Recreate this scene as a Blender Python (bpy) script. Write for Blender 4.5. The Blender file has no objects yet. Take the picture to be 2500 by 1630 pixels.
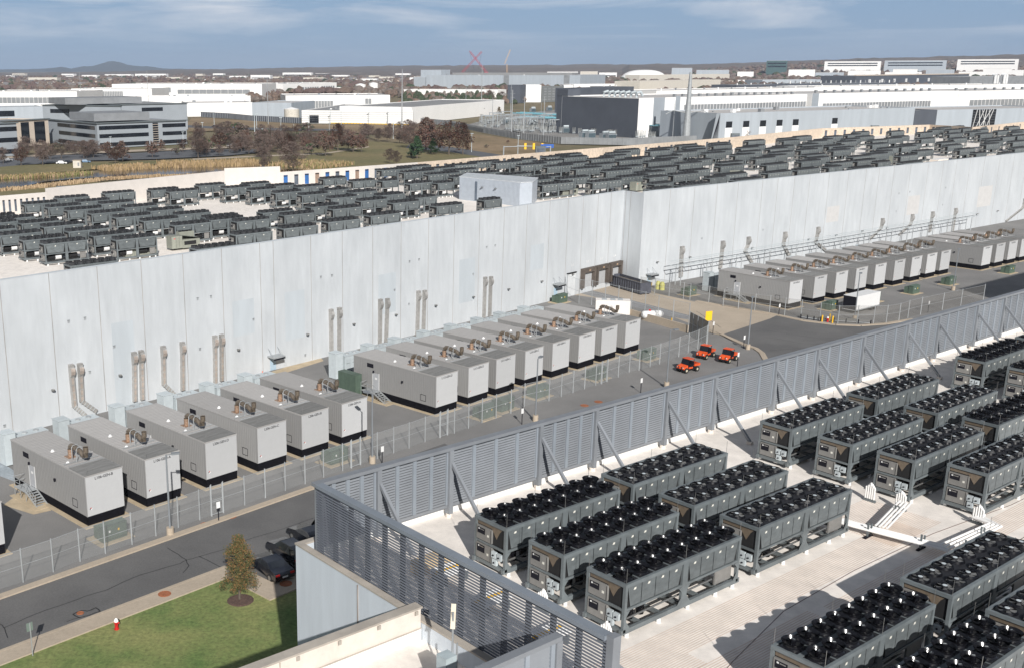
import bpy, bmesh, math, random
from mathutils import Vector, Matrix
import numpy as np
random.seed(7); RNG = np.random.default_rng(11)
C = bpy.context.scene.collection
R = math.radians
S = bpy.context.scene
# ---------------------------------------------------------------- camera
PITCH, ROLL, CAMH, FPX, PPX, PPY = R(15.336), R(-.157), 40.0, 2631.9, 888.05, 887.46
cam_d = bpy.data.cameras.new('camera'); cam = bpy.data.objects.new('camera', cam_d); C.objects.link(cam)
cam_d.sensor_width = 36; cam_d.sensor_fit = 'HORIZONTAL'; cam_d.lens = FPX / 2500 * 36
cam_d.shift_x = (1250 - PPX) / 2500; cam_d.shift_y = (PPY - 815) / 2500
cam_d.clip_start = 1; cam_d.clip_end = 60000
cp, sp, cr, sr = math.cos(PITCH), math.sin(PITCH), math.cos(ROLL), math.sin(ROLL)
RM = np.array([[cr, -sr, 0], [sr, cr, 0], [0, 0, 1]]) @ np.array([[1, 0, 0], [0, -sp, -cp], [0, cp, -sp]])
cam.location = (0, 0, CAMH)
cam.rotation_euler = Matrix([list(RM[0]), list(-RM[1]), list(-RM[2])]).transposed().to_euler()
S.camera = cam
# ---------------------------------------------------------------- world, sun, exposure
SUN_AZ, SUN_EL = R(171.8), R(30.0)      # compass direction of the sun, clockwise from +Y
w = bpy.data.worlds.new('World'); S.world = w; w.use_nodes = True
nt = w.node_tree; N = nt.nodes; LK = nt.links
bg = N['Background']; bg.inputs[1].default_value = 0.08
sky = N.new('ShaderNodeTexSky'); sky.sky_type = 'NISHITA'; sky.sun_disc = False
sky.sun_elevation = SUN_EL; sky.sun_rotation = SUN_AZ; sky.air_density = 1.0; sky.dust_density = .3; sky.ozone_density = 2.2
tc = N.new('ShaderNodeTexCoord'); mp = N.new('ShaderNodeMapping'); mp.inputs['Scale'].default_value = (1, 1, 9)
LK.new(tc.outputs['Generated'], mp.inputs[0])
n1 = N.new('ShaderNodeTexNoise'); n1.inputs['Scale'].default_value = 5.5; n1.inputs['Detail'].default_value = 9; n1.inputs['Roughness'].default_value = .58; n1.inputs['Distortion'].default_value = .5
LK.new(mp.outputs[0], n1.inputs[0])
r1 = N.new('ShaderNodeValToRGB'); r1.color_ramp.elements[0].position = .44; r1.color_ramp.elements[1].position = .70
LK.new(n1.outputs[0], r1.inputs[0])
sx = N.new('ShaderNodeSeparateXYZ'); LK.new(tc.outputs['Generated'], sx.inputs[0])
mr = N.new('ShaderNodeMapRange'); mr.inputs[1].default_value = .012; mr.inputs[2].default_value = .045; mr.inputs[3].default_value = .12; mr.inputs[4].default_value = 1
LK.new(sx.outputs[2], mr.inputs[0])
mul = N.new('ShaderNodeMath'); mul.operation = 'MULTIPLY'; LK.new(r1.outputs[0], mul.inputs[0]); LK.new(mr.outputs[0], mul.inputs[1])
mixb = N.new('ShaderNodeMix'); mixb.data_type = 'RGBA'; mixb.inputs[0].default_value = .86
mixb.inputs[7].default_value = (2.75, 4.35, 6.9, 1); LK.new(sky.outputs[0], mixb.inputs[6])
zr = N.new('ShaderNodeMapRange'); zr.inputs[1].default_value = .06; zr.inputs[2].default_value = .17; LK.new(sx.outputs[2], zr.inputs[0])
mixz = N.new('ShaderNodeMix'); mixz.data_type = 'RGBA'; LK.new(zr.outputs[0], mixz.inputs[0]); LK.new(mixb.outputs[2], mixz.inputs[6]); mixz.inputs[7].default_value = (.22, .38, .8, 1)
mixc = N.new('ShaderNodeMix'); mixc.data_type = 'RGBA'; LK.new(mul.outputs[0], mixc.inputs[0]); LK.new(mixz.outputs[2], mixc.inputs[6])
mixc.inputs[7].default_value = (7.6, 8.2, 9.2, 1)
LK.new(mixc.outputs[2], bg.inputs[0])
sl = bpy.data.lights.new('sun', 'SUN'); sl.energy = 5.0; sl.angle = R(.53); sl.color = (1, .968, .925)
so = bpy.data.objects.new('sun', sl); C.objects.link(so)
sd = Vector((math.sin(SUN_AZ) * math.cos(SUN_EL), math.cos(SUN_AZ) * math.cos(SUN_EL), math.sin(SUN_EL)))
so.rotation_euler = sd.to_track_quat('Z', 'Y').to_euler()
S.view_settings.view_transform = 'Standard'; S.view_settings.look = 'None'; S.view_settings.gamma = 1; S.view_settings.exposure = 0.07
S.cycles.max_bounces = 6; S.cycles.transparent_max_bounces = 24; S.cycles.use_denoising = True; S.cycles.volume_bounces = 0
S.cycles.sample_clamp_indirect = 4
# ---------------------------------------------------------------- geometry of the place
A1, A2 = R(46.0), R(53.2)       # compass directions of the two building grids
def ray(x, y): return RM.T @ np.array([(x - PPX) / FPX, (y - PPY) / FPX, 1.0])
def at(x, y, Z=0.0):
    d = ray(x, y); t = (Z - CAMH) / d[2]; return Vector((d[0] * t, d[1] * t, Z))
def along(x, y, dist):            # the point at this ground distance
    d = ray(x, y); t = dist / math.hypot(d[0], d[1]); return Vector((d[0] * t, d[1] * t, CAMH + d[2] * t))
def ax(A): return Vector((math.sin(A), math.cos(A), 0))
def ay(A): return Vector((-math.cos(A), math.sin(A), 0))
def F(u, v, z=0, A=A2): return ax(A) * u + ay(A) * v + Vector((0, 0, z))
def rz(A): return math.pi / 2 - A
# ---------------------------------------------------------------- materials
MATS = {}
def mat(name, col, rough=.7, metal=0.0, var=.12, scale=1.0, streak=None, alpha=None, spec=.5, bump=0, col2=None, world=False, detail=4, coat=0, lo=.35, hi=.65):
    if name in MATS: return MATS[name]
    m = bpy.data.materials.new(name); m.use_nodes = True; t = m.node_tree; b = t.nodes['Principled BSDF']
    b.inputs['Roughness'].default_value = rough; b.inputs['Metallic'].default_value = metal; b.inputs['Specular IOR Level'].default_value = spec
    if coat: b.inputs['Coat Weight'].default_value = coat
    if world: g = t.nodes.new('ShaderNodeNewGeometry'); src = g.outputs['Position']
    else: g = t.nodes.new('ShaderNodeTexCoord'); src = g.outputs['Object']
    mpn = t.nodes.new('ShaderNodeMapping'); t.links.new(src, mpn.inputs[0])
    mpn.inputs['Scale'].default_value = streak or (1, 1, 1)
    no = t.nodes.new('ShaderNodeTexNoise'); no.inputs['Scale'].default_value = scale; no.inputs['Detail'].default_value = detail; no.inputs['Roughness'].default_value = .6
    t.links.new(mpn.outputs[0], no.inputs[0])
    c2 = col2 or tuple(c * (1 - var) for c in col)
    c1 = col if col2 else tuple(min(1, c * (1 + var)) for c in col)
    ra = t.nodes.new('ShaderNodeValToRGB'); ra.color_ramp.elements[0].position = lo; ra.color_ramp.elements[1].position = hi
    ra.color_ramp.elements[0].color = (*c2, 1); ra.color_ramp.elements[1].color = (*c1, 1)
    t.links.new(no.outputs[0], ra.inputs[0])
    if world: t.links.new(ra.outputs[0], b.inputs['Base Color'])
    else:
        oi = t.nodes.new('ShaderNodeObjectInfo'); mrr = t.nodes.new('ShaderNodeMapRange'); mrr.inputs[3].default_value = .88; mrr.inputs[4].default_value = 1.1; t.links.new(oi.outputs['Random'], mrr.inputs[0])
        mxx = t.nodes.new('ShaderNodeMix'); mxx.data_type = 'RGBA'; mxx.blend_type = 'MULTIPLY'; mxx.inputs[0].default_value = 1; t.links.new(ra.outputs[0], mxx.inputs[6]); t.links.new(mrr.outputs[0], mxx.inputs[7]); t.links.new(mxx.outputs[2], b.inputs['Base Color'])
    if bump:
        bn = t.nodes.new('ShaderNodeBump'); bn.inputs['Strength'].default_value = bump; bn.inputs['Distance'].default_value = .05
        t.links.new(no.outputs[0], bn.inputs['Height']); t.links.new(bn.outputs[0], b.inputs['Normal'])
    if alpha is not None: b.inputs['Alpha'].default_value = alpha
    MATS[name] = m; return m
def two(name, ca, cb, s1, s2, rough=.9, streak=None, bump=0, gr=.22, s2v=None):
    """large patches times fine grain, world placed"""
    m = mat(name, ca, rough, col2=cb, scale=s1, world=True, streak=streak, bump=0)
    t = m.node_tree; b = t.nodes['Principled BSDF']; g = t.nodes.new('ShaderNodeNewGeometry')
    no = t.nodes.new('ShaderNodeTexNoise'); no.inputs['Scale'].default_value = s2; no.inputs['Detail'].default_value = 5; no.inputs['Roughness'].default_value = .7
    if s2v: mq = t.nodes.new('ShaderNodeMapping'); mq.inputs['Scale'].default_value = s2v; t.links.new(g.outputs['Position'], mq.inputs[0]); t.links.new(mq.outputs[0], no.inputs[0])
    else: t.links.new(g.outputs['Position'], no.inputs[0])
    mrn = t.nodes.new('ShaderNodeMapRange'); mrn.inputs[1].default_value = .3; mrn.inputs[2].default_value = .7; mrn.inputs[3].default_value = 1 - gr; mrn.inputs[4].default_value = 1 + gr
    t.links.new(no.outputs[0], mrn.inputs[0])
    mx = t.nodes.new('ShaderNodeMix'); mx.data_type = 'RGBA'; mx.blend_type = 'MULTIPLY'; mx.inputs[0].default_value = 1
    src = b.inputs['Base Color'].links[0].from_socket
    t.links.new(src, mx.inputs[6]); t.links.new(mrn.outputs[0], mx.inputs[7]); t.links.new(mx.outputs[2], b.inputs['Base Color'])
    if bump:
        bn = t.nodes.new('ShaderNodeBump'); bn.inputs['Strength'].default_value = bump; bn.inputs['Distance'].default_value = .04
        t.links.new(no.outputs[0], bn.inputs['Height']); t.links.new(bn.outputs[0], b.inputs['Normal'])
    return m
# ---------------------------------------------------------------- mesh builder
class MB:
    def __init__(s): s.v = []; s.f = []; s.m = []; s.ms = []
    def mi(s, mt):
        if mt not in s.ms: s.ms.append(mt)
        return s.ms.index(mt)
    def quad(s, pts, mt):
        n = len(s.v); s.v += [tuple(p) for p in pts]; s.f.append(tuple(range(n, n + len(pts)))); s.m.append(s.mi(mt))
    def box(s, x0, y0, z0, x1, y1, z1, mt):
        n = len(s.v); k = s.mi(mt)
        s.v += [(x0, y0, z0), (x1, y0, z0), (x1, y1, z0), (x0, y1, z0), (x0, y0, z1), (x1, y0, z1), (x1, y1, z1), (x0, y1, z1)]
        for f in ((3, 2, 1, 0), (4, 5, 6, 7), (0, 1, 5, 4), (1, 2, 6, 5), (2, 3, 7, 6), (3, 0, 4, 7)): s.f.append(tuple(n + i for i in f)); s.m.append(k)
    def bar(s, p, q, wd, ht, mt, up=(0, 0, 1)):
        """rectangular bar from p to q"""
        p = Vector(p); q = Vector(q); d = (q - p).normalized(); u = Vector(up)
        if abs(d.dot(u)) > .99: u = Vector((0, 1, 0))
        a = d.cross(u).normalized() * wd / 2; b = a.cross(d).normalized() * ht / 2
        n = len(s.v); k = s.mi(mt)
        for o in (p, q):
            for e, g in ((-1, -1), (1, -1), (1, 1), (-1, 1)): s.v.append(tuple(o + a * e + b * g))
        for f in ((3, 2, 1, 0), (4, 5, 6, 7), (0, 1, 5, 4), (1, 2, 6, 5), (2, 3, 7, 6), (3, 0, 4, 7)): s.f.append(tuple(n + i for i in f)); s.m.append(k)
    def tube(s, pts, r, mt, n=10, caps=True):
        """round tube along points; r number or list"""
        pts = [Vector(p) for p in pts]; rr = r if isinstance(r, (list, tuple)) else [r] * len(pts); k = s.mi(mt); base = len(s.v)
        for i, p in enumerate(pts):
            d = (pts[min(i + 1, len(pts) - 1)] - pts[max(i - 1, 0)]).normalized()
            u = Vector((0, 0, 1)) if abs(d.z) < .9 else Vector((1, 0, 0))
            a = d.cross(u).normalized(); b = a.cross(d)
            for j in range(n):
                t = 2 * math.pi * j / n; s.v.append(tuple(p + (a * math.cos(t) + b * math.sin(t)) * rr[i]))
        for i in range(len(pts) - 1):
            for j in range(n):
                a0 = base + i * n + j; a1 = base + i * n + (j + 1) % n; s.f.append((a0, a1, a1 + n, a0 + n)); s.m.append(k)
        if caps:
            s.f.append(tuple(base + j for j in range(n))[::-1]); s.m.append(k)
            e = base + (len(pts) - 1) * n; s.f.append(tuple(e + j for j in range(n))); s.m.append(k)
    def cyl(s, x, y, z0, z1, r0, r1, mt, n=16, top=True):
        s.tube([(x, y, z0), (x, y, z1)], [r0, r1], mt, n, top)
    def prism(s, pts, z0, z1, mt, mt2=None):
        """vertical prism over a polygon"""
        n = len(pts); b = len(s.v); k = s.mi(mt); k2 = s.mi(mt2 or mt)
        for z in (z0, z1):
            for p in pts: s.v.append((p[0], p[1], z))
        for i in range(n):
            j = (i + 1) % n; s.f.append((b + i, b + j, b + n + j, b + n + i)); s.m.append(k)
        s.f.append(tuple(b + n + i for i in range(n))); s.m.append(k2)
        s.f.append(tuple(b + i for i in range(n))[::-1]); s.m.append(k)
    def build(s, name, parent=None, smooth=False, loc=None, rot=0, bevel=0):
        me = bpy.data.meshes.new(name); me.from_pydata(s.v, [], s.f)
        for m in s.ms: me.materials.append(m)
        me.polygons.foreach_set('material_index', s.m)
        bm = bmesh.new(); bm.from_mesh(me); bmesh.ops.recalc_face_normals(bm, faces=bm.faces); bm.to_mesh(me); bm.free()
        if smooth:
            for p in me.polygons: p.use_smooth = True
            try: me.set_sharp_from_angle(angle=R(40))
            except Exception: pass
        me.update(); o = bpy.data.objects.new(name, me); C.objects.link(o)
        if parent: o.parent = parent
        if loc is not None: o.location = loc
        o.rotation_euler = (0, 0, rot)
        if bevel:
            bv = o.modifiers.new('b', 'BEVEL'); bv.width = bevel; bv.segments = 1; bv.limit_method = 'ANGLE'
        return o
def tag(o, label=None, cat=None, group=None, kind=None):
    if label: o['label'] = label
    if cat: o['category'] = cat
    if group: o['group'] = group
    if kind: o['kind'] = kind
    return o
def empty(name, loc=(0, 0, 0), rot=0, label=None, cat=None, group=None):
    o = bpy.data.objects.new(name, None); C.objects.link(o); o.location = loc; o.rotation_euler = (0, 0, rot); o.empty_display_size = .2
    return tag(o, label, cat, group)
KIDS = {}
def kids(o):
    if o.name not in KIDS: KIDS[o.name] = list(o.children)
    return KIDS[o.name]
def dup(root, loc, rot=0, label=None, group=None, scale=None):
    """a copy of a thing with copies of its parts and sub-parts"""
    r = root.copy(); C.objects.link(r); r.location = loc; r.rotation_euler = (0, 0, rot)
    if scale: r.scale = scale
    if label: r['label'] = label
    if group: r['group'] = group
    for ch in kids(root):
        c = ch.copy(); C.objects.link(c); c.parent = r
        for g in kids(ch): d = g.copy(); C.objects.link(d); d.parent = c
    return r
def place(protos, key, loc, rot=0, label=None, group=None, scale=None):
    """first use moves the prototype itself, later uses copy it"""
    root, used = protos[key]
    if not used:
        kids(root); [kids(c) for c in kids(root)]
        protos[key][1] = True; root.location = loc; root.rotation_euler = (0, 0, rot)
        if scale: root.scale = scale
        if label: root['label'] = label
        if group: root['group'] = group
        return root
    return dup(root, loc, rot, label, group, scale)
ORD = 'first second third fourth fifth sixth seventh eighth ninth tenth eleventh twelfth thirteenth fourteenth fifteenth sixteenth seventeenth eighteenth nineteenth twentieth twenty-first twenty-second twenty-third twenty-fourth twenty-fifth twenty-sixth twenty-seventh twenty-eighth twenty-ninth thirtieth thirty-first thirty-second thirty-third thirty-fourth thirty-fifth thirty-sixth thirty-seventh thirty-eighth thirty-ninth fortieth forty-first forty-second forty-third forty-fourth forty-fifth'.split()
def text(body, size, mt, parent, loc, rot, name='lettering', ext=.004):
    cu = bpy.data.curves.new(name, 'FONT'); cu.body = body; cu.size = size; cu.extrude = ext; cu.align_x = 'CENTER'; cu.align_y = 'CENTER'; cu.offset = size * .012
    cu.materials.append(mt); tmp = bpy.data.objects.new('tmp', cu); me = bpy.data.meshes.new_from_object(tmp); me.name = name; bpy.data.objects.remove(tmp); me.materials.clear(); me.materials.append(mt); o = bpy.data.objects.new(name, me); C.objects.link(o); o.parent = parent; o.location = loc; o.rotation_euler = rot
    return o
# palette
M_wall = two('painted_precast', (.56, .585, .605), (.49, .515, .535), .16, 1.1, rough=.8, gr=.065, streak=(1, 1, .5), s2v=(1, 1, .16))
M_wall2 = mat('painted_precast_patch', (.49, .53, .56), .8, var=.05, scale=.6, streak=(1, 1, .2), world=True)
M_joint = mat('panel_joint', (.30, .27, .25), .9, scale=.3, world=True, var=.3)
M_cream = two('cream_concrete', (.76, .69, .62), (.68, .615, .55), .25, 2.0, streak=(1, 1, .3), gr=.07)
M_coping = mat('coping', (.42, .38, .33), .8, var=.15, scale=.6, world=True)
M_roof = two('white_roof_membrane', (.88, .82, .755), (.77, .715, .655), .12, 1.1, gr=.12)
M_gal = mat('grey_frame_paint', (.14, .16, .168), .5, metal=.0, var=.15, scale=1.5)
M_gal2 = mat('grey_panel', (.125, .142, .148), .5, var=.14, scale=2.2, streak=(1, 1, 2))
M_black = mat('black_plastic', (.006, .006, .008), .22, var=.2, spec=.5)
M_deck = mat('dark_deck', (.020, .021, .025), .7, var=.25, scale=4, spec=.3)
M_dark = mat('dark_recess', (.012, .012, .013), .8, scale=3)
M_tan = mat('coil_end', (.16, .125, .09), .6, var=.15, scale=5)
M_cab = mat('control_cabinet', (.22, .215, .205), .5, var=.08, scale=3)
M_white = mat('white_paint', (.80, .80, .79), .5, var=.04, scale=3)
M_silver = mat('silver_metal', (.36, .36, .35), .35, metal=.7, var=.1, scale=8)
M_sticker = mat('sticker', (.75, .74, .66), .5, var=.03)
M_louv = mat('blue_grey_louver', (.225, .24, .26), .5, var=.07, scale=.8)
M_groof2 = mat('sooty_roof', (.20, .20, .195), .7, var=.15, scale=1.2, streak=(.5, 3, 1))
M_louvd = mat('dark_louver', (.06, .07, .085), .45, var=.1, scale=.8)
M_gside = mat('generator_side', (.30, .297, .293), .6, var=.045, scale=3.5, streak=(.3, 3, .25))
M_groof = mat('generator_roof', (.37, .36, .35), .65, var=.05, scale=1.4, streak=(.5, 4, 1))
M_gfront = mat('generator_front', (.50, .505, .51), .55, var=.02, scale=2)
M_gtank = mat('black_tank', (.006, .006, .009), .85, scale=3, var=.3, spec=.15)
M_copper = mat('copper_pipe', (.40, .27, .19), .5, metal=.5, var=.3, scale=5)
M_bronze = mat('bronze_pipe', (.22, .18, .14), .42, metal=.55, var=.3, scale=4)
M_conc = two('concrete', (.46, .385, .30), (.40, .335, .26), .2, 4.0, gr=.1)
M_concy = mat('yellow_concrete', (.47, .38, .26), .9, var=.12, scale=.8, world=True)
M_post = mat('galvanised_post', (.42, .44, .45), .45, metal=.3, var=.1)
M_green = mat('transformer_green', (.085, .125, .095), .55, var=.12, scale=2)
M_pale = mat('pale_cabinet', (.48, .53, .55), .5, var=.05, scale=2)
M_txt = mat('black_lettering', (.012, .012, .018), .8, var=.1, spec=.2)
M_red = mat('red_paint', (.55, .02, .02), .4, var=.1)
M_orange = mat('orange_paint', (.72, .095, .02), .45, var=.15, scale=4, coat=.2)
M_yellow = mat('yellow_paint', (.85, .50, .02), .5, var=.05)
M_tyre = mat('tyre', (.014, .014, .014), .8)
M_glass = mat('dark_glass', (.012, .015, .02), .06, spec=.8)
M_carb = mat('black_car_paint', (.008, .010, .016), .12, coat=.8, spec=.6)
M_rust = mat('rusty_iron', (.30, .11, .05), .8, var=.2, scale=6)
M_wood = mat('pale_timber', (.62, .47, .28), .8, var=.1, scale=3)
M_pipe = mat('white_pipe_lagging', (.84, .83, .81), .4, var=.03)
# ================================================================ ground, roads
def sheet(name, pts, z, mt, label=None, kind='structure'):
    m = MB(); m.quad([(p[0], p[1], z) for p in pts], mt); o = m.build(name); o['kind'] = kind
    if label: o['label'] = label
    return o
M_ground = two('dry_field', (.22, .17, .10), (.13, .12, .06), .012, .25)
M_gravel = two('dark_gravel', (.235, .228, .22), (.185, .18, .175), .12, 9.0, bump=.4)
M_asph = two('asphalt', (.145, .142, .139), (.112, .110, .109), .16, 6.0, gr=.16)
M_lawn = two('lawn_grass', (.235, .245, .09), (.10, .165, .045), .16, 3.0, bump=.3, gr=.38)
M_seal = mat('crack_sealant', (.018, .018, .02), .6)
g = MB(); g.quad([(-16000, -400, -.5), (16000, -400, -.5), (16000, 16000, -.5), (-16000, 16000, -.5)], M_ground)
tag(g.build('ground'), kind='structure')
P = lambda x, y: at(x, y)
k0 = P(0, 1463); kd = ax(A1)
# gravel yard between the road and the long wall
yard = [k0 - kd * 60, k0 + kd * 36, F(48, 47), F(330, 47), F(330, 175), F(200, 190), Vector((60, 215, 0)), Vector((-45, 125, 0)), Vector((-90, 80, 0))]
sheet('gravel_yard', yard, .0, M_gravel)
base = [Vector((-160, -30, 0)), Vector((260, -30, 0)), Vector((330, 330, 0)), Vector((-160, 330, 0))]
sheet('site_ground', base, -.02, M_ground)
# the road along the lawn
n0, n1 = P(0, 1589), P(548, 1383); nd = (n1 - n0).normalized()
road = [k0 - kd * 60, k0 + kd * 52, n1 + nd * 34, n0 - nd * 60]
sheet('road', road, .006, M_asph)
far_k = MB(); far_k.prism([k0 - kd * 60, k0 + kd * 36.5, k0 + kd * 36.5 + ay(A1) * .75, k0 - kd * 60 + ay(A1) * .75], -.02, .13, M_conc)
tag(far_k.build('kerb'), kind='structure')
s0, s1 = P(0, 1626), P(554, 1412)
nk = MB(); nv = Vector((nd.y, -nd.x, 0))
nk.prism([n0 - nd * 60, n1, n1 + nv * .3, n0 - nd * 60 + nv * .3], -.02, .14, M_conc)
nk.prism([n0 - nd * 60 + nv * .304, n1 + nv * .304, s1, s0 - nd * 60], -.02, .12, M_conc)
tag(nk.build('pavement'), kind='structure')
lawn = [s0 - nd * 60, s1, P(585, 1428), P(659, 1466), P(749, 1429), F(31, 40), F(31, 10), F(-30, -20), Vector((-80, -10, 0))]
sheet('lawn', lawn, .02, M_lawn)
# parking bays and their kerbed walk
sheet('parking_bays', [n1 - nd * .2, P(664, 1421), P(749, 1392), F(31, 60), k0 + kd * 37], .012, M_asph)
wk = MB(); wk.prism([P(548, 1383), P(600, 1392), P(664, 1423), P(749, 1394), P(749, 1429), P(659, 1466), P(585, 1428), P(554, 1412)], -.02, .13, M_conc)
tag(wk.build('walkway'), kind='structure')
st = MB(); st.box(0, 0, 0, .1, 4.6, .004, M_white); st.build('bay_line', loc=P(712, 1404) + Vector((0, 0, .02)), rot=rz(A2))['kind'] = 'structure'
# concrete drive and asphalt apron by the loading docks
drive = [P(1368, 716), P(1400, 690), P(1530, 672), P(1600, 716), P(1700, 738), P(1900, 768), P(1880, 778), P(1761, 817), P(1750, 812), P(1690, 792), P(1560, 742)]
sheet('concrete_drive', drive, .012, M_conc)
sheet('drive_patch', [P(1400, 702), P(1432, 706), P(1560, 738), P(1690, 772), P(1700, 784), P(1640, 774), P(1480, 733), P(1400, 712)], .018, two('grey_concrete', (.27, .27, .27), (.22, .22, .225), .3, 3.))
apron = [P(1761, 817), P(1880, 778), P(1899, 770), P(2000, 788), P(2060, 795), P(2150, 793), P(2200, 786), F(92, 46), F(68, 46), P(1866, 878), P(1858, 862), P(1842, 850), P(1818, 842)]
sheet('asphalt_apron', apron, .010, M_asph)
kk = MB()
def kerb_line(pxs, wd=.5, h=.13):
    for a, b in zip(pxs[:-1], pxs[1:]): kk.bar(P(*a) + Vector((0, 0, h / 2 - .01)), P(*b) + Vector((0, 0, h / 2 - .01)), wd, h, M_conc)
kerb_line([(1725, 808), (1761, 817), (1818, 842), (1845, 851), (1860, 862), (1870, 880)], .8)
kerb_line([(1700, 736), (1860, 762), (1900, 770), (1960, 783), (2040, 793), (2100, 795), (2160, 791), (2230, 780)], .8)
tag(kk.build('apron_kerb'), kind='structure')
# concrete walk and pads behind the generators, ditch strip at far left
sheet('concrete_path', [P(0, 1125), P(-30, 1150), P(55, 1182), P(52, 1160)], .014, two('blue_concrete', (.36, .40, .43), (.3, .34, .37), .3, 3.))
sheet('yellow_slab', [P(8, 1232), P(30, 1216), P(75, 1205), P(126, 1245), P(82, 1255)], .016, M_concy)
sheet('wall_apron', [P(-40, 1118), P(-10, 1140), P(660, 921), P(790, 880), P(780, 868), P(655, 909)], .005, M_concy)
# crack sealing on the road
cs = MB()
def crack(pts, wd=.07, jit=.0):
    Q = []
    for a, b in zip(pts[:-1], pts[1:]):
        a = P(*a); b = P(*b); n = max(2, int((b - a).length / .9))
        for i in range(n):
            t = i / n; Q.append(a.lerp(b, t) + Vector((random.uniform(-.06, .06), random.uniform(-.06, .06), 0)))
    Q.append(P(*pts[-1]))
    for a, b in zip(Q[:-1], Q[1:]):
        d = (b - a).normalized(); n = Vector((-d.y, d.x, 0)) * wd / 2; a2 = a - d * .02; b2 = b + d * .02
        cs.quad([(q.x, q.y, .0135) for q in (a2 - n, b2 - n, b2 + n, a2 + n)], M_seal)
crack([(10, 1531), (62, 1508), (120, 1486), (180, 1466), (205, 1456), (260, 1438), (300, 1420), (345, 1402), (380, 1391), (440, 1374), (455, 1366), (490, 1357), (540, 1342), (600, 1318), (690, 1290), (770, 1262)])
crack([(10, 1531), (0, 1522)]); crack([(10, 1531), (19, 1556)])
crack([(410, 1336), (436, 1352), (455, 1366), (461, 1380), (447, 1397)]); crack([(487, 1357), (540, 1384)]); crack([(730, 1276), (775, 1298)])
crack([(178, 1498), (200, 1489), (213, 1491), (232, 1483), (245, 1491), (220, 1500), (195, 1506), (178, 1498)], .1); crack([(165, 1516), (195, 1506)])
for l in ([(1860, 805), (2000, 826), (2120, 824)], [(1865, 822), (1960, 838), (2030, 842)], [(1880, 855), (1950, 850), (2010, 852)], [(1700, 760), (1760, 800)]): crack(l, .09)
cso = cs.build('crack_sealing'); cso['kind'] = 'structure'
# manhole covers
mh = MB(); mh.cyl(0, 0, 0, .02, .52, .52, M_rust, 20); mh.cyl(0, 0, .02, .03, .36, .36, M_rust, 20); mh.tube([(.46 * math.cos(a * .314), .46 * math.sin(a * .314), .022) for a in range(21)], .02, M_rust, 4)
PR = {}
o = mh.build('manhole_cover'); tag(o, 'x', 'manhole cover', 'rusty manhole covers'); PR['mh'] = [o, False]
for (x, y, z, l) in ((502, 1279, 0, 'rusty round manhole cover in the gravel, nearest the kerb of the road'), (564, 1260, 0, 'rusty round manhole cover in gravel by the black sign post'), (402, 1452, .12, 'rusty round cover set in the pavement beside the lawn'), (698, 1427, .13, 'rusty round cover in the walkway behind the black sedan'),
                     (1427, 989, 0, 'rusty manhole cover behind the louvered screen, left one of two'), (1461, 980, 0, 'rusty manhole cover behind the louvered screen, right one of two'), (196, 1496, .014, 'small round cover inside the sealed patch on the road')):
    q = P(x, y); q.z = z + .004; s = .55 if y == 1496 else 1; place(PR, 'mh', q, random.random(), l, scale=(s, s, 1))
# ================================================================ long building on the far side
Zt = 17.7
W0 = at(0, 684.6, Zt); W1 = at(1525, 466, Zt); ZR = 17.9; W2 = at(1573, 469, ZR); W3 = at(2500, 373.6, ZR)
d1 = (W1 - W0).normalized(); d3 = (W3 - W2).normalized(); W0x = W0 - d1 * 36; W3x = W3 + d3 * 80
ROOFZ = 11.7
fp = [at(0, 479, 15.5), at(113, 470, 15.5), at(548, 426, 15.5), at(684, 421, 15.5), at(1020, 397, 15.5), at(1240, 379, 15.5), at(1420, 365, 15.5), at(1562, 354, 15.5), at(1795, 335, 15.5), at(2006, 314, 15.5), at(2270, 305, 15.5), at(2375, 311, 15.5), at(2500, 298, 15.5)]
dl = (fp[0] - fp[1]).normalized(); dr = (fp[-1] - fp[-2]).normalized(); fpx = [fp[0] + dl * 50] + fp + [fp[-1] + dr * 60]
bld = empty('data_center_building', (0, 0, 0), 0, 'long pale precast data center with black chillers crowding its flat roof', 'building')
m = MB(); m.quad([(p.x, p.y, ROOFZ) for p in [W0x, W1, W2, W3x] + fpx[::-1]], M_roof)
m.build('roof', bld)
def wallseg(mb, a, b, th, z0, z1, mt, joints=(), inner=1, jm=None, cop=None):
    """wall from a to b whose outer face is on the line; thickness to the left of a->b"""
    d = (b - a).normalized(); n = Vector((-d.y, d.x, 0)) * th
    mb.prism([a, b, b + n, a + n], z0, z1, mt)
    for s in joints:
        q = a + d * s
        w = Vector((d.y, -d.x, 0)) * .006
        mb.prism([q - d * .035 + w, q + d * .035 + w, q + d * .035, q - d * .035], z0 + .1, z1 - .02, jm or M_joint)
    if cop:
        e = Vector((d.y, -d.x, 0)) * .04
        mb.prism([a + e, b + e, b + n - e, a + n - e], z1 + .002, z1 + .08, cop)
JL = [-6.2 - 6.05 * i for i in range(5)] + [-.1, 5.8, 12, 18, 24.1, 30.1, 36.4, 38.7, 45.4, 51.4, 57.5, 63.5, 69.6, 75.6, 81.8, 88.1, 94.3, 100.7, 106.1, 110.7, 115.4, 119.6]
JR = [7.5, 14.7, 21.7, 28.4, 36.5, 41.8, 47.7, 53.3, 60.6, 68.2, 75.3, 80.8, 87.2, 94.5, 102.6, 109.8, 116.3, 123.1, 130.6, 138.7, 146.7, 154, 161, 168, 176, 184, 192, 200]
mw = MB(); wallseg(mw, W0x, W1, .35, 0, Zt, M_wall, [j + 36 for j in JL if j + 36 > 0])
d2 = (W2 - W1).normalized(); wallseg(mw, W1 + d2 * .01, W2, .35, 0, Zt - .01, M_wall, [.4, 1.6])
wallseg(mw, W2 + d3 * .01, W3x, .35, 0, ZR, M_wall, JR)
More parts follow.
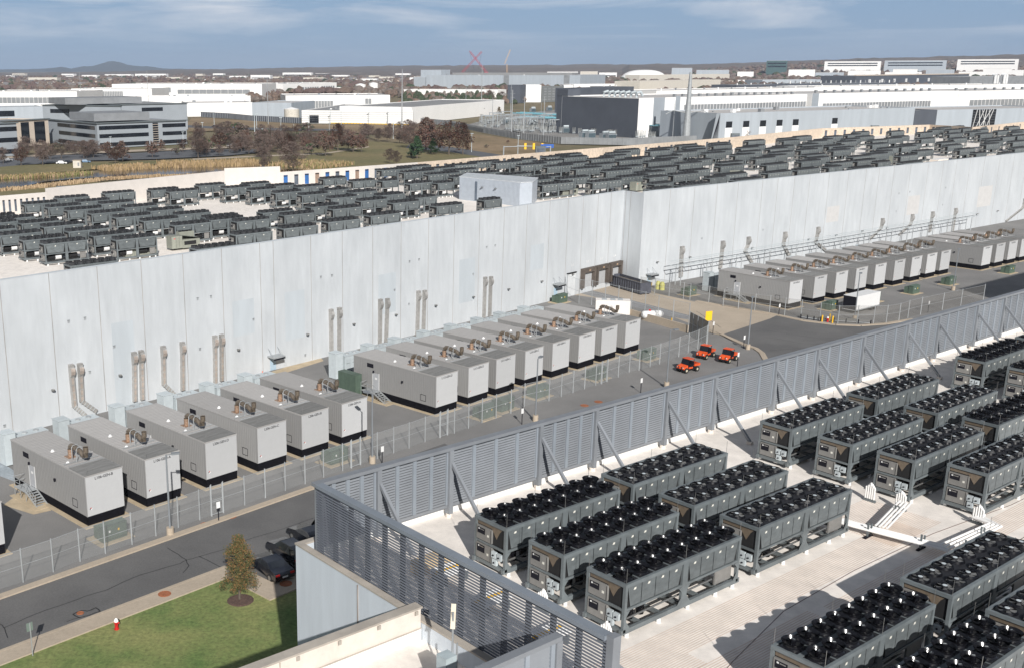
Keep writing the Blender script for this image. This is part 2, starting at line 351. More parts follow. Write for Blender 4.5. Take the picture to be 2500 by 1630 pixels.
mw.build('wall', bld)
mc = MB()
for a, b in ((W0x, W1), (W2, W3x)):
    d = (b - a).normalized(); n = Vector((-d.y, d.x, 0)); z_ = Zt if a is W0x else ZR; mc.prism([a - n * .03, b - n * .03, b + n * .4, a + n * .4], z_ + .004, z_ + .07, M_wall2)
mc.build('coping', bld)
NW = {'L': (W0, d1), 'R': (W2, d3)}
def onwall(side, x, y):
    W, d = NW[side]; n = np.array([-d.y, d.x, 0]); r_ = ray(x, y)
    t = (n @ (np.array([W.x, W.y, CAMH]) - np.array([0, 0, CAMH]))) / (n @ r_); return Vector((r_[0] * t, r_[1] * t, CAMH + r_[2] * t))
# repaired rectangles cast into the panels
def patch(side, x0, y0, x1, y1, mt=M_wall2):
    a = onwall(side, x0, y0); b = onwall(side, x1, y1); d = NW[side][1]; s0_ = (a - NW[side][0]).dot(d); s1_ = (b - NW[side][0]).dot(d); W = Vector((NW[side][0].x, NW[side][0].y, 0)); o = Vector((d.y, -d.x, 0)) * .008
    mp_ = MB(); mp_.quad([W + d * s0_ + o + Vector((0, 0, b.z)), W + d * s1_ + o + Vector((0, 0, b.z)), W + d * s1_ + o + Vector((0, 0, a.z)), W + d * s0_ + o + Vector((0, 0, a.z))], mt); mp_.build('wall_patch', bld)
for q in ((271, 790, 337, 985), (567, 737, 622, 812), (695, 715, 745, 822), (924, 672, 966, 760), (1122, 635, 1158, 733), (1296, 600, 1326, 655)): patch('L', *q)
Mp2 = mat('pinkish_patch', (.58, .57, .56), .8, var=.04, world=True)
for q in ((2218, 480, 2241, 522), (2391, 457, 2417, 502), (2020, 506, 2046, 540)): patch('R', *q, Mp2)
# parapet round the far edge, with its row of scupper openings
M_park = two('tan_parapet', (.60, .50, .40), (.54, .45, .36), .2, 1.5, streak=(1, 1, .3))  # tan base colour for the right-hand run of the parapet
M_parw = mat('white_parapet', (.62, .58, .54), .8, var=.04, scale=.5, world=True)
mfp = MB(); M_blue = mat('blue_film', (.03, .12, .33), .5); M_open = mat('grey_opening', (.10, .12, .15), .6, var=.3, scale=1)
Mbr = mat('brown_mesh', (.28, .2, .15), .8, var=.2, scale=2)
tops = [15.5] * (len(fpx) - 1); tops[2] = 16.3; tops[3] = 16.9
wins = {0: 18, 1: 8, 4: 14, 5: 12, 6: 8, 8: 8, 9: 0, 10: 12, 11: 5, 12: 7, 13: 6}
for i, (a, b) in enumerate(zip(fpx[:-1], fpx[1:])):
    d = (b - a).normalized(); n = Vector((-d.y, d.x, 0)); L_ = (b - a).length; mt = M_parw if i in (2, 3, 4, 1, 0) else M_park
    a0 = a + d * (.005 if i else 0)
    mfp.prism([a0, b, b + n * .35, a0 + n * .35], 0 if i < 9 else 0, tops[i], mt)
    k = wins.get(i, 0)
    for j in range(k):
        s = L_ * (j + .5) / k; ww = min(1.3, L_ / k * .38); q = a + d * s; o = -n * .012
        c = M_open if i not in (4,) else (M_blue, M_open, M_blue, Mbr)[j % 4]
        mop = MB(); mop.prism([q - d * ww / 2 + o, q + d * ww / 2 + o, q + d * ww / 2, q - d * ww / 2], ROOFZ + .5, tops[i] - (.9 if i != 4 else .8), c)
        mop.prism([q - d * ww / 2 + o * 2.4, q + d * ww / 2 + o * 2.4, q + d * ww / 2 + o, q - d * ww / 2 + o], tops[i] - 1.15, tops[i] - .9, M_dark); mop.build('parapet_opening', bld)  # dark strip paints the shade at the head of each opening
mfp.build('parapet', bld)
for (x, y) in ((141, 500), (1307, 388), (1784, 352), (2126, 330)):
    q = at(x, y, ROOFZ); mg = MB(); mg.box(q.x, q.y, ROOFZ, q.x + 3.2, q.y + 1.2, ROOFZ + 3.9, M_gal); mg.box(q.x + .4, q.y - .02, ROOFZ + .2, q.x + 2.8, q.y, ROOFZ + 3.2, M_open); mg.build('access_door_frame', bld)
# rooftop stair house
sh = empty('rooftop_stair_house', F(0, 0), 0, 'pale blue corrugated metal plant room standing among the rooftop chillers', 'plant room')
ba = at(1122, 433, 16.6); bb = at(1270, 447, 16.6); bc = at(1300, 446, 16.6)
M_corr = mat('pale_blue_cladding', (.40, .44, .49), .5, var=.05, scale=1.2, world=True)
mm = MB(); dd = (bb - ba); back = Vector((2.5, 9, 0)); poly = [ba, bb, bc, bc + back, ba + back]
mm.prism(poly, ROOFZ - .01, 16.6, M_corr); dn = dd.normalized(); on = Vector((dn.y, -dn.x, 0)); L_ = dd.length
for i in range(int(L_ / .35)): q = ba + dn * (.1 + i * .35); mm.prism([q + on * .05, q + dn * .12 + on * .05, q + dn * .12, q], ROOFZ, 16.55, M_corr)
mm.build('cladding', sh)
mm = MB(); mm.prism([p + (p - (ba + bb) / 2).normalized() * .15 for p in poly], 16.603, 16.75, mat('flashing', (.55, .58, .6), .5)); mm.build('roof', sh)
mm = MB(); q = ba + dn * (L_ * .27); mm.prism([q + on * .1, q + dn * .6 + on * .1, q + dn * .6 + on * .02, q + on * .02], ROOFZ + .2, 16, mat('dark_stripe', (.12, .15, .19), .5)); mm.build('door_recess', sh)
for f in (.4, .62):
    mm = MB(); q = ba + dn * (L_ * f) + on * .3; mm.tube([(q.x, q.y, 14.9), (q.x, q.y, 15.1)], [.35, .12], M_silver, 12); mm.bar(q + Vector((0, 0, 14.95)), q - on * .25 + Vector((0, 0, 14.95)), .1, .1, M_silver); mm.build('wall_lamp', sh)
# ================================================================ chillers
CH = {}; M_stack = mat('grey_fan_stack', (.030, .032, .036), .5, var=.3)  # dark grey for the far units' fan stacks, lighter than the black plastic
def chiller(key, L, W, rows, fan, panels, detail):
    H = 2.8; t = empty('rooftop_chiller', cat='chiller', label='x'); x0, x1, y0, y1 = -L / 2, L / 2, -W / 2, W / 2
    G = M_gal; m = MB(); p = .13
    for y in (y0, y1 - .14): m.box(x0, y, H - .2, x1, y + .14, H - .02, G)
    for x in (x0, x1 - .14): m.box(x, y0 + .142, H - .198, x + .14, y1 - .142, H - .022, G)
    bays = 2 if L > 6 else 1
    for y in (y0 + .01, y1 - .17):
        for x in (x0 + .01, x1 - .17): m.box(x, y, .3, x + .16, y + .16, H - .2, G)
        if bays == 2: m.box(-.2, y, .46, .2, y + .15, H - .2, G)
        m.box(x0 - .12, y, .22, x1 + .12, y + .16, .46, G)                   # skid
        m.box(x0 + .17, y + .015, 1.38, x1 - .17, y + .13, 1.5, G)
    for x in (x0 + .01, x1 - .15): m.box(x, y0 + .17, .23, x + .14, y1 - .17, .45, G); m.box(x + .01, y0 + .17, 1.38, x + .12, y1 - .17, 1.5, G)
    if detail:
        for i in range(5):
            x = x0 + L * (i + 1) / 6; m.box(x - .08, y0 + .17, .24, x + .08, y1 - .17, .4, G)
        for y in (y0 + .012, y1 - .16):
            for c, s in ((x0 + .17, 1), (-.2, -1), (.2, 1), (x1 - .17, -1)):
                if bays == 2 or abs(c) > 1: m.quad([(c, y, .46), (c + .3 * s, y, .46), (c, y, .85)], G); m.quad([(c, y, 1.38), (c + .25 * s, y, 1.38), (c, y, 1.1)], G)
    m.build('frame', t)
    m = MB()
    for x in ([x0 + .35, x0 + L * .3, x0 + L * .55, x0 + L * .8, x1 - .35]):
        for y in (y0 + .08, y1 - .08):
            m.cyl(x, y, 0, .22, .11, .11, M_white, 8)
            if detail: m.build('foot', t); m = MB()
    if not detail: m.build('foot', t)
    # V coil side plates
    m = MB(); zt, zb = H - .22, 1.5
    segs = ([(x0 + .2, -.22), (.22, x1 - .2)] if bays == 2 else [(x0 + .2, x1 - .2)])
    for y, s in ((y0 + .05, -1), (y1 - .05, 1)):
        for a, b in segs:
            m.quad([(a, y - s * .06, zb), (b, y - s * .06, zb), (b, y - s * .06, zt), (a, y - s * .06, zt)], M_dark)
            n = panels; w_ = (b - a) / n; ins = .22
            for i in range(n):
                xa, xb = a + i * w_ + .02, a + (i + 1) * w_ - .02; ia = ins if i == 0 else 0.0; ib = ins if i == n - 1 else 0.0
                m.quad([(xa + ia, y + s * .0, zb + .06), (xb - ib, y, zb + .06), (xb, y, zt), (xa, y, zt)], M_gal2)
                k = 2 if (detail and rows > n * bays) else 1
                for j in range(k):
                    xs = xa + (xb - xa) * (j + .5) / k; z = zt - .17; m.quad([(xs - .1, y + s * .008, z - .06), (xs + .07, y + s * .008, z - .06), (xs + .1, y + s * .008, z + .05), (xs - .04, y + s * .008, z + .05)], M_sticker)
    m.build('coil_panel', t)
    # end wall with its control cabinets, and far end
    m = MB(); e = x0 + .09
    m.quad([(e, y0 + .17, 1.5), (e, y1 - .17, 1.5), (e, y1 - .17, H - .2), (e, y0 + .17, H - .2)], M_dark)
    if detail:
        m.quad([(e - .02, y0 + .35, H - .25), (e - .02, y1 - .2, H - .25), (e - .02, y1 - .2, H - .42), (e - .02, y0 + .5, H - .42)], M_tan)
        m.quad([(e - .03, y0 + .75, 1.9), (e - .03, y0 + 1.2, 2.5), (e - .03, y0 + .45, 2.5)], M_tan)
    m.build('end_panel', t); m = MB(); m.quad([(x1 - .09, y0 + .17, 1.5), (x1 - .09, y1 - .17, 1.5), (x1 - .09, y1 - .17, H - .2), (x1 - .09, y0 + .17, H - .2)], M_tan)
    m.build('end_panel', t)
    for z0, z1 in ((1.56, 2.32), (.5, 1.34)):
        m = MB(); m.box(x0 - .02, y1 - 1.35, z0, x0 + .3, y1 - .2, z1, M_cab)
        m.box(x0 - .03, y1 - .85, z0 + .35, x0 - .021, y1 - .28, z1 - .08, M_txt)
        m.cyl(0, 0, 0, .001, .001, .001, M_white, 3) if 0 else None
        m.quad([(x0 - .034, y1 - .36 - .1, z1 - .2), (x0 - .034, y1 - .36, z1 - .2), (x0 - .034, y1 - .36, z1 - .12), (x0 - .034, y1 - .46, z1 - .12)], M_white)
        m.quad([(x0 - .034, y1 - .78, z1 - .19), (x0 - .034, y1 - .5, z1 - .19), (x0 - .034, y1 - .5, z1 - .14), (x0 - .034, y1 - .78, z1 - .14)], M_silver)
        m.box(x0 - .03, y1 - 1.15, z0 + .3, x0 - .021, y1 - 1.02, z0 + .42, M_sticker)
        m.box(x0 - .032, y1 - 1.31, z0 + .02, x0 - .022, y1 - 1.29, z1 - .02, M_dark)
        m.build('control_cabinet', t)
    if detail:
        for i, (y, z) in enumerate(((y1 - 1.55, 1.02), (y1 - 1.62, .62), (y1 - 1.95, 1.0))):
            m = MB(); m.box(x0 - .05, y - .16, z - .16, x0 + .1, y + .16, z + .18, M_pale); m.cyl(x0 - .07, y, z - .03, z + .03, .05, .05, M_txt, 8); m.build('switch_box', t)
    # machinery in the lower half
    m = MB()
    if detail:
        for y, z in ((y0 + .35, .75), (y0 + .5, .62), (.2, .9)): m.tube([(x0 + .6, y, z), (x1 - 1.8, y, z + .06)], .05, M_silver, 6)
        m.build('copper_line', t); m = MB(); m.tube([(x0 + .7, .1, .85), (x0 + 3.1, .1, .85)], .34, M_dark, 12); m.tube([(.6, .3, .8), (2.6, .3, .8)], .3, M_dark, 12)
        m.build('compressor', t); m = MB(); m.tube([(x0 + 3.2, .1, .85), (x0 + 3.9, .1, .85)], .28, M_white, 12); m.build('evaporator', t); m = MB(); m.cyl(x0 + 1.2, -.5, .45, 1.3, .2, .2, M_black, 10); m.cyl(x0 + 2.0, -.5, .45, 1.3, .2, .2, M_black, 10)
        m.build('receiver', t); m = MB(); m.box(x1 - 1.7, y0 + .22, .5, x1 - .35, y0 + .3, 1.36, M_cab)
    else:
        a, b = segs[0]; m.tube([(a + .5, -.3, .9), (a + 1.5, -.3, .9)], .32, M_dark, 10); m.tube([(a + 1.55, -.35, .9), (a + 2.4, -.35, .9)], .33, M_white, 10)
        if bays == 2:
            a, b = segs[1]; m.tube([(a + .4, -.3, .9), (a + 1.6, -.3, .9)], .33, M_dark, 10); m.box(b - 1.0, y0 + .2, .5, b - .1, y0 + .26, 1.36, M_cab)
    m.build('compressor', t)
    m = MB(); m.box(x0 + .142, y0 + .142, H - .12, x1 - .142, y1 - .142, H - .06, M_deck)
    if fan == 'bell': 
        for i in range(rows - 1): xx = x0 + L * (i + 1) / rows; m.box(xx - .02, y0 + .15, H - .06, xx + .02, y1 - .15, H - .03, M_gal)
        m.box(x0 + .15, -.11, H - .06, x1 - .15, .11, H - .025, M_gal)
    m.build('fan_deck', t)
    # fans
    pitch = L / rows; src = None
    if detail:
        if fan == 'bell':
            m = MB(); pr = [(H - .055, .50), (H - .02, .44), (H + .04, .39), (H + .16, .40), (H + .25, .45), (H + .27, .48)]
            for (z0, r0), (z1, r1) in zip(pr[:-1], pr[1:]): m.tube([(0, 0, z0), (0, 0, z1)], [r0, r1], M_black, 22, False)
            m.tube([(0, 0, H + .27), (0, 0, H + .12)], [.465, .38], M_black, 22, False)
            m.cyl(0, 0, H + .05, H + .06, .38, .38, M_dark, 22)
            m.cyl(0, 0, H + .06, H + .33, .13, .11, M_black, 12); m.tube([(-.06, .02, H + .345), (.06, -.02, H + .345)], .02, M_gal, 6); m.cyl(0, 0, H + .33, H + .345, .11, .08, M_deck, 12)
            for k in range(4): a = k * math.pi / 2 + .3; m.bar((.13 * math.cos(a), .13 * math.sin(a), H + .25), (.46 * math.cos(a), .46 * math.sin(a), H + .25), .02, .02, M_black)
        else:
            m = MB(); m.tube([(0, 0, H - .05), (0, 0, H + .07)], [.46, .42], M_black, 22, False); m.tube([(0, 0, H + .07), (0, 0, H - .02)], [.40, .39], M_black, 22, False); m.tube([(0, 0, H + .068), (0, 0, H + .07)], [.42, .40], M_black, 22, False)
            m.cyl(0, 0, H - .055, H - .05, .44, .44, M_dark, 20); m.cyl(0, 0, H - .04, H + .13, .13, .12, M_deck, 12); m.cyl(0, 0, H + .13, H + .14, .11, .10, M_pale, 12)
            mb_ = mat('fan_blade', (.17, .17, .165), .45, metal=.2, var=.1)
            for k in range(5):
                a = k * 2 * math.pi / 5; ca, sa = math.cos(a), math.sin(a); pts = []
                for rr, off, z in ((.12, -.05, .02), (.38, -.14, .01), (.38, .10, .06), (.12, .06, .05)): pts.append((ca * rr - sa * off, sa * rr + ca * off, H + z))
                m.quad(pts, mb_)
            m.bar((-.42, 0, H + .09), (.42, 0, H + .09), .02, .015, M_black); m.tube([(.1, 0, H + .13), (.3, -.1, H + .2), (.48, -.2, H + .05)], .012, M_black, 5, False)
        src = m.build('fan', t, smooth=True)
        first = True
        for i in range(rows):
            for y in (-.56, .56):
                f_ = src if first else src.copy()
                if not first: C.objects.link(f_)
                first = False; f_.location = (x0 + pitch * (i + .5), y, 0); f_.rotation_euler = (0, 0, random.uniform(0, 6.28))
        m = MB()
        for i in range(0, rows + 1, 4):
            for y in (y0 + .07, y1 - .07): m = MB(); m.tube([(x0 + .1 + (L - .2) * i / rows, y, H - .03), (x0 + .1 + (L - .2) * i / rows, y, H + .75)], .011, M_silver, 5); m.build('lightning_rod', t)
    else:
        m = MB()
        for i in range(rows):
            for y in (-.56, .56):
                x = x0 + pitch * (i + .5); m.tube([(x, y, H - .05), (x, y, H + .26)], [.46, .46], M_stack, 10, False); m.cyl(x, y, H + .12, H + .14, .45, .45, M_dark, 10); m.cyl(x, y, H + .14, H + .29, .16, .13, M_deck, 6)
        m.build('fan_stack', t)
    CH[key] = [t, False]; return t
chiller('bell', 8.9, 2.4, 8, 'bell', 4, True)
chiller('low', 8.9, 2.4, 8, 'low', 4, True)
chiller('m12', 6.5, 2.25, 6, 'bell', 1, False)
chiller('m16', 10.0, 2.3, 8, 'bell', 4, False)
chiller('m8', 4.6, 2.25, 4, 'bell', 1, False)
RZN = 14.3
near = [('bell', 36.6, 36.7, 'sixteen-fan chiller with tall black fan stacks, behind the near corner of the louvered screens'),
 ('bell', 36.6, 32.7, 'middle one of the three tall-stack chillers nearest the open dark louvers'),
 ('bell', 36.6, 28.85, 'tall-stack chiller whose whole long side and skid show, in front of the corner trio'),
 ('low', 46.6, 36.7, 'chiller with low pale-hubbed fans, nearest the long screen behind the first tall-stack chiller'),
 ('low', 46.8, 32.7, 'low-fan chiller in the middle of the second rank, between two others'),
 ('low', 47.0, 28.85, 'low-fan chiller whose open skid shows beside the white pipe run'),
 ('low', 62.6, 36.8, 'low-fan chiller with cabinets facing the stacked white pipes by the long screen'),
 ('low', 62.9, 32.8, 'low-fan chiller with cabinets, second from the long screen in the third rank'),
 ('low', 63.2, 29.0, 'low-fan chiller with cabinets, above the tall white pipe riser'),
 ('low', 64.4, 25.3, 'low-fan chiller with an open skid at the end of the white pipe run'),
 ('low', 73.3, 36.8, 'low-fan chiller nearest the long screen in the fourth rank'),
 ('low', 73.6, 32.7, 'low-fan chiller in the fourth rank with white pipes at its far end'),
 ('bell', 74.2, 29.0, 'tall-stack chiller cut by the edge of the picture in the fourth rank'),
 ('bell', 90.0, 36.9, 'tall-stack chiller farthest along by the long screen, cabinets in sun'),
 ('bell', 90.0, 32.9, 'chiller with cabinets at the picture edge, behind the farthest tall-stack one'),
 ('low', 100.8, 36.9, 'chiller sliver at the upper edge, beyond the farthest tall-stack chiller'),
 ('low', 47.4, 19.3, 'low-fan chiller casting a long shadow on the bare roof, second from bottom'),
 ('bell', 37.2, 19.4, 'tall-stack chiller at the very bottom, casting shadow on the pale roof'),
 ('low', 47.4, 15.5, 'low-fan chiller at the lower corner, partly cut off by the edge'),
 ('bell', 37.3, 15.5, 'tall-stack chiller in the bottom corner, mostly below the frame'),
 ('low', 74.6, 25.3, 'chiller beyond the picture edge behind the white pipe end')]
for key, u, v, l in near:
    if u > 74.3 and v < 26: continue
    place(CH, key, F(u + 4.45, v + 1.2, RZN), rz(A2), l, 'chillers on the near roof')
# far roof: near long-side left corners at deck height, measured region by region
DECK = 15.0; AF = R(51.5)
k = 7.4375; pk = []
def add(cx, cy, kk_, key, L_): pk.extend([(cx + x / kk_, cy + y / kk_, key) for x, y in L_])
add(0, 500, k, 'm12', [(-440, 490), (-40, 270), (20, 560), (440, 650), (820, 715), (1300, 1110), (1720, 570), (2130, 640), (410, 345), (820, 405), (1265, 490), (890, 50), (1245, 105), (1680, 165), (2130, 235), (-380, 360)])
add(0, 440, 3.719, 'm12', [(232, 222), (530, 168), (722, 200), (930, 217), (1145, 250), (1375, 282), (1618, 315), (1880, 345), (965, 125), (-190, 340)])
add(300, 430, k, 'm12', [(50, 570), (510, 640), (1010, 700), (1545, 790), (400, 820), (960, 900), (1360, 1330), (2090, 830), (2070, 1070), (530, 265), (865, 290), (1395, 180), (1865, 225), (2340, 260), (2230, 155)])
add(600, 420, k, 'm12', [(95, 345), (560, 385), (1040, 425), (1565, 480), (2110, 530), (330, 745), (1205, 640), (1605, 680), (720, 790), (710, 1030), (1520, 912), (2290, 800), (1425, 130), (1960, 175), (455, 265), (960, 280), (1430, 345), (1935, 380)])
add(900, 370, k, 'm16', [(255, 345), (660, 385), (1105, 425), (1560, 470), (640, 300), (1060, 325), (1490, 265), (1920, 205), (1450, 360), (1890, 420)])
add(900, 370, k, 'm12', [(770, 590), (465, 940), (1255, 1000), (205, 805), (790, 855)])
add(900, 370, k, 'm8', [(265, 540), (1270, 580), (2115, 890)])
add(1200, 350, k, 'm16', [(100, 365), (550, 405), (1035, 435), (1555, 475), (2100, 515), (1010, 260), (1335, 270), (1830, 300), (2340, 325), (945, 760), (1860, 715), (380, 320), (840, 345), (1240, 220), (1300, 385), (1800, 405), (2060, 250), (190, 590), (700, 640), (560, 695), (1270, 655)])
add(1500, 320, k, 'm16', [(95, 360), (665, 375), (1155, 400), (1675, 420), (2215, 450), (1185, 275), (1815, 275), (105, 545), (635, 575), (1200, 605), (1950, 650), (1090, 805), (1240, 1000), (70, 670), (730, 335), (320, 510), (820, 540), (1385, 550), (1330, 358), (1800, 370), (1800, 240), (1960, 590), (690, 690), (470, 775), (1300, 740), (150, 850), (2240, 905), (2310, 320)])
add(1500, 320, k, 'm12', [(655, 855), (745, 970), (1755, 860), (720, 1068)])
add(1800, 310, k, 'm16', [(215, 265), (860, 260), (1370, 275), (1905, 285), (610, 410), (1170, 430), (1765, 440), (565, 540), (1340, 585), (550, 700), (2120, 555), (200, 362), (110, 465), (730, 370), (700, 480), (1260, 385), (1280, 525), (1840, 395), (810, 228), (1090, 190), (1480, 245), (1660, 190), (2170, 108), (1980, 238), (2240, 190), (2150, 765)])
add(1800, 310, k, 'm12', [(1680, 740)])
add(2100, 290, 5.95, 'm16', [(465, 195), (885, 215), (1310, 230), (1755, 230), (190, 380), (665, 385), (1285, 400), (1845, 380), (845, 480), (250, 490), (2220, 215), (650, 655), (2260, 440), (420, 300), (900, 303), (1370, 298), (1850, 308), (1190, 358), (1060, 172), (1300, 172), (1710, 172), (2010, 190), (2170, 130), (2280, 180), (1900, 340)])
add(2100, 290, 5.95, 'm12', [(272, 640), (1700, 510), (2100, 510)])
fin = []; drop = []
LEN = {'m12': 6.5, 'm16': 10.0, 'm8': 4.6}
for x, y, key in pk:
    c = at(x, y, DECK); L_ = LEN[key]; u = c.dot(ax(AF)) + L_ / 2; v = c.dot(ay(AF)) + 1.13
    bad = False
    for (u2, v2, k2) in fin:
        du, dv = abs(u - u2), abs(v - v2); need = (L_ + LEN[k2]) / 2
        if du < need - 1.2 and dv < 2.5:
            bad = True
            if du > 1.5 or dv > 1.5: # a neighbour rather than the same unit: nudge away
                nv_ = v2 + (2.95 if v > v2 else -2.95)
                if all(abs(u - a) > (L_ + LEN[c_]) / 2 + .1 or abs(nv_ - b) > 2.5 for a, b, c_ in fin): v = nv_; bad = False
            break
    if bad: drop.append((x, y, key)); continue
    # push along u if ends overlap slightly
    for (u2, v2, k2) in fin:
        need = (L_ + LEN[k2]) / 2 + .3
        if abs(v - v2) < 2.5 and abs(u - u2) < need: u = u2 + need * (1 if u > u2 else -1)
    if any(abs(u - a) < (L_ + LEN[c_]) / 2 + .05 and abs(v - b) < 2.4 for a, b, c_ in fin): drop.append((x, y, key)); continue
    # keep inside the walls
    q = ax(AF) * u + ay(AF) * v
    def inside(q):
        for W, d in ((W0, d1), (W2, d3)):
            s = (q - Vector((W.x, W.y, 0))).dot(d); dist = (q - Vector((W.x, W.y, 0))).dot(Vector((-d.y, d.x, 0)))
            if W is W0 and s > (W1 - W0).length: continue
            if W is W2 and s < 0: continue
            if dist < 2.6: return dist - 2.6
        return 0
    g_ = inside(q)
    if g_: v += -g_
    fin.append((u, v, key))
frr = random.Random(3)
u = 232.0
while u < 520:
    v = 142.0
    while v < 214:
        uu, vv = u + v * -.09 + 15, v + frr.uniform(-.3, .3); q = ax(AF) * uu + ay(AF) * vv; g_ = inside(q)
        if not g_ and frr.random() < .34 and all(abs(uu - a) > (10 + LEN[c_]) / 2 + .4 or abs(vv - b) > 5.6 for a, b, c_ in fin): fin.append((uu, vv, 'm16'))
        v += 4.3
    u += 12.6
fin.sort(key=lambda t: t[0] + t[1] * .09)
ranks = []; 
for t in fin:
    s = t[0] + t[1] * .09
    if ranks and s - ranks[-1][0] < 9.2: ranks[-1][1].append(t)
    else: ranks.append([s, [t]])
for ri, (s, us) in enumerate(ranks):
    us.sort(key=lambda t: t[1])
    for ci, (u, v, key) in enumerate(us):
        pos = 'nearest the front wall' if ci == 0 else ORD[ci] + ' from the front wall'
        l = f"grey chiller, {pos} in the {ORD[ri % len(ORD)]} slanting rank of the far roof"
        place(CH, key, ax(AF) * u + ay(AF) * v + Vector((0, 0, ROOFZ)), rz(AF), l, 'chillers crowding the far roof', scale=(1.05, 1.03, 1.18))
for q in CH.values():
    if not q[1]:
        for c_ in list(q[0].children): bpy.data.objects.remove(c_)
        bpy.data.objects.remove(q[0])
print('DROP', len(drop), [(int(a), int(b)) for a, b, c in drop if a < 950]); print('FAR CHILLERS', len(fin), 'ranks', len(ranks))
# olive air handlers among them
M_olive = mat('olive_beige_unit', (.29, .30, .255), .6, var=.06, scale=1)
def ahu(kind, lab, q, rot):
    t = empty('air_handler', q, rot, lab, 'air handler', 'olive air handlers on the far roof'); m = MB()
    m.box(0, 0, .4, 2.4, 2.2, 2.7, M_olive); m.build('cabinet', t); m = MB(); m.box(2.41, .1, .3, 6.5, 2.1, 1.9, M_olive); m.quad([(2.41, .05, 2.72), (6.6, .05, 2.0), (6.6, 2.15, 2.0), (2.41, 2.15, 2.72)], M_olive); m.build('duct_hood', t)
    m = MB(); m.box(2.9, .04, .9, 5.6, .09, 1.6, M_dark) if kind else m.box(3.4, .02, .7, 5.6, .09, 1.2, M_dark); m.build('intake', t)
    m = MB(); m.box(.2, -.012, .5, 1.0, 0, 2.6, M_olive); m.box(.95, -.02, .5, .99, -.012, 2.6, M_dark); m.box(1.7, -.02, .6, 1.73, -.008, 2.6, M_dark); m.box(.5, -.02, 2.2, .85, -.014, 2.35, M_red); m.build('door', t)
    if kind == 2:
        m = MB(); m.box(3.0, 2.2, .3, 6.4, 3.5, 3.1, M_olive)
        for i in range(14): m.box(3.1 + i * .23, 2.14, .5, 3.2 + i * .23, 2.2, 2.9, M_olive)
        for i in range(4): m.cyl(3.5 + i * .8, 2.85, 3.1, 3.3, .34, .34, M_black, 12)
        m.build('condenser', t)
    t.scale = (.8, .8, .85); return t
for kind, x, y, l in ((1, 308, 628, 'olive air handler by the front wall behind the deck-high chiller'), (2, 420, 608, 'olive air handler with four small round fans on its condenser'), (1, 1374, 478, 'square olive air handler just right of the blue plant room'), (1, 1552, 466, 'olive air handler behind the wall corner'), (0, 1795, 436, 'olive air handler behind the right wall by a pale upstand'), (0, 2180, 398, 'olive air handler half hidden behind the right wall'), (1, 2360, 384, 'farthest olive air handler behind the right wall')):
    q = at(x, y, ROOFZ + .4); q.z = ROOFZ; ahu(kind, l, q, rz(AF))
for (x, y, l, s) in ((1990, 428, 'pale low roof upstand beside the lone bright chiller', 9), (2080, 418, 'pale low roof upstand near the right wall', 7), (2290, 392, 'pale low roof upstand behind the far right wall', 7)):
    q = at(x, y, ROOFZ + .8); m = MB(); m.box(0, 0, 0, s, 2.4, .9, M_cream); m.box(-.08, -.08, .9, s + .08, 2.48, 1.0, M_white); o = m.build('roof_upstand', loc=(q.x, q.y, ROOFZ), rot=rz(AF)); tag(o, l, 'upstand')
# white lagged pipes between the far chillers
wp = 0
PIPE_SPOTS = [(232, 594), (1180, 468), (1000, 445), (980, 452), (700, 540), (1312, 480), (1320, 478), (2060, 395), (2045, 400), (2400, 356), (1960, 398), (1065, 515), (1395, 417), (410, 575)]
for i, (x, y) in enumerate(PIPE_SPOTS):
    q = at(x, y, ROOFZ); m = MB()
    for j in range(3): m.tube([(0, j * .4, .3), (5.5, j * .4, .3), (5.5, j * .4, 1.0 + .1 * j)], .13, M_pipe, 8)
    for xx in (1, 3, 5): m.box(xx - .05, -.15, 0, xx + .05, .95, .16, M_gal)
    tag(m.build('pipe_run', loc=q, rot=rz(AF)), f'bundle of three white lagged pipes lying between far-roof chillers, {ORD[i]} of the bundles', 'pipes', 'white pipe bundles on the far roof')
# ================================================================ near building with its screens
U0 = 30.2; V0 = 44.6; ST = 18.7; SB = 14.95
nb = empty('near_building', (0, 0, 0), 0, 'pale building in front whose white roof carries big black-fanned chillers', 'building')
m = MB(); m.quad([F(29.9, -10, RZN), F(150, -10, RZN), F(150, 45.3, RZN), F(29.9, 45.3, RZN)], M_roof)
m.quad([F(2, -6, RZN - .3), F(29.896, -6, RZN - .3), F(29.896, 34.9, RZN - .3), F(2, 34.9, RZN - .3)], M_roof)
m.build('roof', nb)
m = MB(); M_wallb = mat('pale_blue_wall', (.56, .61, .66), .75, var=.05, scale=1.2, streak=(1, 1, .12), world=True)
m.prism([F(29.5, 45.7), F(29.5, 10), F(29.85, 10), F(29.85, 45.7)], 0, 14.9, M_wallb); m.prism([F(29.86, 45.7), F(150, 45.7), F(150, 45.35), F(29.86, 45.35)], 0, 14.9, M_wallb)
m.prism([F(29.45, 40.0), F(29.45, 39.94), F(29.5, 39.94), F(29.5, 40.0)], 0, 14.8, M_joint)
m.build('wall', nb)
m = MB(); m.prism([F(29.46, 45.74), F(29.46, 10), F(29.86, 10), F(29.86, 45.33), F(150, 45.33), F(150, 45.74)], 14.904, 15.0, M_coping); m.build('coping', nb)
m = MB(); m.prism([F(181, 12), F(181, 44.3), F(330, 44.3), F(330, 12)], 0, 31, M_wallb, M_roof); m.build('upper_block', nb)
m = MB(); m.prism([F(0, 35.3), F(29.44, 35.3), F(29.44, 34.95), F(0, 34.95)], 0, 15.7, M_cream)
m.prism([F(0, 34.95), F(29.44, 34.95), F(29.44, 34.9), F(0, 34.9)], RZN - .3, 14.6, M_white)
m.prism([F(0, 34.9), F(29.44, 34.9), F(29.44, 34.87), F(0, 34.87)], 14.6, 14.66, M_coping)
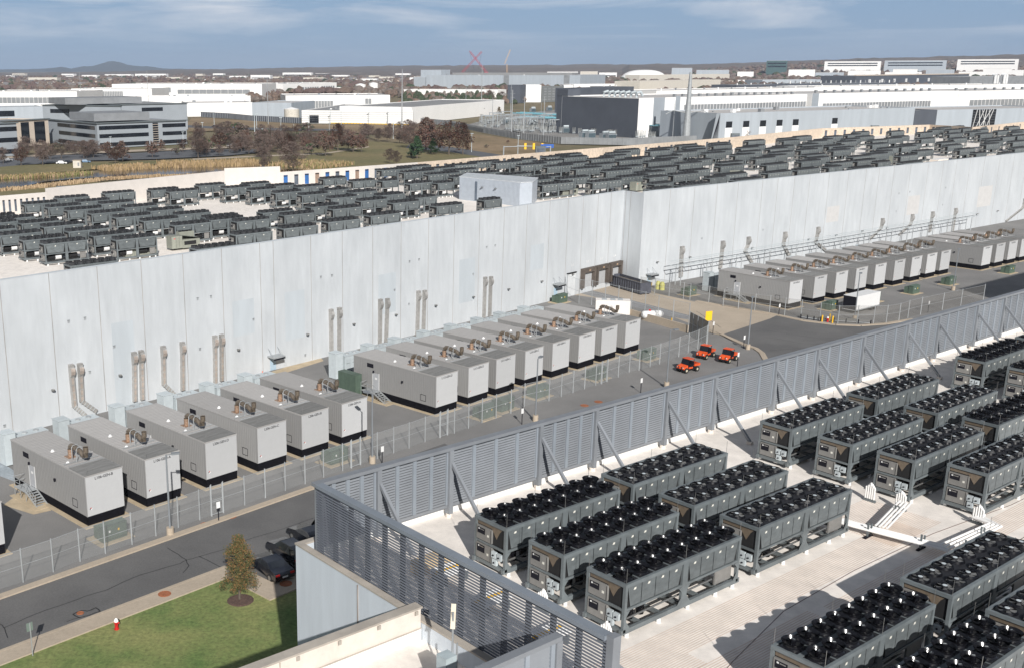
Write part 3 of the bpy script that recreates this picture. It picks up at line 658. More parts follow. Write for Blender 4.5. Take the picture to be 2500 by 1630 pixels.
for u in (12, 16.5, 21.6): m.prism([F(u, 34.94), F(u + .05, 34.94), F(u + .05, 34.9), F(u, 34.9)], 14.7, 15.6, M_coping)
m.build('parapet', nb)
m = MB(); m.prism([F(0, 35.35), F(29.43, 35.35), F(29.43, 34.8), F(0, 34.8)], 15.704, 15.8, M_coping)
for i in range(12): u = 29 - i * 2.2; m.prism([F(u, 34.82), F(u + .16, 34.82), F(u + .16, 34.78), F(u, 34.78)], 15.45, 15.66, M_coping)
m.build('parapet_coping', nb)
m = MB(); m.prism([F(30.5, 45.06), F(150, 45.06), F(150, 44.95), F(30.5, 44.95)], RZN, RZN + .35, M_white)
m.build('upstand', nb)
# walkway ribbing on the roof membrane
m = MB(); Mrib = mat('ribbed_walkway', (.68, .56, .47), .8, var=.1, world=True)
def ribs(u0, u1, v0, v1, step=.14):
    v = v0
    while v < v1: m.quad([F(u0, v, RZN + .012), F(u1, v, RZN + .012), F(u1, v + step * .35, RZN + .012), F(u0, v + step * .35, RZN + .012)], Mrib); v += step
ribs(31, 60, 26.3, 28.2); ribs(34, 46, 23.2, 25.2); ribs(47, 75, 23.4, 25.0); ribs(56.5, 62, 26.5, 31); ribs(33, 38, 25.2, 26.2)
m.build('walkway_ribbing', nb)
m = MB(); Mst = mat('seam_line', (.12, .07, .055), .8)
for pts in ([(31, 22.4), (39, 24.6), (45, 25.9), (52, 26.2), (60, 26), (68, 25.2), (80, 25)], [(32, 18.6), (36, 21.2), (38, 21.6), (41, 21.2)], [(52, 22.4), (60, 22.6), (75, 22.8)]):
    for (a, b), (c_, d_) in zip(pts[:-1], pts[1:]): m.bar(F(a, b, RZN + .012), F(c_, d_, RZN + .012), .02, .02, Mst)
m.build('roof_seam', nb)
# long louvered screen, bay by bay
post_px = [(928, 1140), (1104, 1091.6), (1316.6, 1029), (1459, 994), (1631, 946), (1747.7, 913.6), (1892, 872), (1991, 844), (2099, 813), (2204, 783), (2283.5, 763), (2377.6, 737.5), (2445, 720)]
pu = [at(x, y, ST).dot(ax(A2)) for x, y in post_px]; print('screen posts', [round(a, 1) for a in pu])
pu = [U0 + .1] + pu + [pu[-1] + 6.1 * i for i in range(1, 4)]
scr = empty('louvered_screen', F(U0, V0, 0), rz(A2), 'long blue-grey louvered metal screen along the edge of the near roof', 'screen')
M_louvl = mat('light_louver', (.25, .28, .315), .5, var=.05)
def lbay(x0, x1, name='louver_panel'):
    """a bay seen from the roof side; local x along, y outwards"""
    m = MB(); z0, z1 = SB + .15, ST - .22; n = 4; w_ = (x1 - x0) / n
    m.quad([(x0, .12, z0), (x1, .12, z0), (x1, .12, z1), (x0, .12, z1)], M_louvd)
    for i in range(n + 1):
        x = x0 + i * w_; m.box(x - .12, -.10, z0, x + .12, .02, z1, M_louvl)
    nb_ = 21
    for j in range(nb_):
        z = z0 + (z1 - z0) * (j + .15) / nb_; h = (z1 - z0) / nb_
        m.quad([(x0, -.045, z + h * .10), (x1, -.045, z + h * .10), (x1, -.01, z + h * .80), (x0, -.01, z + h * .80)], M_louv)
    return m.build(name, scr)
for i, (a, b) in enumerate(zip(pu[:-1], pu[1:])): lbay(a - U0 + (.15 if i else 0), b - U0 - .15)
for i, u in enumerate(pu):
    m = MB(); x = u - U0
    m.box(x - .15, -.28, RZN + .25, x + .15, .14, ST - .2, M_louv); m.build('post', scr)
    m = MB(); m.cyl(x, -.08, RZN, RZN + .25, .2, .2, M_cream, 10); m.build('post_foot', scr)
    if i:
        m = MB(); m.bar((x + .05, -.25, ST - 1.0), (x + .05, -3.3, RZN + .2), .18, .18, M_louv); m.box(x - .1, -3.5, RZN, x + .2, -3.15, RZN + .22, M_cream); m.build('brace', scr)
m = MB(); m.box(-.2, -.25, ST - .2, pu[-1] - U0 + 5, .22, ST, M_louv); m.build('top_rail', scr)
m = MB(); m.box(0, -.06, SB - .05, pu[-1] - U0 + 5, .16, SB + .15, M_louv); m.build('bottom_rail', scr)
# open dark louvers across the end
sc2 = empty('open_louver_screen', F(U0, V0, 0), rz(A2), 'dark see-through screen of horizontal blades across the building end', 'screen')
M_louvm = mat('blade_grey', (.115, .125, .145), .4, var=.06); LV = 20.1; m = MB(); nbl = 26
for j in range(nbl):
    z = RZN + .45 + (ST - .3 - RZN - .45) * j / (nbl - 1)
    m.quad([(-.13, -.1, z - .03), (-.13, -LV, z - .03), (-.08, -LV, z + .03), (-.08, -.1, z + .03)], M_louvm); m.quad([(-.08, -.1, z + .03), (-.08, -LV, z + .03), (-.06, -LV, z - .02), (-.06, -.1, z - .02)], M_louvd)
m.build('blade', sc2)
for i in range(15):
    y = -.15 - i * (LV - .3) / 14; m = MB(); m.box(.0, y - .09, RZN + .3, .22, y + .09, ST - .2, M_louvd); m.build('mullion', sc2)
m = MB(); m.box(-.22, -LV, ST - .2, .25, -.25, ST, mat('mid_louver', (.19, .215, .245), .45, var=.06)); m.build('top_rail', sc2)
m = MB(); m.tube([(-.1, -.1, RZN + .3), (-.1, -LV, RZN + .3)], .13, M_louvd, 8); m.build('bottom_rail', sc2)
m = MB(); m.box(-.1, -LV - .35, RZN, .35, -LV, ST + .02, M_louv); m.bar((.2, -LV - .1, ST - 1.2), (3.6, -LV + .2, RZN + .2), .18, .18, M_louv); m.build('post', sc2)
# the second louvered screen at the bottom
sc3 = empty('lower_louvered_screen', F(28.7, 25.7, 0), rz(A2), 'short blue-grey louvered screen at the bottom edge, facing the antenna mast', 'screen')
m = MB(); 
for j in range(24):
    z = RZN + .1 + (ST - .3 - RZN - .1) * j / 24; h = .17
    m.quad([(-16, -.06, z), (-.3, -.06, z), (-.3, -.02, z + h * .78), (-16, -.02, z + h * .78)], M_louv)
m.quad([(-16, .1, RZN), (-.3, .1, RZN), (-.3, .1, ST - .2), (-16, .1, ST - .2)], M_louvd)
m.build('louver_panel', sc3)
for i in range(12):
    m = MB(); x = -.4 - i * 1.4; m.box(x - .11, -.12, RZN, x + .11, .05, ST - .2, M_louvl); m.build('mullion', sc3)
m = MB(); m.box(-16, -.2, ST - .2, 0, .2, ST, M_louv); m.build('top_rail', sc3)
m = MB(); m.box(-.28, -.2, RZN - .3, .04, .2, ST - .21, M_louv); m.build('post', sc3)
# antenna mast on the lower roof
q = F(27.2, 30.2, RZN - .3); t = empty('antenna_mast', q, rz(A2), 'grey steel antenna mast with a cream panel and a metal junction box', 'antenna')
m = MB(); m.tube([(0, 0, 0), (0, 0, 4.2)], .045, M_post, 8); m.tube([(.35, .1, 0), (.35, .1, 2.6)], .04, M_post, 8); m.box(-.7, -.6, 0, -.4, -.2, .15, M_txt); m.box(.6, .2, 0, .9, .5, .15, M_txt); m.box(-.2, .5, 0, .2, .8, .15, M_white)
for a in (.3, 2.3, 4.4): m.bar((0, 0, 1.3), (.9 * math.cos(a), .9 * math.sin(a), .05), .05, .05, M_post)
for z in (.4, .8): m.bar((-.4, 0, z), (.5, .1, z), .04, .04, M_post)
m.build('mast', t)
m = MB(); m.box(-.62, -.3, 1.25, -.02, .3, 2.35, mat('junction_box_paint', (.45, .52, .54), .45)); m.build('junction_box', t)
m = MB(); m.bar((-.1, -.1, 3.5), (.25, .25, 4.4), .2, .1, mat('cream_panel', (.62, .55, .42), .5)); m.build('antenna_panel', t)
m = MB(); 
for dx in (.05, .12): m.tube([(dx, 0, 1.2), (dx + .1, -.1, .5), (dx - .4, -.5, .05), (dx - .9, -.9, .04)], .02, M_txt, 5)
m.build('cable', t)
# white pipe run with riser fans
def riser(q, rot, lab):
    t = empty('pipe_riser', q, rot, lab, 'pipes', 'white pipe risers by the chillers'); m = MB()
    for i in range(5):
        x = i * .17; m.tube([(x, 0, .2), (x, 0, 1.3 - abs(i - 2) * .12), (x + (2 - i) * .1, .06, 1.42 - abs(i - 2) * .1)], .075, M_pipe, 8)
    m.build('pipe', t); m = MB(); m.box(-.1, -.1, 0, .85, .1, .16, M_gal); m.build('support', t); t.scale = (.78, .78, .85); return t
for u, v, l in ((35.6, 33.3, 'white pipe riser at the cabinets of the middle tall-stack chiller'), (35.6, 29.3, 'white pipe riser at the cabinets of the frontmost tall-stack chiller'), (61.7, 31.0, 'white pipe riser shaped like a small house, above the low-fan chiller end'), (61.9, 29.2, 'tall white pipe riser at the start of the long pipe run'), (63.4, 25.4, 'white pipe riser at the far end of the long pipe run'), (56.6, 38.4, 'white pipe riser beside the stacked white pipes near the long screen')):
    riser(F(u, v, RZN), rz(A2) - math.pi / 2 if v != 31 else rz(A2) - math.pi / 2, l)
t = empty('pipe_run', F(0, 0, RZN), rz(A2), 'long run of white lagged pipes crossing the pale roof between chillers', 'pipes')
def off_line(pts, o):
    out = []; P_ = [Vector(p) for p in pts]
    for i, p in enumerate(P_):
        d = (P_[min(i + 1, len(P_) - 1)] - P_[max(i - 1, 0)]); d.z = 0; d.normalize(); n = Vector((-d.y, d.x, 0))
        if 0 < i < len(P_) - 1: c_ = (P_[i] - P_[i - 1]); c_.z = 0; c_.normalize(); k_ = 1 / max(.5, d.dot(c_)); n = n * k_
        out.append(p + n * o)
    return out
for i in range(4):
    m = MB(); m.tube(off_line([(56.4, 30.2, .45), (56.9, 27.6, .45), (57.6, 24.2, .45), (63.0, 24.0, .45), (63.4, 25.2, .45)], (i - 1.5) * .2), .075, M_pipe, 8); m.build('pipe', t)
for i in range(4):
    m = MB(); m.tube(off_line([(61.7, 28.6, .62), (57.2, 27.6, .62)], (i - 1.5) * .2), .07, M_pipe, 8); m.build('pipe', t)
for x, y in ((56.5, 28), (57.3, 25.4), (58.5, 23.6), (61, 23.9), (60.2, 28.4)):
    m = MB(); m.box(x - .3, y - .08, 0, x + .5, y + .08, .08, M_txt); m.box(x - .02, y - .05, .08, x + .03, y + .05, .9, M_gal); m.box(x + .35, y - .05, .08, x + .4, y + .05, .75, M_gal); m.build('support', t)
# timber, loose pipes, ladder trays near the screens
for u, v, l, n in ((34.0, 39.5, 'pale timber crate of fittings in the corner of the screens', 1), (56.3, 40.6, 'pale timber beam lying by a stack of white pipes', 0)):
    t = empty('timber_crate', F(u, v, RZN), rz(A2) + .05, l, 'crate'); m = MB(); m.box(-.9, 0, 0, 1.5, .7, .75 if n else .35, M_wood); m.build('box', t)
for u, v, l in ((34.3, 37.9, 'stack of short white pipes with yellow tape in the screen corner'), (56.0, 38.5, 'stack of white pipes beside the timber beam'), (33.8, 34.3, 'short white pipes seen through the dark open louvers'), (33.6, 30.2, 'white and yellow pipes behind the end of the open louvers')):
    m = MB()
    for i in range(6): m.tube([(-.9, i * .2, .55), (.9, i * .2, .55)], .085, M_pipe if i != 3 else M_yellow, 8)
    for x in (-.7, .7): m.box(x - .05, -.1, 0, x + .05, 1.1, .46, M_gal)
    tag(m.build('pipe_stack', loc=F(u, v, RZN), rot=rz(A2)), l, 'pipes', 'stacked pipes on the near roof')
# ================================================================ generators
GW, GL, GH, TK = 3.85, 14.2, 4.83, .95
def generator(stairs, label, caption, side_door=True):
    t = empty('generator', cat='generator', label=label, group='generator enclosures in rows')
    m = MB(); m.box(0, .02, TK, GW, GL, GH - .12, M_gside)
    n = int(GL / .3)
    for i in range(n):
        for x, s in ((0, -1), (GW, 1)): y = .05 + i * GL / n; m.box(min(x, x + s * .02), y, TK + .05, max(x, x + s * .02), y + .16, GH - .14, M_gside)
    m.build('enclosure', t)
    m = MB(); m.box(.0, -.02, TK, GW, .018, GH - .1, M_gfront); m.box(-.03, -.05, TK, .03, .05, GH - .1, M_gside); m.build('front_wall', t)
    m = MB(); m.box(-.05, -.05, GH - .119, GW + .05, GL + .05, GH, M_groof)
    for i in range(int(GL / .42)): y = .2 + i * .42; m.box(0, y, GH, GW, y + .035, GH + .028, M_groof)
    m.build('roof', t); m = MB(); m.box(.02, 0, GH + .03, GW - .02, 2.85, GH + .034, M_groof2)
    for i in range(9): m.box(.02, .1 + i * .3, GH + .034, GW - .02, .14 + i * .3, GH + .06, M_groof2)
    m.build('front_roof', t); m = MB()
    for y in (3.0, 3.9): m.box(.15, y, GH + .03, GW - .15, y + .09, GH + .1, M_post)
    m.build('roof_rail', t)
    m = MB(); m.box(.03, .03, .0, GW - .03, GL - .03, TK, M_gtank); m.build('fuel_tank', t)
    m = MB(); m.prism([(-.45, -.45), (GW + .4, -.45), (GW + .4, GL + .3), (-.45, GL + .3)], -.01, .07, M_concy); m.build('slab', t)
    # exhaust
    x = 1.75; m = MB(); m.box(x - .45, 5.1, GH, x + .35, 6.0, GH + .06, M_copper); m.tube([(x, 5.55, GH), (x, 5.55, GH + .75)], .26, M_copper, 14)
    pts = [(x, 5.55, GH + .75), (x, 5.47, GH + 1.0), (x, 5.25, GH + 1.18), (x, 4.9, GH + 1.22), (x, 3.6, GH + 1.0), (x, 3.1, GH + .78)]
    m.tube(pts, .25, M_bronze, 14); m.tube([(x, 3.1, GH + .78), (x + .02, 2.75, GH + .85), (x + .02, 2.65, GH + 1.2), (x + .02, 2.65, GH + 1.7)], .25, M_bronze, 14, False); m.cyl(x + .02, 2.65, GH + 1.6, GH + 1.62, .23, .23, M_dark, 12)
    m.build('exhaust_pipe', t, smooth=True)
    for y in (3.75, 4.6):
        m = MB(); m.tube([(x - .36, y, GH + .02), (x - .36, y, GH + 1.2), (x - .2, y, GH + 1.42), (x + .2, y, GH + 1.42), (x + .36, y, GH + 1.2), (x + .36, y, GH + .02)], .045, M_post, 6); m.build('pipe_strap', t)
    m = MB(); m.cyl(1.2, 8.0, GH, GH + .22, .22, .08, M_white, 8); m.build('roof_vent', t); m = MB(); m.cyl(.7, 4.2, GH, GH + .15, .2, .1, M_white, 8); m.build('roof_vent', t)
    m = MB(); m.box(-.05, 10.6, 3.75, -.02, 11.7, 4.25, M_txt); m.build('louver', t)
    m = MB(); m.cyl(-.1, 5.5, 2.9, 3.15, .12, .12, M_txt, 8); m.build('side_lamp', t); m = MB(); m.cyl(-.1, 10.5, 3.2, 3.45, .12, .1, M_txt, 8); m.build('side_lamp', t)
    m = MB(); a, b, c, d = 1.6, 2.45, 1.35, 2.1
    for q in ((a, c, b, c + .05), (a, d, b, d + .05), (a, c, a + .05, d), (b, c, b + .05, d)): m.box(-.035, q[0], q[1], -.02, q[2], q[3], M_txt)
    m.build('hatch', t)
    if side_door:
        m = MB(); m.box(-.04, 9.6, TK + .05, -.02, 10.7, 3.15, mat('door_grey', (.45, .46, .48), .5, var=.04)); m.box(-.05, 9.55, TK, -.02, 9.62, 3.2, M_white); m.box(-.05, 10.68, TK, -.02, 10.75, 3.2, M_white); m.box(-.05, 9.9, 2.35, -.041, 10.3, 2.6, M_white); m.build('door', t)
    m = MB(); h = TK + .55; m.quad([(.42, -.03, h), (.58, -.03, h + .14), (.42 + .0, -.03, h + .28), (.26, -.03, h + .14)], M_white); m.quad([(.42, -.034, h + .28), (.34, -.034, h + .21), (.42, -.034, h + .14), (.5, -.034, h + .21)], M_red); m.quad([(.34, -.034, h + .21), (.26, -.034, h + .14), (.34, -.034, h + .07), (.42, -.034, h + .14)], M_txt); m.build('hazard_sign', t)
    if caption: text(caption, .36, M_txt, t, (GW * .5, -.028, GH - .42), (math.pi / 2, 0, 0), 'lettering', .003)
    m = MB(); m.tube([(.3, .15, GH), (.3, .15, GH + .7)], .012, M_silver, 4); m.build('lightning_rod', t)
    if stairs:
        s = empty('access_stair', cat='stairs', label='grey steel stair climbing to the side door of ' + stairs); m = MB()
        m.box(-1.3, 9.3, TK - .02, -.06, 11.6, TK + .03, M_post)
        for i in range(6): z = TK - (i + 1) * .155; y = 9.2 - i * .3; m.box(-1.15, y - .26, z, -.15, y, z + .04, M_post)
        for x_ in (-1.2, -.1): m.bar((x_, 9.3, TK), (x_, 7.3, .0), .05, .2, M_post)
        m.build('steps', s)
        for x_ in (-1.25,):
            m = MB()
            for z in (.55, 1.05): m.bar((x_, 7.4, z), (x_, 9.3, TK + z), .045, .045, M_post); m.bar((x_, 9.3, TK + z), (x_, 11.6, TK + z), .045, .045, M_post)
            for y, z0 in ((7.4, .05), (8.4, .5), (9.3, 0), (10.4, 0), (11.6, 0)): m.bar((x_, y, z0), (x_, y, (TK if y >= 9.3 else (y - 7.4) * .5) + 1.07), .05, .05, M_post)
            for z in (.55, 1.05): m.bar((x_, 11.6, TK + z), (-.1, 11.6, TK + z), .045, .045, M_post)
            m.bar((x_, 10.0, TK - .1), (x_ + .3, 11.3, .05), .04, .04, M_txt); m.build('handrail', s)
        m = MB(); m.prism([(-1.7, 6.6), (-.5, 6.6), (-.5, 11.9), (-1.7, 11.9)], 0, .05, M_concy); m.build('footing', s)
        return t, s
    return t, None
g1px = [(205.6, 1162.7), (352, 1121), (500, 1079.4), (626.7, 1043), (735, 1012), (833.7, 984)]
g2px = [(1065, 918), (1143, 895.3), (1213, 876.5), (1281.7, 855.8), (1349.7, 837), (1412, 818), (1470.4, 802.8), (1527.7, 785.9)]
c8 = lambda x, y: (1860 + x / 3.71875, 340 + y / 3.71875)
g3px = [c8(*q) for q in ((270, 1295), (465, 1245), (655, 1205), (845, 1170), (1020, 1135), (1195, 1100), (1360, 1070), (1520, 1045), (1690, 1025))]
g4px = [c8(*q) for q in ((1995, 975), (2130, 952), (2257, 930), (2375, 908))]
cap1 = ['L106-GEN-B', 'L106-GEN-A', 'L206-GEN-D', 'L206-GEN-C', 'L206-GEN-B', 'L206-GEN-A']
cap2 = ['L112-GEN-D', 'L212-GEN-D', 'L211-GEN-C', 'L210-GEN-C', 'L202-GEN-C', 'L202-GEN-B', 'L202-GEN-A', 'L201-GEN-A']
AG1, AG3 = R(46.2), R(53.6)
def line_fit(px, Z):
    Q = [at(x, y, Z) for x, y in px]; return Q
gens = []
for grp, px, A, caps, gl in (('one', g1px, AG1, cap1, 'front row'), ('two', g2px, AG1, cap2, 'middle row'), ('three', g3px, AG3, ['L%d-GEN-%s' % (301 + i, 'ABCD'[i % 4]) for i in range(9)], 'far row by the right wall'), ('four', g4px, AG3, ['L31%d-GEN-A' % i for i in range(4)], 'farthest row at the right edge')):
    Q = line_fit(px, GH); d = ax(A); o0 = Q[0]
    # even spacing along the row, least squares
    ss = [(q - o0).dot(d) for q in Q]; oo = [(q - o0).dot(ay(A)) for q in Q]; n = len(ss); xs = list(range(n))
    b = np.polyfit(xs, ss, 1); c_ = np.polyfit(xs, oo, 1); print('gens', grp, [round(s, 1) for s in ss], [round(s, 1) for s in oo])
    for i in range(n):
        s = ss[i]; o = sum(oo) / n
        q = o0 + d * s + ay(A) * o; q.z = 0
        if grp in ('one', 'two'): lab = 'grey generator enclosure with bronze exhaust, lettered ' + caps[i] + ', in the ' + gl
        else: lab = f'grey generator enclosure, {ORD[i]} from the left in the {gl}'
        st_ = {('one', 0): 'the frontmost lettered generator', ('two', 0): 'the first generator of the middle row', ('three', 0): 'the first generator by the right wall'}.get((grp, i))
        t, s_ = generator(st_, lab, caps[i])
        for e in (t, s_):
            if e: e.location = q; e.rotation_euler = (0, 0, rz(A))
        gens.append((grp, i, q, A))
q = at(12, 1325, .95) - ax(AG1) * 3.85; q.z = 0; t, s_ = generator(None, 'generator enclosure at the left edge, only its front corner showing', None); t.location = q; t.rotation_euler = (0, 0, rz(AG1))
# pale switch cabinets behind the generators
CB = {}
def cabinet():
    t = empty('switch_cabinet', cat='cabinet', label='x'); m = MB(); m.box(0, 0, .1, 3.3, 1.4, 2.9, M_pale); m.box(-.06, -.06, 2.9, 3.36, 1.5, 2.98, M_pale); m.build('body', t)
    for i in range(3): m = MB(); m.box(.08 + i * 1.08, -.03, .25, 1.08 + i * 1.08, -.002, 2.55, M_pale); m.box(.25 + i * 1.08, -.04, 1.9, .9 + i * 1.08, -.031, 1.95, M_gal2); m.build('door', t)
    m = MB(); m.box(-1.6, .1, .1, -.3, 1.5, 3.5, M_pale); m.box(-1.66, .04, 3.5, -.24, 1.56, 3.58, M_pale); m.build('side_cabinet', t)
    m = MB(); m.prism([(-.3, -.6), (5.0, -.6), (5.0, 1.8), (-.3, 1.8)], -.01, .08, M_conc); m.build('slab', t)
    m = MB(); m.cyl(1, .7, 2.98, 3.1, .3, .3, M_post, 10); m.build('roof_vent', t); m = MB(); m.cyl(2.3, .7, 2.98, 3.1, .3, .3, M_post, 10); m.build('roof_vent', t); return t
CB['c'] = [cabinet(), False]
for grp, i, q, A in gens:
    if grp == 'four': continue
    nm = {'one': 'front row', 'two': 'middle row', 'three': 'far row'}[grp]
    place(CB, 'c', q + ay(A) * (19.4 if grp != 'three' else 17.2) + ax(A) * 3.3, rz(A), f'pale blue-white switch cabinet behind the {ORD[i]} generator of the {nm}', 'switch cabinets behind generators')
t = empty('dark_green_cabinet', at(868, 972), rz(AG1), 'dark green cabinet behind the first generator of the middle row', 'cabinet'); m = MB(); m.box(0, 0, .05, 1.1, 3.2, 3.0, M_green); m.build('body', t)
# transformers in front of generators
TR = {}
t = empty('pad_transformer', cat='transformer', label='x'); m = MB(); m.box(0, 0, .1, 2.4, .8, 1.5, M_green); m.box(.1, .82, .1, 2.3, 1.7, 1.25, M_green); m.build('tank', t)
m = MB(); m.quad([(-.05, -.05, 1.52), (2.45, -.05, 1.52), (2.45, .85, 1.62), (-.05, .85, 1.62)], M_green); m.box(-.04, -.04, 1.45, 2.44, .84, 1.515, M_green); m.build('lid', t)
m = MB(); m.prism([(-.5, -.5), (2.9, -.5), (2.9, 2.1), (-.5, 2.1)], -.01, .08, M_concy); m.build('slab', t)
m = MB()
for x in (.6, 1.5): m.box(x, -.02, .9, x + .16, -.004, 1.1, M_yellow if x > 1 else M_white)
m.build('warning_sign', t)
TR['t'] = [t, False]
for x, y, A, l in ((282, 1318, AG1, 'green pad transformer behind the fence by the first lettered generator'), (830, 1130, AG1, 'green transformer behind the fence near the last front-row generator'), (1195, 1020, AG1, 'green transformer before the first generators of the middle row'), (1240, 1002, AG1, 'small green transformer beside the third middle-row generator'), (1325, 970, AG1, 'green transformer behind the lamp post in the middle row'), (1468, 926, AG1, 'green transformer behind the service gate frame'), (1590, 878, AG1, 'green transformer at the end of the middle row'),
                   (2035, 757, AG3, 'green transformer beside the white trailer'), (2140, 738, AG3, 'green transformer before the fourth far-row generator'), (2236, 718, AG3, 'green transformer in sun before the far row'), (2325, 696, AG3, 'green transformer near the tall far lamp post'), (2470, 668, AG3, 'green transformer at the right edge'), (1690, 722, AG3, 'green transformer behind the far fence by the first far-row generator'), (1375, 740, AG1, 'green transformer at the end of the docks ramp')):
    q = at(x, y); place(TR, 't', q - ax(A) * 1.2, rz(A), l, 'green pad transformers')
# ---------------------------------------------------------------- duct ladders on the wall
M_duct = mat('aged_duct', (.37, .36, .345), .6, metal=.15, var=.15, scale=2); M_duct2 = mat('pinkish_duct_face', (.38, .325, .285), .65, var=.15, scale=2)
def duct(side, top, bot, ang=None, pink=False, label=''):
    d = NW[side][1]; W = NW[side][0]; A = math.atan2(d.x, d.y)
    pt = onwall(side, *top); pb = onwall(side, *bot); o = Vector((pt.x, pt.y, 0)) + Vector((d.y, -d.x, 0)) * .0
    t = empty('cable_duct', o, rz(A), label, 'duct', 'cable ducts climbing the long wall')
    z1, z0 = pt.z, pb.z; w_ = .55 if side == 'L' else .85; nn = 1 if side == 'L' else 2; xb = (pb - pt).dot(d)
    m = MB(); m.box(-w_ * .5, -.5, z1 - .35, w_ * .5, -.006, z1, M_duct); m.quad([(-w_ * .55, -.02, z1), (w_ * .55, -.02, z1), (w_ * .55, -.55, z1 - .1), (-w_ * .55, -.55, z1 - .1)], M_duct)
    # elbow hood bulging outwards
    pr = [(-.3, z1 - .25), (-.62, z1 - .45), (-.72, z1 - .85), (-.6, z1 - 1.25), (-.36, z1 - 1.6)]
    for (ya, za), (yb, zb) in zip(pr[:-1], pr[1:]):
        mm_ = M_duct2 if pink and z1 - .9 < za < z1 - .4 else M_duct
        m.quad([(-w_ * .5, ya, za), (w_ * .5, ya, za), (w_ * .5, yb, zb), (-w_ * .5, yb, zb)], mm_)
        for x in (-w_ * .5, w_ * .5): m.quad([(x, ya, za), (x, yb, zb), (x, -.006, zb), (x, -.006, za)], M_duct)
    m.build('hood', t)
    m = MB(); h = z1 - 1.6 - z0; n = max(2, int(h / .75))
    for r_ in range(nn):
        ww = w_ / nn; xc = -w_ / 2 + ww * (r_ + .5)
        m.quad([(xc - ww * .30, -.34, z1 - 1.6), (xc + ww * .30, -.34, z1 - 1.6), (xc + ww * .30 + xb, -.34, z0), (xc - ww * .30 + xb, -.34, z0)], M_duct2 if pink else M_duct)
        for s in (-1, 1):
            x = xc + s * ww * .46; m.quad([(x, -.36, z1 - 1.6), (x, -.006, z1 - 1.6), (x + xb, -.006, z0), (x + xb, -.36, z0)], M_duct); m.bar((x - s * ww * .08, -.36, z1 - 1.6), (x - s * ww * .08 + xb, -.36, z0), .12, .05, M_duct)
        if pink:
            for i in range(n): zz = z1 - 1.6 - h * i / n; m.bar((xc - ww * .45 + xb * i / n, -.35, zz), (xc + ww * .45 + xb * i / n, -.35, zz), .05, .14, M_duct)
    m.build('riser', t)
    if ang:
        pa = onwall(side, *ang); dx = (pa - pt).dot(d); za = pa.z; m = MB()
        for r_ in range(nn):
            off = (r_ - (nn - 1) / 2) * w_ / nn; m.bar((xb + off, -.2, z0 + .1), (dx + off, -.2, za), w_ / nn * .9, .3, M_duct, up=(0, 1, 0))
            if pink:
                for i in range(5): f_ = i / 5; m.bar((xb + (dx - xb) * f_ - .2, -.37, z0 + (za - z0) * f_ - .15), (xb + (dx - xb) * f_ + .2, -.37, z0 + (za - z0) * f_ + .2), .05, .03, M_pale)
        m.build('bent_run', t)
dl_ = [((170.7, 887), (180, 992), (206, 1012)), ((192, 884.5), (197.6, 979), (233, 1002)), ((324, 857.6), (327, 978)), ((341.5, 853.6), (345.5, 974)), ((395, 843), (398, 938), (425, 963)), ((442, 833.4), (444, 951)), ((521.6, 818), (524, 948)), ((538, 815), (539.5, 928)), ((805.5, 754), (807, 868)), ((825.7, 750), (826, 870)), ((926, 729.6), (925, 838)), ((943, 728), (940, 834)), ((1019, 709.4), (1016, 818)), ((1034, 708), (1031, 814)), ((1182, 675.8), (1179, 775)), ((1196, 674.5), (1193, 772))]
for i, q in enumerate(dl_): duct('L', q[0], q[1], q[2] if len(q) > 2 else None, i < 8, f'hooded cable duct on the long wall, {ORD[i]} from the left')
dr_ = [((1663.5, 601), (1659.5, 676)), ((1763, 588), (1756, 655)), ((1826, 578), (1817, 614), (1834, 642)), ((1915, 566), (1909.8, 598), (1924, 623)), ((1995.8, 554), (1989, 592), (2018, 615)), ((2153, 533), (2147.7, 560), (2122, 584)), ((2226, 523), (2220, 550), (2194, 573)), ((2275.5, 516.5), (2268, 566)), ((2332, 508), (2323, 565)), ((2500, 485), (2494, 510), (2455, 540))]
for i, q in enumerate(dr_): duct('R', q[0], q[1], q[2] if len(q) > 2 else None, False, f'double cable duct on the right-hand wall, {ORD[i]} from the corner')
# wall lamps, vents
FX = {}
t = empty('wall_lamp', cat='lamp', label='x'); m = MB(); m.tube([(0, -.35, -.02), (0, -.35, .1), (0, -.3, .2)], [.22, .24, .1], M_silver, 10); m.build('shade', t); m = MB(); m.bar((0, 0, .05), (0, -.25, .08), .08, .08, M_txt); m.build('bracket', t); FX['l'] = [t, False]
t = empty('wall_vent', cat='vent', label='x'); m = MB(); m.box(-.14, -.05, -.14, .14, -.012, .14, M_post); m.build('grille', t); m = MB(); m.box(-.16, -.07, .14, .16, -.01, .18, M_gal); m.build('hood', t); FX['v'] = [t, False]
for i, (s, x, y) in enumerate((('L', 126, 951), ('L', 290, 915), ('L', 579, 852.5), ('L', 748, 816), ('L', 861, 791), ('L', 964, 768), ('L', 1061, 746), ('L', 1153, 725), ('L', 1239, 706), ('L', 1320, 687), ('L', 1395.5, 670), ('L', 1465, 655), ('R', 1602.5, 640), ('R', 1682, 628), ('R', 1834, 605.5), ('R', 1972, 584), ('R', 2039, 574), ('R', 2103, 564.5), ('R', 2163, 556), ('R', 2383.5, 523), ('R', 2433.7, 515.5))):
    q = onwall(s, x, y); place(FX, 'l', q, rz(math.atan2(NW[s][1].x, NW[s][1].y)), f'small domed wall lamp, {ORD[i]} from the left along the long wall', 'domed wall lamps')
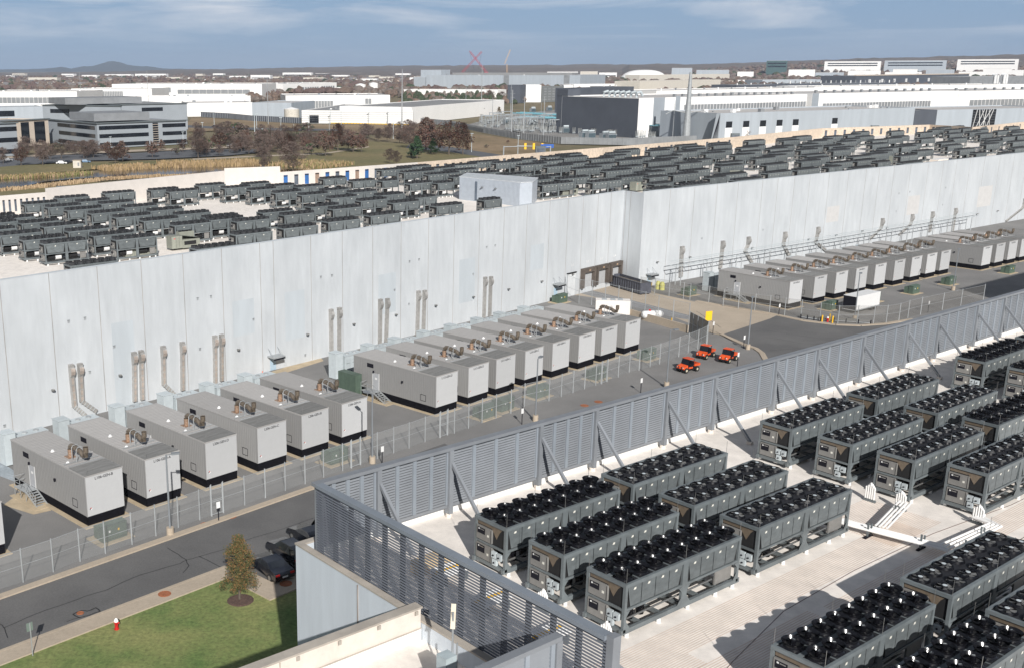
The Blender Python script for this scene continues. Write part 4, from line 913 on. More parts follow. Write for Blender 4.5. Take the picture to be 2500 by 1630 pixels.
for i, (s, x, y) in enumerate((('L', 167, 785), ('L', 207, 777.5), ('L', 482, 730), ('L', 514.6, 724.6), ('L', 219, 908), ('L', 278.6, 846), ('L', 488, 852), ('L', 618.6, 780), ('L', 783, 677), ('L', 810, 673), ('L', 999.6, 639), ('L', 1022.7, 634), ('L', 963, 708.6), ('L', 998, 743), ('L', 1154.8, 670), ('L', 1188, 604), ('L', 1208.6, 600), ('L', 745, 867), ('L', 11, 1039), ('R', 1713.6, 583), ('R', 1862.7, 562), ('R', 2187.6, 517), ('R', 2301, 500.7), ('R', 2308.8, 459), ('R', 2194.7, 473), ('R', 2221, 469))):
    q = onwall(s, x, y); place(FX, 'v', q, rz(math.atan2(NW[s][1].x, NW[s][1].y)), f'small square wall vent, {ORD[i % 26]} listed from the left of the {"left" if s == "L" else "right"} long wall', 'small square wall vents')
# canopies over personnel doors
def canopy(side, x, y, lab, basey):
    q = onwall(side, x, y); d = NW[side][1]; A = math.atan2(d.x, d.y); t = empty('door_canopy', (q.x, q.y, 0), rz(A), lab, 'canopy', 'door canopies'); z = q.z
    m = MB(); m.prism([(-1.0, -.01), (1.0, -.01), (1.0, -1.5), (-1.0, -1.5)], z - .12, z + .05, M_post); m.box(-1.0, -1.5, z - .35, 1.0, -1.44, z - .12, M_txt); m.build('roof', t)
    m = MB(); m.bar((-.8, -1.3, z), (-.8, 0, z + 1.1), .05, .05, M_post); m.bar((.8, -1.3, z), (.8, 0, z + 1.1), .05, .05, M_post); m.build('tie_rod', t)
    m = MB(); m.box(-.5, -.05, .05, .5, -.01, 2.15, mat('pale_blue_door', (.42, .55, .66), .5, var=.03)); m.build('door', t)
canopy('L', 666, 866, 'small dark-edged canopy over a pale door, beside the orange cone', 900); canopy('L', 1357, 692, 'white canopy over a door left of the loading docks', 700); canopy('R', 1585, 668, 'grey canopy over the blue door right of the wall corner', 700)
# loading docks
M_dock = mat('brown_dock_seal', (.10, .082, .07), .8, var=.2)
for i, (xa, xb, yt, yb) in enumerate(((1417, 1448, 667, 703), (1451, 1481, 661, 698), (1485, 1513, 651, 690))):
    a = onwall('L', xa, yt); b = onwall('L', xb, yt); wd = (b - a).length; z = 4.6
    t = empty('loading_dock', (a.x, a.y, 0), rz(math.atan2(d1.x, d1.y)), ('brown framed loading dock, left one of three', 'brown framed loading dock, middle one of three', 'brown framed loading dock next to the wall corner')[i], 'loading dock', 'loading docks'); m = MB()
    m.box(0, -.7, 1.0, .55, -.01, z, M_dock); m.box(wd - .55, -.7, 1.0, wd, -.01, z, M_dock); m.box(.551, -.7, z - .8, wd - .551, -.01, z, M_dock); m.build('dock_seal', t)
    m = MB(); m.box(.56, -.06, 1.0, wd - .56, -.012, z - .8, mat('dock_door_grey', (.42, .43, .44), .6, var=.05)); m.build('door', t)
    m = MB(); m.box(wd / 2 - .25, -.72, z - .5, wd / 2 + .2, -.7, z - .35, mat('dock_plate', (.6, .4, .25), .6)); m.build('number_plate', t)
    text(('L-2', 'L-3', 'L-4')[i], .6, M_white, t, (wd / 2, -.02, z + 1.1), (math.pi / 2, 0, 0))
a = onwall('L', 1384, 672); t = empty('dock_door', (a.x, a.y, 0), rz(math.atan2(d1.x, d1.y)), 'white roller door under the sign L-1, left of the brown docks', 'door'); m = MB(); m.box(0, -.08, 0, 2.6, -.01, 4.2, mat('roller_white', (.62, .64, .65), .6, var=.05)); m.box(-.1, -.3, 4.2, 2.7, -.01, 4.35, M_dark); m.build('roller', t); text('L-1', .6, M_white, t, (1.6, -.02, 5.6), (math.pi / 2, 0, 0))
# roll-off dumpster
q = at(1486, 698); qe = at(1563, 721); A = math.atan2(qe.x - q.x, qe.y - q.y); t = empty('dumpster', q, rz(A), 'long black open-top roll-off dumpster standing before the loading docks', 'dumpster'); L_ = (qe - q).length; m = MB(); M_dump = mat('dumpster_blue_black', (.075, .08, .10), .6, var=.2, scale=2)
m.box(0, 0, .25, L_, .08, 2.2, M_dump); m.box(0, 2.3, .25, L_, 2.38, 2.2, M_dump); m.box(0, .08, .25, .08, 2.3, 2.2, M_dump); m.box(L_ - .08, .08, .25, L_, 2.3, 2.2, M_dump); m.box(.08, .08, .25, L_ - .08, 2.3, 1.7, mat('dumpster_rubble', (.14, .12, .10), .9, var=.4, scale=3)); m.build('container', t)
m = MB()
for i in range(14): x = .1 + i * (L_ - .3) / 13; m.box(x, -.1, .25, x + .12, -.001, 2.1, M_dump)
m.box(0, -.12, 2.1, L_, .1, 2.22, M_dump); m.build('rib', t); m = MB(); m.box(.2, .2, .02, L_ - .2, .5, .25, M_txt); m.box(.2, 1.9, .02, L_ - .2, 2.2, .25, M_txt); m.build('skid', t)
# box trailer
q = at(2088, 768); t = empty('box_trailer', q, rz(AG3), 'white box trailer with a black front, parked behind the far fence', 'trailer'); m = MB(); m.box(0, 0, .6, 7.4, 2.4, 3.0, M_white); m.box(0, -.02, .55, 7.4, 0, .75, M_post); m.build('box', t); m = MB(); m.box(-.04, .05, .7, -.001, 2.35, 2.9, M_txt); m.build('front_panel', t)
for x in (5.2, 6.2): m = MB(); m.tube([(x, .02, .45), (x, .3, .45)], .43, M_tyre, 14); m.build('wheel', t)
# white skid unit and tank at the docks ramp
q = at(1453, 772); t = empty('skid_unit', q, rz(R(100)), 'white mobile plant skid standing behind the last middle-row generator', 'skid unit'); m = MB(); m.box(0, 0, .4, 5.6, 2.0, 2.7, mat('warm_white', (.70, .66, .62), .5, var=.03)); m.build('body', t); m = MB()
for x in (1.8, 3.2, 4.4): m.box(x - .8, .3, 2.702, x, 1.7, 2.75, M_post)
m.build('roof_hatch', t)
q = at(1568, 783); t = empty('propane_tank', q, rz(R(80)), 'white horizontal gas tank on legs beyond the middle generator row', 'tank'); m = MB(); m.tube([(-.1, 0, 1.0), (.15, 0, 1.0), (3.2, 0, 1.0), (3.45, 0, 1.0)], [.35, .62, .62, .35], M_white, 16); m.build('vessel', t, smooth=True); m = MB(); m.box(.6, -.4, 0, .8, .4, .5, M_post); m.box(2.5, -.4, 0, 2.7, .4, .5, M_post); m.build('leg', t); m = MB(); m.cyl(1.2, 0, 1.6, 1.85, .2, .15, M_red, 8); m.build('valve_cap', t)
# yellow drums, cone, bollards, hydrants
for x, y, l in ((1606, 706, 'pale yellow drum beside the fence, left one'), (1616, 708, 'pale yellow drum beside the fence, right one')):
    m = MB(); m.cyl(0, 0, 0, .9, .48, .45, mat('drum_yellow', (.62, .60, .18), .5), 12); m.cyl(0, 0, .9, 1.5, .5, .3, MATS['drum_yellow'], 12); tag(m.build('drum', loc=at(x, y)), l, 'drum', 'yellow drums')
m = MB(); m.cyl(0, 0, 0, .8, .3, .28, M_yellow, 10); tag(m.build('yellow_bin', loc=at(1588, 700)), 'small yellow bin by the blue door', 'bin')
q = at(641, 917); t = empty('traffic_cone', q, 0, 'orange traffic cone at the wall foot by the pale door', 'cone'); m = MB(); m.cyl(0, 0, .04, .72, .17, .03, M_orange, 12); m.build('cone', t); m = MB(); m.box(-.2, -.2, 0, .2, .2, .04, M_orange); m.build('base', t)
for x, y, l in ((2006.5, 787, 'yellow bollard left of the far red hydrant'), (2025, 783, 'yellow bollard behind the far red hydrant'), (2032, 789, 'yellow bollard right of the far red hydrant'), (1408, 704, 'orange-yellow bollard at the white roller door'), (1639, 794, 'yellow-footed post by the retaining wall')):
    m = MB(); m.cyl(0, 0, 0, 1.15, .11, .11, M_yellow, 10); m.cyl(0, 0, 1.15, 1.2, .11, .05, M_yellow, 10); tag(m.build('bollard', loc=at(x, y)), l, 'bollard', 'yellow bollards')
def hydrant(x, y, l, z=.02):
    q = at(x, y); q.z = z; t = empty('fire_hydrant', q, .4, l, 'fire hydrant', 'red fire hydrants'); m = MB(); m.tube([(0, 0, 0), (0, 0, .06), (0, 0, .07), (0, 0, .62)], [.19, .19, .13, .13], M_red, 12); m.build('barrel', t)
    m = MB(); m.tube([(0, 0, .62), (0, 0, .68), (0, 0, .8), (0, 0, .9)], [.17, .17, .13, .04], M_white, 12); m.build('bonnet', t)
    for a in (0, 2.1, 4.2): m = MB(); m.tube([(.1 * math.cos(a), .1 * math.sin(a), .48), (.22 * math.cos(a), .22 * math.sin(a), .48)], .07, M_red, 8); m.build('nozzle', t)
hydrant(285, 1535, 'red fire hydrant with a white cap at the lawn edge'); hydrant(2020, 786, 'distant red and white hydrant between yellow bollards')
# ---------------------------------------------------------------- fences
M_mesh = mat('fence_mesh', (.36, .37, .37), .6, var=.05, alpha=.30); M_meshd = mat('dark_fence_mesh', (.22, .21, .19), .7, var=.05, alpha=.26); M_slat = mat('privacy_mesh', (.19, .18, .165), .7, var=.1, alpha=.93)
def fence(name, pts, h, label, mesh, post_r=.06, gates=()):
    """pts: ground points of its posts"""
    o = pts[0]; t = empty(name, o, 0, label, 'fence')
    m = MB(); 
    for a, b in zip(pts[:-1], pts[1:]): a_, b_ = a - o, b - o; m.quad([(a_.x, a_.y, .05), (b_.x, b_.y, .05), (b_.x, b_.y, h - .12), (a_.x, a_.y, h - .12)], mesh)
    m.build('mesh', t)
    for i, p_ in enumerate(pts):
        m = MB(); q = p_ - o; m.cyl(q.x, q.y, 0, h, post_r, post_r, M_post, 8); m.build('post', t)
    m = MB()
    for a, b in zip(pts[:-1], pts[1:]): 
        a_, b_ = a - o, b - o
        for z in (h - .12, h * .5): m.bar((a_.x, a_.y, z), (b_.x, b_.y, z), .035, .035, M_post)
    m.build('rail', t); return t
f1 = [(57, 1420), (130.5, 1394.8), (195.8, 1369), (257.6, 1350), (322.7, 1327.6), (381, 1307), (435.7, 1286.7), (488, 1267.9), (516, 1258), (544.6, 1249.6), (597.6, 1232), (648, 1214), (696.6, 1196.5), (745, 1180), (790, 1164), (836.5, 1148), (856.6, 1141), (878.7, 1133), (921, 1119), (961, 1105), (998.6, 1093), (1037.6, 1078), (1073, 1067), (1091, 1060.7), (1109, 1056.6), (1143.6, 1044.5), (1176.6, 1031), (1210.8, 1020), (1247, 1008), (1280, 991.6), (1340, 978), (1370, 967.4), (1398.7, 958), (1427, 948.6), (1454, 940), (1467, 936), (1480, 931), (1509, 920), (1535.8, 908), (1560, 904), (1586.9, 894.8), (1610, 888), (1656.8, 870.6), (1679.7, 861), (1703, 851.8), (1724, 841)]
fp1 = [at(-70, 1462)] + [at(*q) for q in f1]
fence('security_fence', fp1, 3.0, 'long galvanised mesh fence running along the road and in front of both generator rows', M_mesh)
for i, (x0_, x1_) in enumerate((((516, 1258), (544.6, 1249.6)), ((856.6, 1141), (878.7, 1133)), ((1073, 1067), (1091, 1060.7)), ((1467, 936), (1480, 931)))):
    a, b = at(*x0_), at(*x1_); d = b - a; t = empty('fence_gate', a, 0, 'narrow steel gate frame in the long fence, ' + ORD[i] + ' from the left', 'gate', 'narrow gates in the long fence'); m = MB(); off = Vector((d.y, -d.x, 0)).normalized() * .12
    for z in (.15, 1.4, 2.6): m.bar(off + Vector((0, 0, z)), d + off + Vector((0, 0, z)), .06, .06, M_post)
    for e in (off, d + off): m.bar(e + Vector((0, 0, 0)), e + Vector((0, 0, 3.15)), .08, .08, M_post)
    m.build('frame', t)
f2 = [(1382, 765), (1412, 768), (1445, 770), (1478, 771), (1508, 772), (1538, 768), (1572, 772), (1605, 791), (1640, 798)]
tall = [at(*q) for q in ((1381, 728), (1412, 746), (1443, 740), (1476, 738), (1508, 742), (1541, 766), (1572, 775), (1604, 791), (1640, 799), (1680, 815))]
fence('tall_yard_fence', [at(1383, 730), at(1413, 742), at(1444, 745), at(1476, 752), at(1508, 760), at(1540, 768), at(1573, 776), at(1605, 786), at(1641, 797), at(1680, 806)], 4.4, 'tall open fence on a retaining wall between the yard and the concrete drive', mat('faint_mesh', (.35, .36, .36), .6, alpha=.12))
m = MB(); pr_ = [at(1540, 772), at(1680, 812)]; d = (pr_[1] - pr_[0]).normalized(); n = Vector((d.y, -d.x, 0)); m.prism([pr_[0], pr_[1], pr_[1] + n * .3, pr_[0] + n * .3], 0, 1.2, M_conc); tag(m.build('retaining_wall'), 'low concrete retaining wall below the tall yard fence', 'wall')
fence('sliding_gate', [at(1686, 812), at(1698, 805), at(1708, 799), at(1717, 796), at(1727, 800)][::1] and [at(1682, 815), at(1690, 820), at(1701, 826), at(1712, 832), at(1726, 841)], 3.6, 'dark slatted vehicle gate standing beside the concrete drive', M_slat)
m = MB(); m.box(-.6, -.03, 1.9, .6, 0, 3.4, M_yellow); tag(m.build('yellow_sign', loc=at(1727, 812), rot=rz(R(70))), 'plain yellow panel hung at the end of the slatted gate', 'sign')
f3 = [at(*q) for q in ((1563, 715), (1598, 718), (1633, 724), (1668, 730), (1684, 733), (1730, 739), (1765, 748), (1802, 754), (1842, 760), (1878, 764), (1915, 770), (1955, 775), (2001, 782), (2045, 790), (2092, 790), (2132, 790), (2163, 789), (2194, 784), (2216, 776), (2247, 768), (2300, 757), (2345, 747), (2400, 735))]
fence('far_yard_fence', f3, 3.0, 'long mesh fence enclosing the far generator yard, curving round the apron', M_meshd)
# guard rails by the apron
for x0_, y0_, x1_, y1_, l in ((1955, 777, 2003, 784, 'galvanised guard rail left of the yellow bollards'), (2035, 786, 2125, 792, 'galvanised guard rail right of the yellow bollards')):
    a, b = at(x0_, y0_), at(x1_, y1_); d = b - a; t = empty('guard_rail', a, 0, l, 'guard rail', 'guard rails'); m = MB(); m.bar((0, 0, .6), d + Vector((0, 0, .6)), .08, .35, M_silver); m.bar((0, 0, .25), d + Vector((0, 0, .25)), .05, .12, M_post); m.build('rail', t)
    for i in range(4): m = MB(); q = d * (i / 3); m.box(q.x - .08, q.y - .08, 0, q.x + .08, q.y + .08, .7, M_txt); m.build('post', t)
# ---------------------------------------------------------------- lamp posts and signs
LP = {}
t = empty('lamp_post', cat='lamp post', label='x'); m = MB(); m.tube([(0, 0, .75), (0, 0, 7.6)], [.10, .07], mat('lamp_grey', (.27, .29, .31), .4, metal=.3, var=.05), 10); m.bar((0, 0, 7.55), (.7, 0, 7.6), .06, .06, MATS['lamp_grey']); m.build('pole', t)
m = MB(); m.box(.45, -.2, 7.55, 1.15, .2, 7.7, MATS['lamp_grey']); m.build('lamp_head', t); m = MB(); m.cyl(0, 0, 0, .75, .33, .33, M_conc, 16); m.build('footing', t); LP['l'] = [t, False]
for x, y, r_, l in ((416, 1305, .3, 'grey lamp post on a round footing between fence and road, nearest'), (909, 1129, 2.4, 'grey lamp post behind the corner of the louvered screen'), (1307, 1027, 1.0, 'grey lamp post before the middle generator row'), (1627, 945, .3, 'slim grey lamp post near the leftmost orange cart'), (1825.5, 852, 1.2, 'pale lamp post at the apron kerb beyond the orange carts'), (2086, 781, 1.0, 'lamp post beside the white box trailer'), (2326.6, 709, 1.0, 'far lamp post at the last far-row generator')):
    place(LP, 'l', at(x, y), r_, l, 'grey lamp posts')
t = empty('parking_sign', at(80, 1600), rz(A1), 'grey street sign on a thin post at the lawn edge, seen from behind', 'sign'); m = MB(); m.box(-.03, -.03, 0, .03, .03, 2.6, M_post); m.build('post', t); m = MB(); m.box(-.25, .03, 1.95, .22, .06, 2.6, mat('sign_back', (.16, .2, .18), .5)); m.build('plate', t)
SG = {}
t = empty('small_sign', cat='sign', label='x'); m = MB(); m.box(-.035, -.035, 0, .035, .035, 1.35, M_txt); m.build('post', t); m = MB(); m.box(-.19, -.05, 1.35, .19, -.02, 1.95, M_white); m.build('plate', t); SG['s'] = [t, False]
for i, (x, y, l) in enumerate(((534, 1272, 'small white sign on a black post beside the road manholes'), (933, 1131, 'small white sign behind the screen beside the second lamp post'), (1274, 1035, 'small white sign behind the screen beside the third lamp post'), (1564, 958, 'small white sign behind the screen near the orange carts'), (1800, 893, 'small white sign by the rightmost orange cart'), (1740, 815, 'small dark-backed sign beside the gate and drive'), (1901, 770, 'small white sign at the far fence by the apron kerb'), (2265, 763, 'small white sign at the far fence over the screen'), (1815, 850, 'small sign beside the apron lamp post'))):
    place(SG, 's', at(x, y), rz(A2), l, 'small signs on black posts')
# pipe rack along the right wall
a = at(1662, 700); t = empty('pipe_rack', F(0, 0), 0, 'long grey elevated cable rack running along the foot of the right wall', 'cable rack'); m = MB(); dW = d3; B = Vector((W2.x, W2.y, 0)) + dW * 6 + Vector((dW.y, -dW.x, 0)) * 2.2; Lr = 118; zr = 3.9
n = Vector((dW.y, -dW.x, 0))
for o in (0, 1.2):
    m.bar(B + n * o + Vector((0, 0, zr)), B + n * o + dW * Lr + Vector((0, 0, zr)), .10, .10, M_pale); m.bar(B + n * o + Vector((0, 0, zr + .8)), B + n * o + dW * Lr + Vector((0, 0, zr + .8)), .07, .09, M_pale)
m.build('beam', t); m = MB()
for i in range(60): q = B + dW * (i * Lr / 59) + Vector((0, 0, zr + .05)); m.bar(q, q + n * 1.2, .07, .07, M_post); (m.bar(q, q + Vector((0, 0, .78)), .05, .05, M_pale) if i % 3 == 0 else None)
m.build('rung', t)
for i in range(13): m = MB(); q = B + dW * (2 + i * 9.4); m.bar(q, q + Vector((0, 0, zr)), .16, .16, M_post); m.bar(q + n * 1.2, q + n * 1.2 + Vector((0, 0, zr)), .14, .14, M_post); m.build('support', t)
# ---------------------------------------------------------------- carts and cars
def cart(p, rot, l):
    t = empty('utility_cart', p, rot, l, 'utility cart', 'orange utility carts'); m = MB(); O = M_orange
    m.box(-1.5, -.62, .42, 1.35, .62, .62, M_txt); m.build('chassis', t, bevel=.03)
    m = MB(); pts = [(1.5, .55), (1.45, .85), (.75, 1.08), (.75, .6)]
    for y0_, y1_ in ((-.66, .66),):
        for (xa, za), (xb, zb) in zip(pts[:-1], pts[1:]): m.quad([(xa, y0_, za), (xa, y1_, za), (xb, y1_, zb), (xb, y0_, zb)], O)
        for y in (y0_, y1_): m.quad([(x, y, z) for x, z in pts], O)
    m.build('hood', t)
    m = MB(); m.quad([(.78, -.6, 1.08), (.78, .6, 1.08), (.45, .55, 1.78), (.45, -.55, 1.78)], M_glass); m.box(-.35, -.6, .62, .74, .6, .95, M_txt); m.box(-.42, -.58, .62, -.3, .58, 1.45, M_txt); m.build('cab', t)
    m = MB(); m.box(-.45, -.64, 1.78, .55, .64, 1.88, O); m.build('roof', t, bevel=.04)
    for x in (-.4, .47):
        for y in (-.6, .6): m = MB(); m.bar((x + (.3 if x > 0 else 0), y, .95), (x, y, 1.8), .06, .06, M_txt); m.build('pillar', t)
    m = MB(); m.box(-1.6, -.68, .8, -.5, -.6, 1.12, O); m.box(-1.6, .6, .8, -.5, .68, 1.12, O); m.box(-1.6, -.6, .8, -1.52, .6, 1.12, O); m.box(-.58, -.6, .8, -.5, .6, 1.12, O); m.box(-1.52, -.6, .78, -.58, .6, .84, M_txt); m.build('cargo_bed', t)
    for y in (-.67, .66): m = MB(); m.box(-.2, y, .55, .6, y + .01, .78, O); m.build('door', t)
    m = MB(); m.bar((1.55, -.5, .5), (1.55, .5, .5), .07, .12, M_txt); m.bar((1.55, -.3, .5), (1.52, -.3, .95), .05, .05, M_txt); m.bar((1.55, .3, .5), (1.52, .3, .95), .05, .05, M_txt); m.build('bumper', t)
    for y in (-.28, .28): m = MB(); m.box(-.3, y - .2, .95, .1, y + .2, 1.05, M_txt); m.box(-.38, y - .2, .95, -.28, y + .2, 1.5, M_txt); m.build('seat', t)
    for x in (-1.0, 1.05):
        for y in (-.62, .62):
            m = MB(); m.tube([(x, y - .16, .38), (x, y + .16, .38)], .38, M_tyre, 16); m.tube([(x, y - .17, .38), (x, y + .17, .38)], .17, mat('cream_rim', (.55, .5, .38), .5), 10); m.build('wheel', t)
    for y in (-.45, .45): m = MB(); m.box(1.46, y - .1, .72, 1.5, y + .1, .82, M_white); m.build('headlight', t)
def head(a, b): a, b = at(*a), at(*b); return math.atan2(b.y - a.y, b.x - a.x)
cart(at(1679, 905), head((1697, 903), (1672, 908)), 'orange utility cart, nearest of the three on the gravel')
cart(at(1722, 872), head((1742, 868), (1718, 877)), 'orange utility cart, farthest one with open bed')
cart(at(1777, 881), head((1796, 876), (1772, 886)), 'orange utility cart nearest the asphalt apron')
def car(p, rot, l, kind):
    t = empty({'suv': 'black_suv', 'sedan': 'black_sedan'}[kind], p, rot, l, 'car', 'dark parked cars')
    Lc, Wc = 4.75, 1.85
    if kind == 'sedan': prof = [(-2.35, .35), (-2.38, .75), (-2.25, .98), (-1.55, 1.05), (-.85, 1.40), (.2, 1.44), (.95, 1.05), (2.0, .88), (2.33, .68), (2.35, .35)]
    else: prof = [(-2.35, .4), (-2.38, .9), (-2.25, 1.2), (-2.0, 1.66), (-1.2, 1.76), (.3, 1.72), (1.05, 1.2), (2.1, 1.05), (2.33, .8), (2.35, .4)]
    m = MB(); n = len(prof); ys = [(-.925, 0), (-.93, .5), (.93, .5), (.925, 0)]
    def yw(z): return .92 - max(0, z - .95) * .38
    for s in (-1, 1):
        m.quad([(x, s * yw(z), z) for x, z in prof], M_carb)
    for (xa, za), (xb, zb) in zip(prof[:-1], prof[1:]): m.quad([(xa, -yw(za), za), (xa, yw(za), za), (xb, yw(zb), zb), (xb, -yw(zb), zb)], M_carb)
    m.build('body', t)
    iw = [3, 4] if kind == 'sedan' else [2, 3]
    m = MB(); (xa, za), (xb, zb) = (prof[3], prof[4]) if kind == 'sedan' else (prof[2], prof[3]); f_ = lambda a, b, t_: a + (b - a) * t_
    dn = .012; m.quad([(f_(xa, xb, .12) - dn, -.68, f_(za, zb, .12) + dn), (f_(xa, xb, .12) - dn, .68, f_(za, zb, .12) + dn), (f_(xa, xb, .9) - dn, .6, f_(za, zb, .9) + dn), (f_(xa, xb, .9) - dn, -.6, f_(za, zb, .9) + dn)], M_glass); m.build('rear_window', t)
    m = MB(); (xa, za), (xb, zb) = prof[5], prof[6]; m.quad([(xa + .05, -.62, za), (xa + .05, .62, za), (xb, .74, zb + .02), (xb, -.74, zb + .02)], M_glass); m.build('windscreen', t)
    m = MB(); zt_ = prof[4][1] - .1; z0_ = 1.02 if kind == 'sedan' else 1.15
    for s in (-1, 1): m.quad([(prof[3][0] + .4, s * (yw(z0_) + .008), z0_), (.8, s * (yw(z0_) + .008), z0_), (.25, s * (yw(zt_) + .008), zt_), (prof[4][0] + .05, s * (yw(zt_) + .008), zt_)], M_glass)
    m.build('side_window', t)
    for x in (-1.42, 1.42):
        for s in (-1, 1): m = MB(); y = s * .84; m.tube([(x, y - .11, .33), (x, y + .11, .33)], .33, M_tyre, 18); m.tube([(x, y - .12, .33), (x, y + .12, .33)], .21, M_silver, 12); m.build('wheel', t)
    for s in (-1, 1): m = MB(); z = prof[1][1]; m.box(-2.4, s * .68 - .18, z - .02, -2.3, s * .68 + .18, z + .14, M_red); m.build('taillight', t)
    m = MB(); m.box(-2.395, -.26, .52, -2.36, .26, .66, M_white); m.build('number_plate', t)
hB = math.atan2(ay(A2).y, ay(A2).x)
car(at(660, 1396), head((685, 1414), (640, 1382)), 'black sedan parked nose to the road behind the autumn tree', 'sedan')
car(at(706, 1363), head((740, 1390), (694, 1358)), 'black sport utility car in the shade beside the sedan', 'suv')
car(at(756, 1322), head((790, 1346), (742, 1316)), 'black car mostly hidden behind the dark open louvers', 'sedan')
# ================================================================ middle and far distance
def hgt(x, y, yt):
    g_ = at(x, y); lo, hi = -5.0, 150.0
    for _ in range(40):
        mid = (lo + hi) / 2; q = RM @ np.array([g_.x, g_.y, mid - CAMH]); py = q[1] / q[2] * FPX + PPY
        if py > yt: lo = mid
        else: hi = mid
    return lo
M_bw = mat('far_white_cladding', (.84, .83, .81), .7, var=.03, scale=.05, world=True)
M_bgr = mat('far_grey_cladding', (.30, .33, .36), .7, var=.05, scale=.1, world=True)
M_bch = mat('charcoal_cladding', (.085, .095, .115), .7, var=.08, scale=.1, world=True)
M_bbl = mat('pale_steel_cladding', (.40, .44, .48), .6, var=.05, scale=.3, streak=(1, 1, .1), world=True)
M_broof = mat('far_pale_roof', (.50, .48, .46), .8, var=.08, scale=.05, world=True)
M_bgroof = mat('far_grey_roof', (.26, .26, .26), .8, var=.08, scale=.05, world=True)
M_win = mat('dark_window_band', (.015, .018, .024), .12, var=.3, scale=.3, spec=.7, world=True)
M_lv = mat('far_louver_grey', (.24, .25, .26), .6, var=.1, scale=.2, world=True)
M_stone = mat('cream_stone', (.58, .50, .42), .8, var=.05, world=True)
def bld(name, lab, a, b, yt, depth, wm, rm, wins=(), cat='building', par=0.6, cop=None, side=(), z0=None, extra=None):
    A_, B_ = at(*a), at(*b); d = (B_ - A_); L_ = d.length; d.normalize(); h = hgt(a[0], a[1], yt); n = Vector((-d.y, d.x, 0))
    t = empty(name, A_, math.atan2(d.y, d.x), lab, cat)
    m = MB(); m.box(0, 0, -.2, L_, depth, h - par, wm); 
    for q in ((0, 0, L_, .4), (0, depth - .4, L_, depth), (0, .401, .4, depth - .401), (L_ - .4, .401, L_, depth - .401)): m.box(q[0], q[1], h - par + .001, q[2], q[3], h, wm)
    m.build('wall', t); m = MB(); m.box(.4, .4, h - par + .002, L_ - .4, depth - .4, h - par + .05, rm); m.build('roof', t)
    if cop: m = MB(); m.box(-.8, -.8, h + .002, L_ + .8, .9, h + .5, cop); m.box(-.8, .9, h + .002, .9, depth, h + .5, cop); m.build('eave', t)
    for (s0_, s1_, f0, f1, mt, nm) in wins:
        m = MB(); m.box(L_ * s0_, -.12, h * f0, L_ * s1_, -.01, h * f1, mt)
        for i in range(1, nm): x = L_ * (s0_ + (s1_ - s0_) * i / nm); m.box(x - .15, -.2, h * f0, x + .15, -.121, h * f1, wm)
        m.build('window_band' if mt is M_win else 'louver_band', t)
    for (s0_, s1_, f0, f1, mt, nm) in side:      # the face towards the lower coordinates, on the left flank
        m = MB(); m.box(-.12, depth * s0_, h * f0, -.01, depth * s1_, h * f1, mt); m.build('window_band' if mt is M_win else 'louver_band', t)
    if L_ > 55 and 'warehouse' in name:
        for i in range(int(L_ / 12)): m = MB(); x = random.uniform(4, L_ - 6); y = random.uniform(3, depth * .6); z = h - par + .06; s_ = random.uniform(.8, 2.2); m.box(x, y, z, x + s_ * 1.4, y + s_, z + s_ * .9, random.choice((M_lv, M_white, M_bgr))); m.build('roof_unit', t)
    return t, L_, h
def top_box(t, x0, y0, x1, y1, z0, z1, mt, name='rooftop_screen'):
    m = MB(); m.box(x0, y0, z0, x1, y1, z1, mt); n = int((x1 - x0) / 3)
    for i in range(1, n): m.box(x0 + i * 3 - .1, y0 - .08, z0, x0 + i * 3, y0 - .001, z1, mt)
    return m.build(name, t)
W = M_win
# office campus
t, L_, h = bld('office_building', 'three storey grey office block with dark ribbon windows and a grey rooftop screen', (240, 362), (457, 351), 303, 62, M_bgr, M_bgroof,
   [(.02, .56, .74, .90, W, 1), (.02, .56, .40, .56, W, 1), (.02, .56, .04, .2, W, 1), (.61, .67, .05, .95, W, 1), (.72, .99, .74, .9, W, 1), (.72, .99, .4, .56, W, 1), (.72, .99, .04, .2, W, 1)], cop=M_gal, side=[(.04, .8, .74, .9, W, 1), (.04, .78, .40, .56, W, 1), (.04, .8, .04, .2, W, 1)])
m = MB()
for i in range(9): m.box(L_ * .605, -.3, h * (.08 + i * .1), L_ * .675, -.121, h * (.095 + i * .1), M_stone)
m.build('stair_louver', t); top_box(t, L_ * .1, 14, L_ * .72, 45, h + .5, h + 4.6, M_lv)
t, L_, h = bld('office_wing', 'low office wing with cream stone piers left of the ribbon-window block', (-45, 366), (122, 352), 301, 30, M_stone, M_bgroof, [(.05, .5, .1, .93, W, 8), (.58, .7, .1, .93, W, 1), (.78, .94, .1, .93, W, 1)], cop=M_gal)
t, L_, h = bld('office_block', 'grey office block end at the left edge with three dark window bands', (-60, 386), (46, 379), 306, 30, M_bgr, M_bgroof, [(.0, 1, .76, .9, W, 1), (.0, 1, .42, .56, W, 1), (.0, 1, .06, .2, W, 1)], cop=M_gal)
t, L_, h = bld('rear_office_building', 'rear grey office building behind the ribbon-window block', (300, 322), (459, 316), 257, 70, M_bgr, M_bgroof, [(.3, .62, .74, .88, W, 1)], cop=M_gal); top_box(t, -30, 20, L_ * .5, 50, h + .4, h + 4.4, M_lv)
t, L_, h = bld('rear_office_wing', 'left part of the rear office building with a long dark window', (108, 318), (298, 322), 258, 40, M_bgr, M_bgroof, [(.1, .35, .7, .86, W, 1)], cop=M_gal)
t, L_, h = bld('grey_annex', 'pale grey annex with a long dark window at the left edge', (-50, 310), (108, 306), 263, 30, M_bbl, M_bgroof, [(.1, .55, .5, .8, W, 1)])
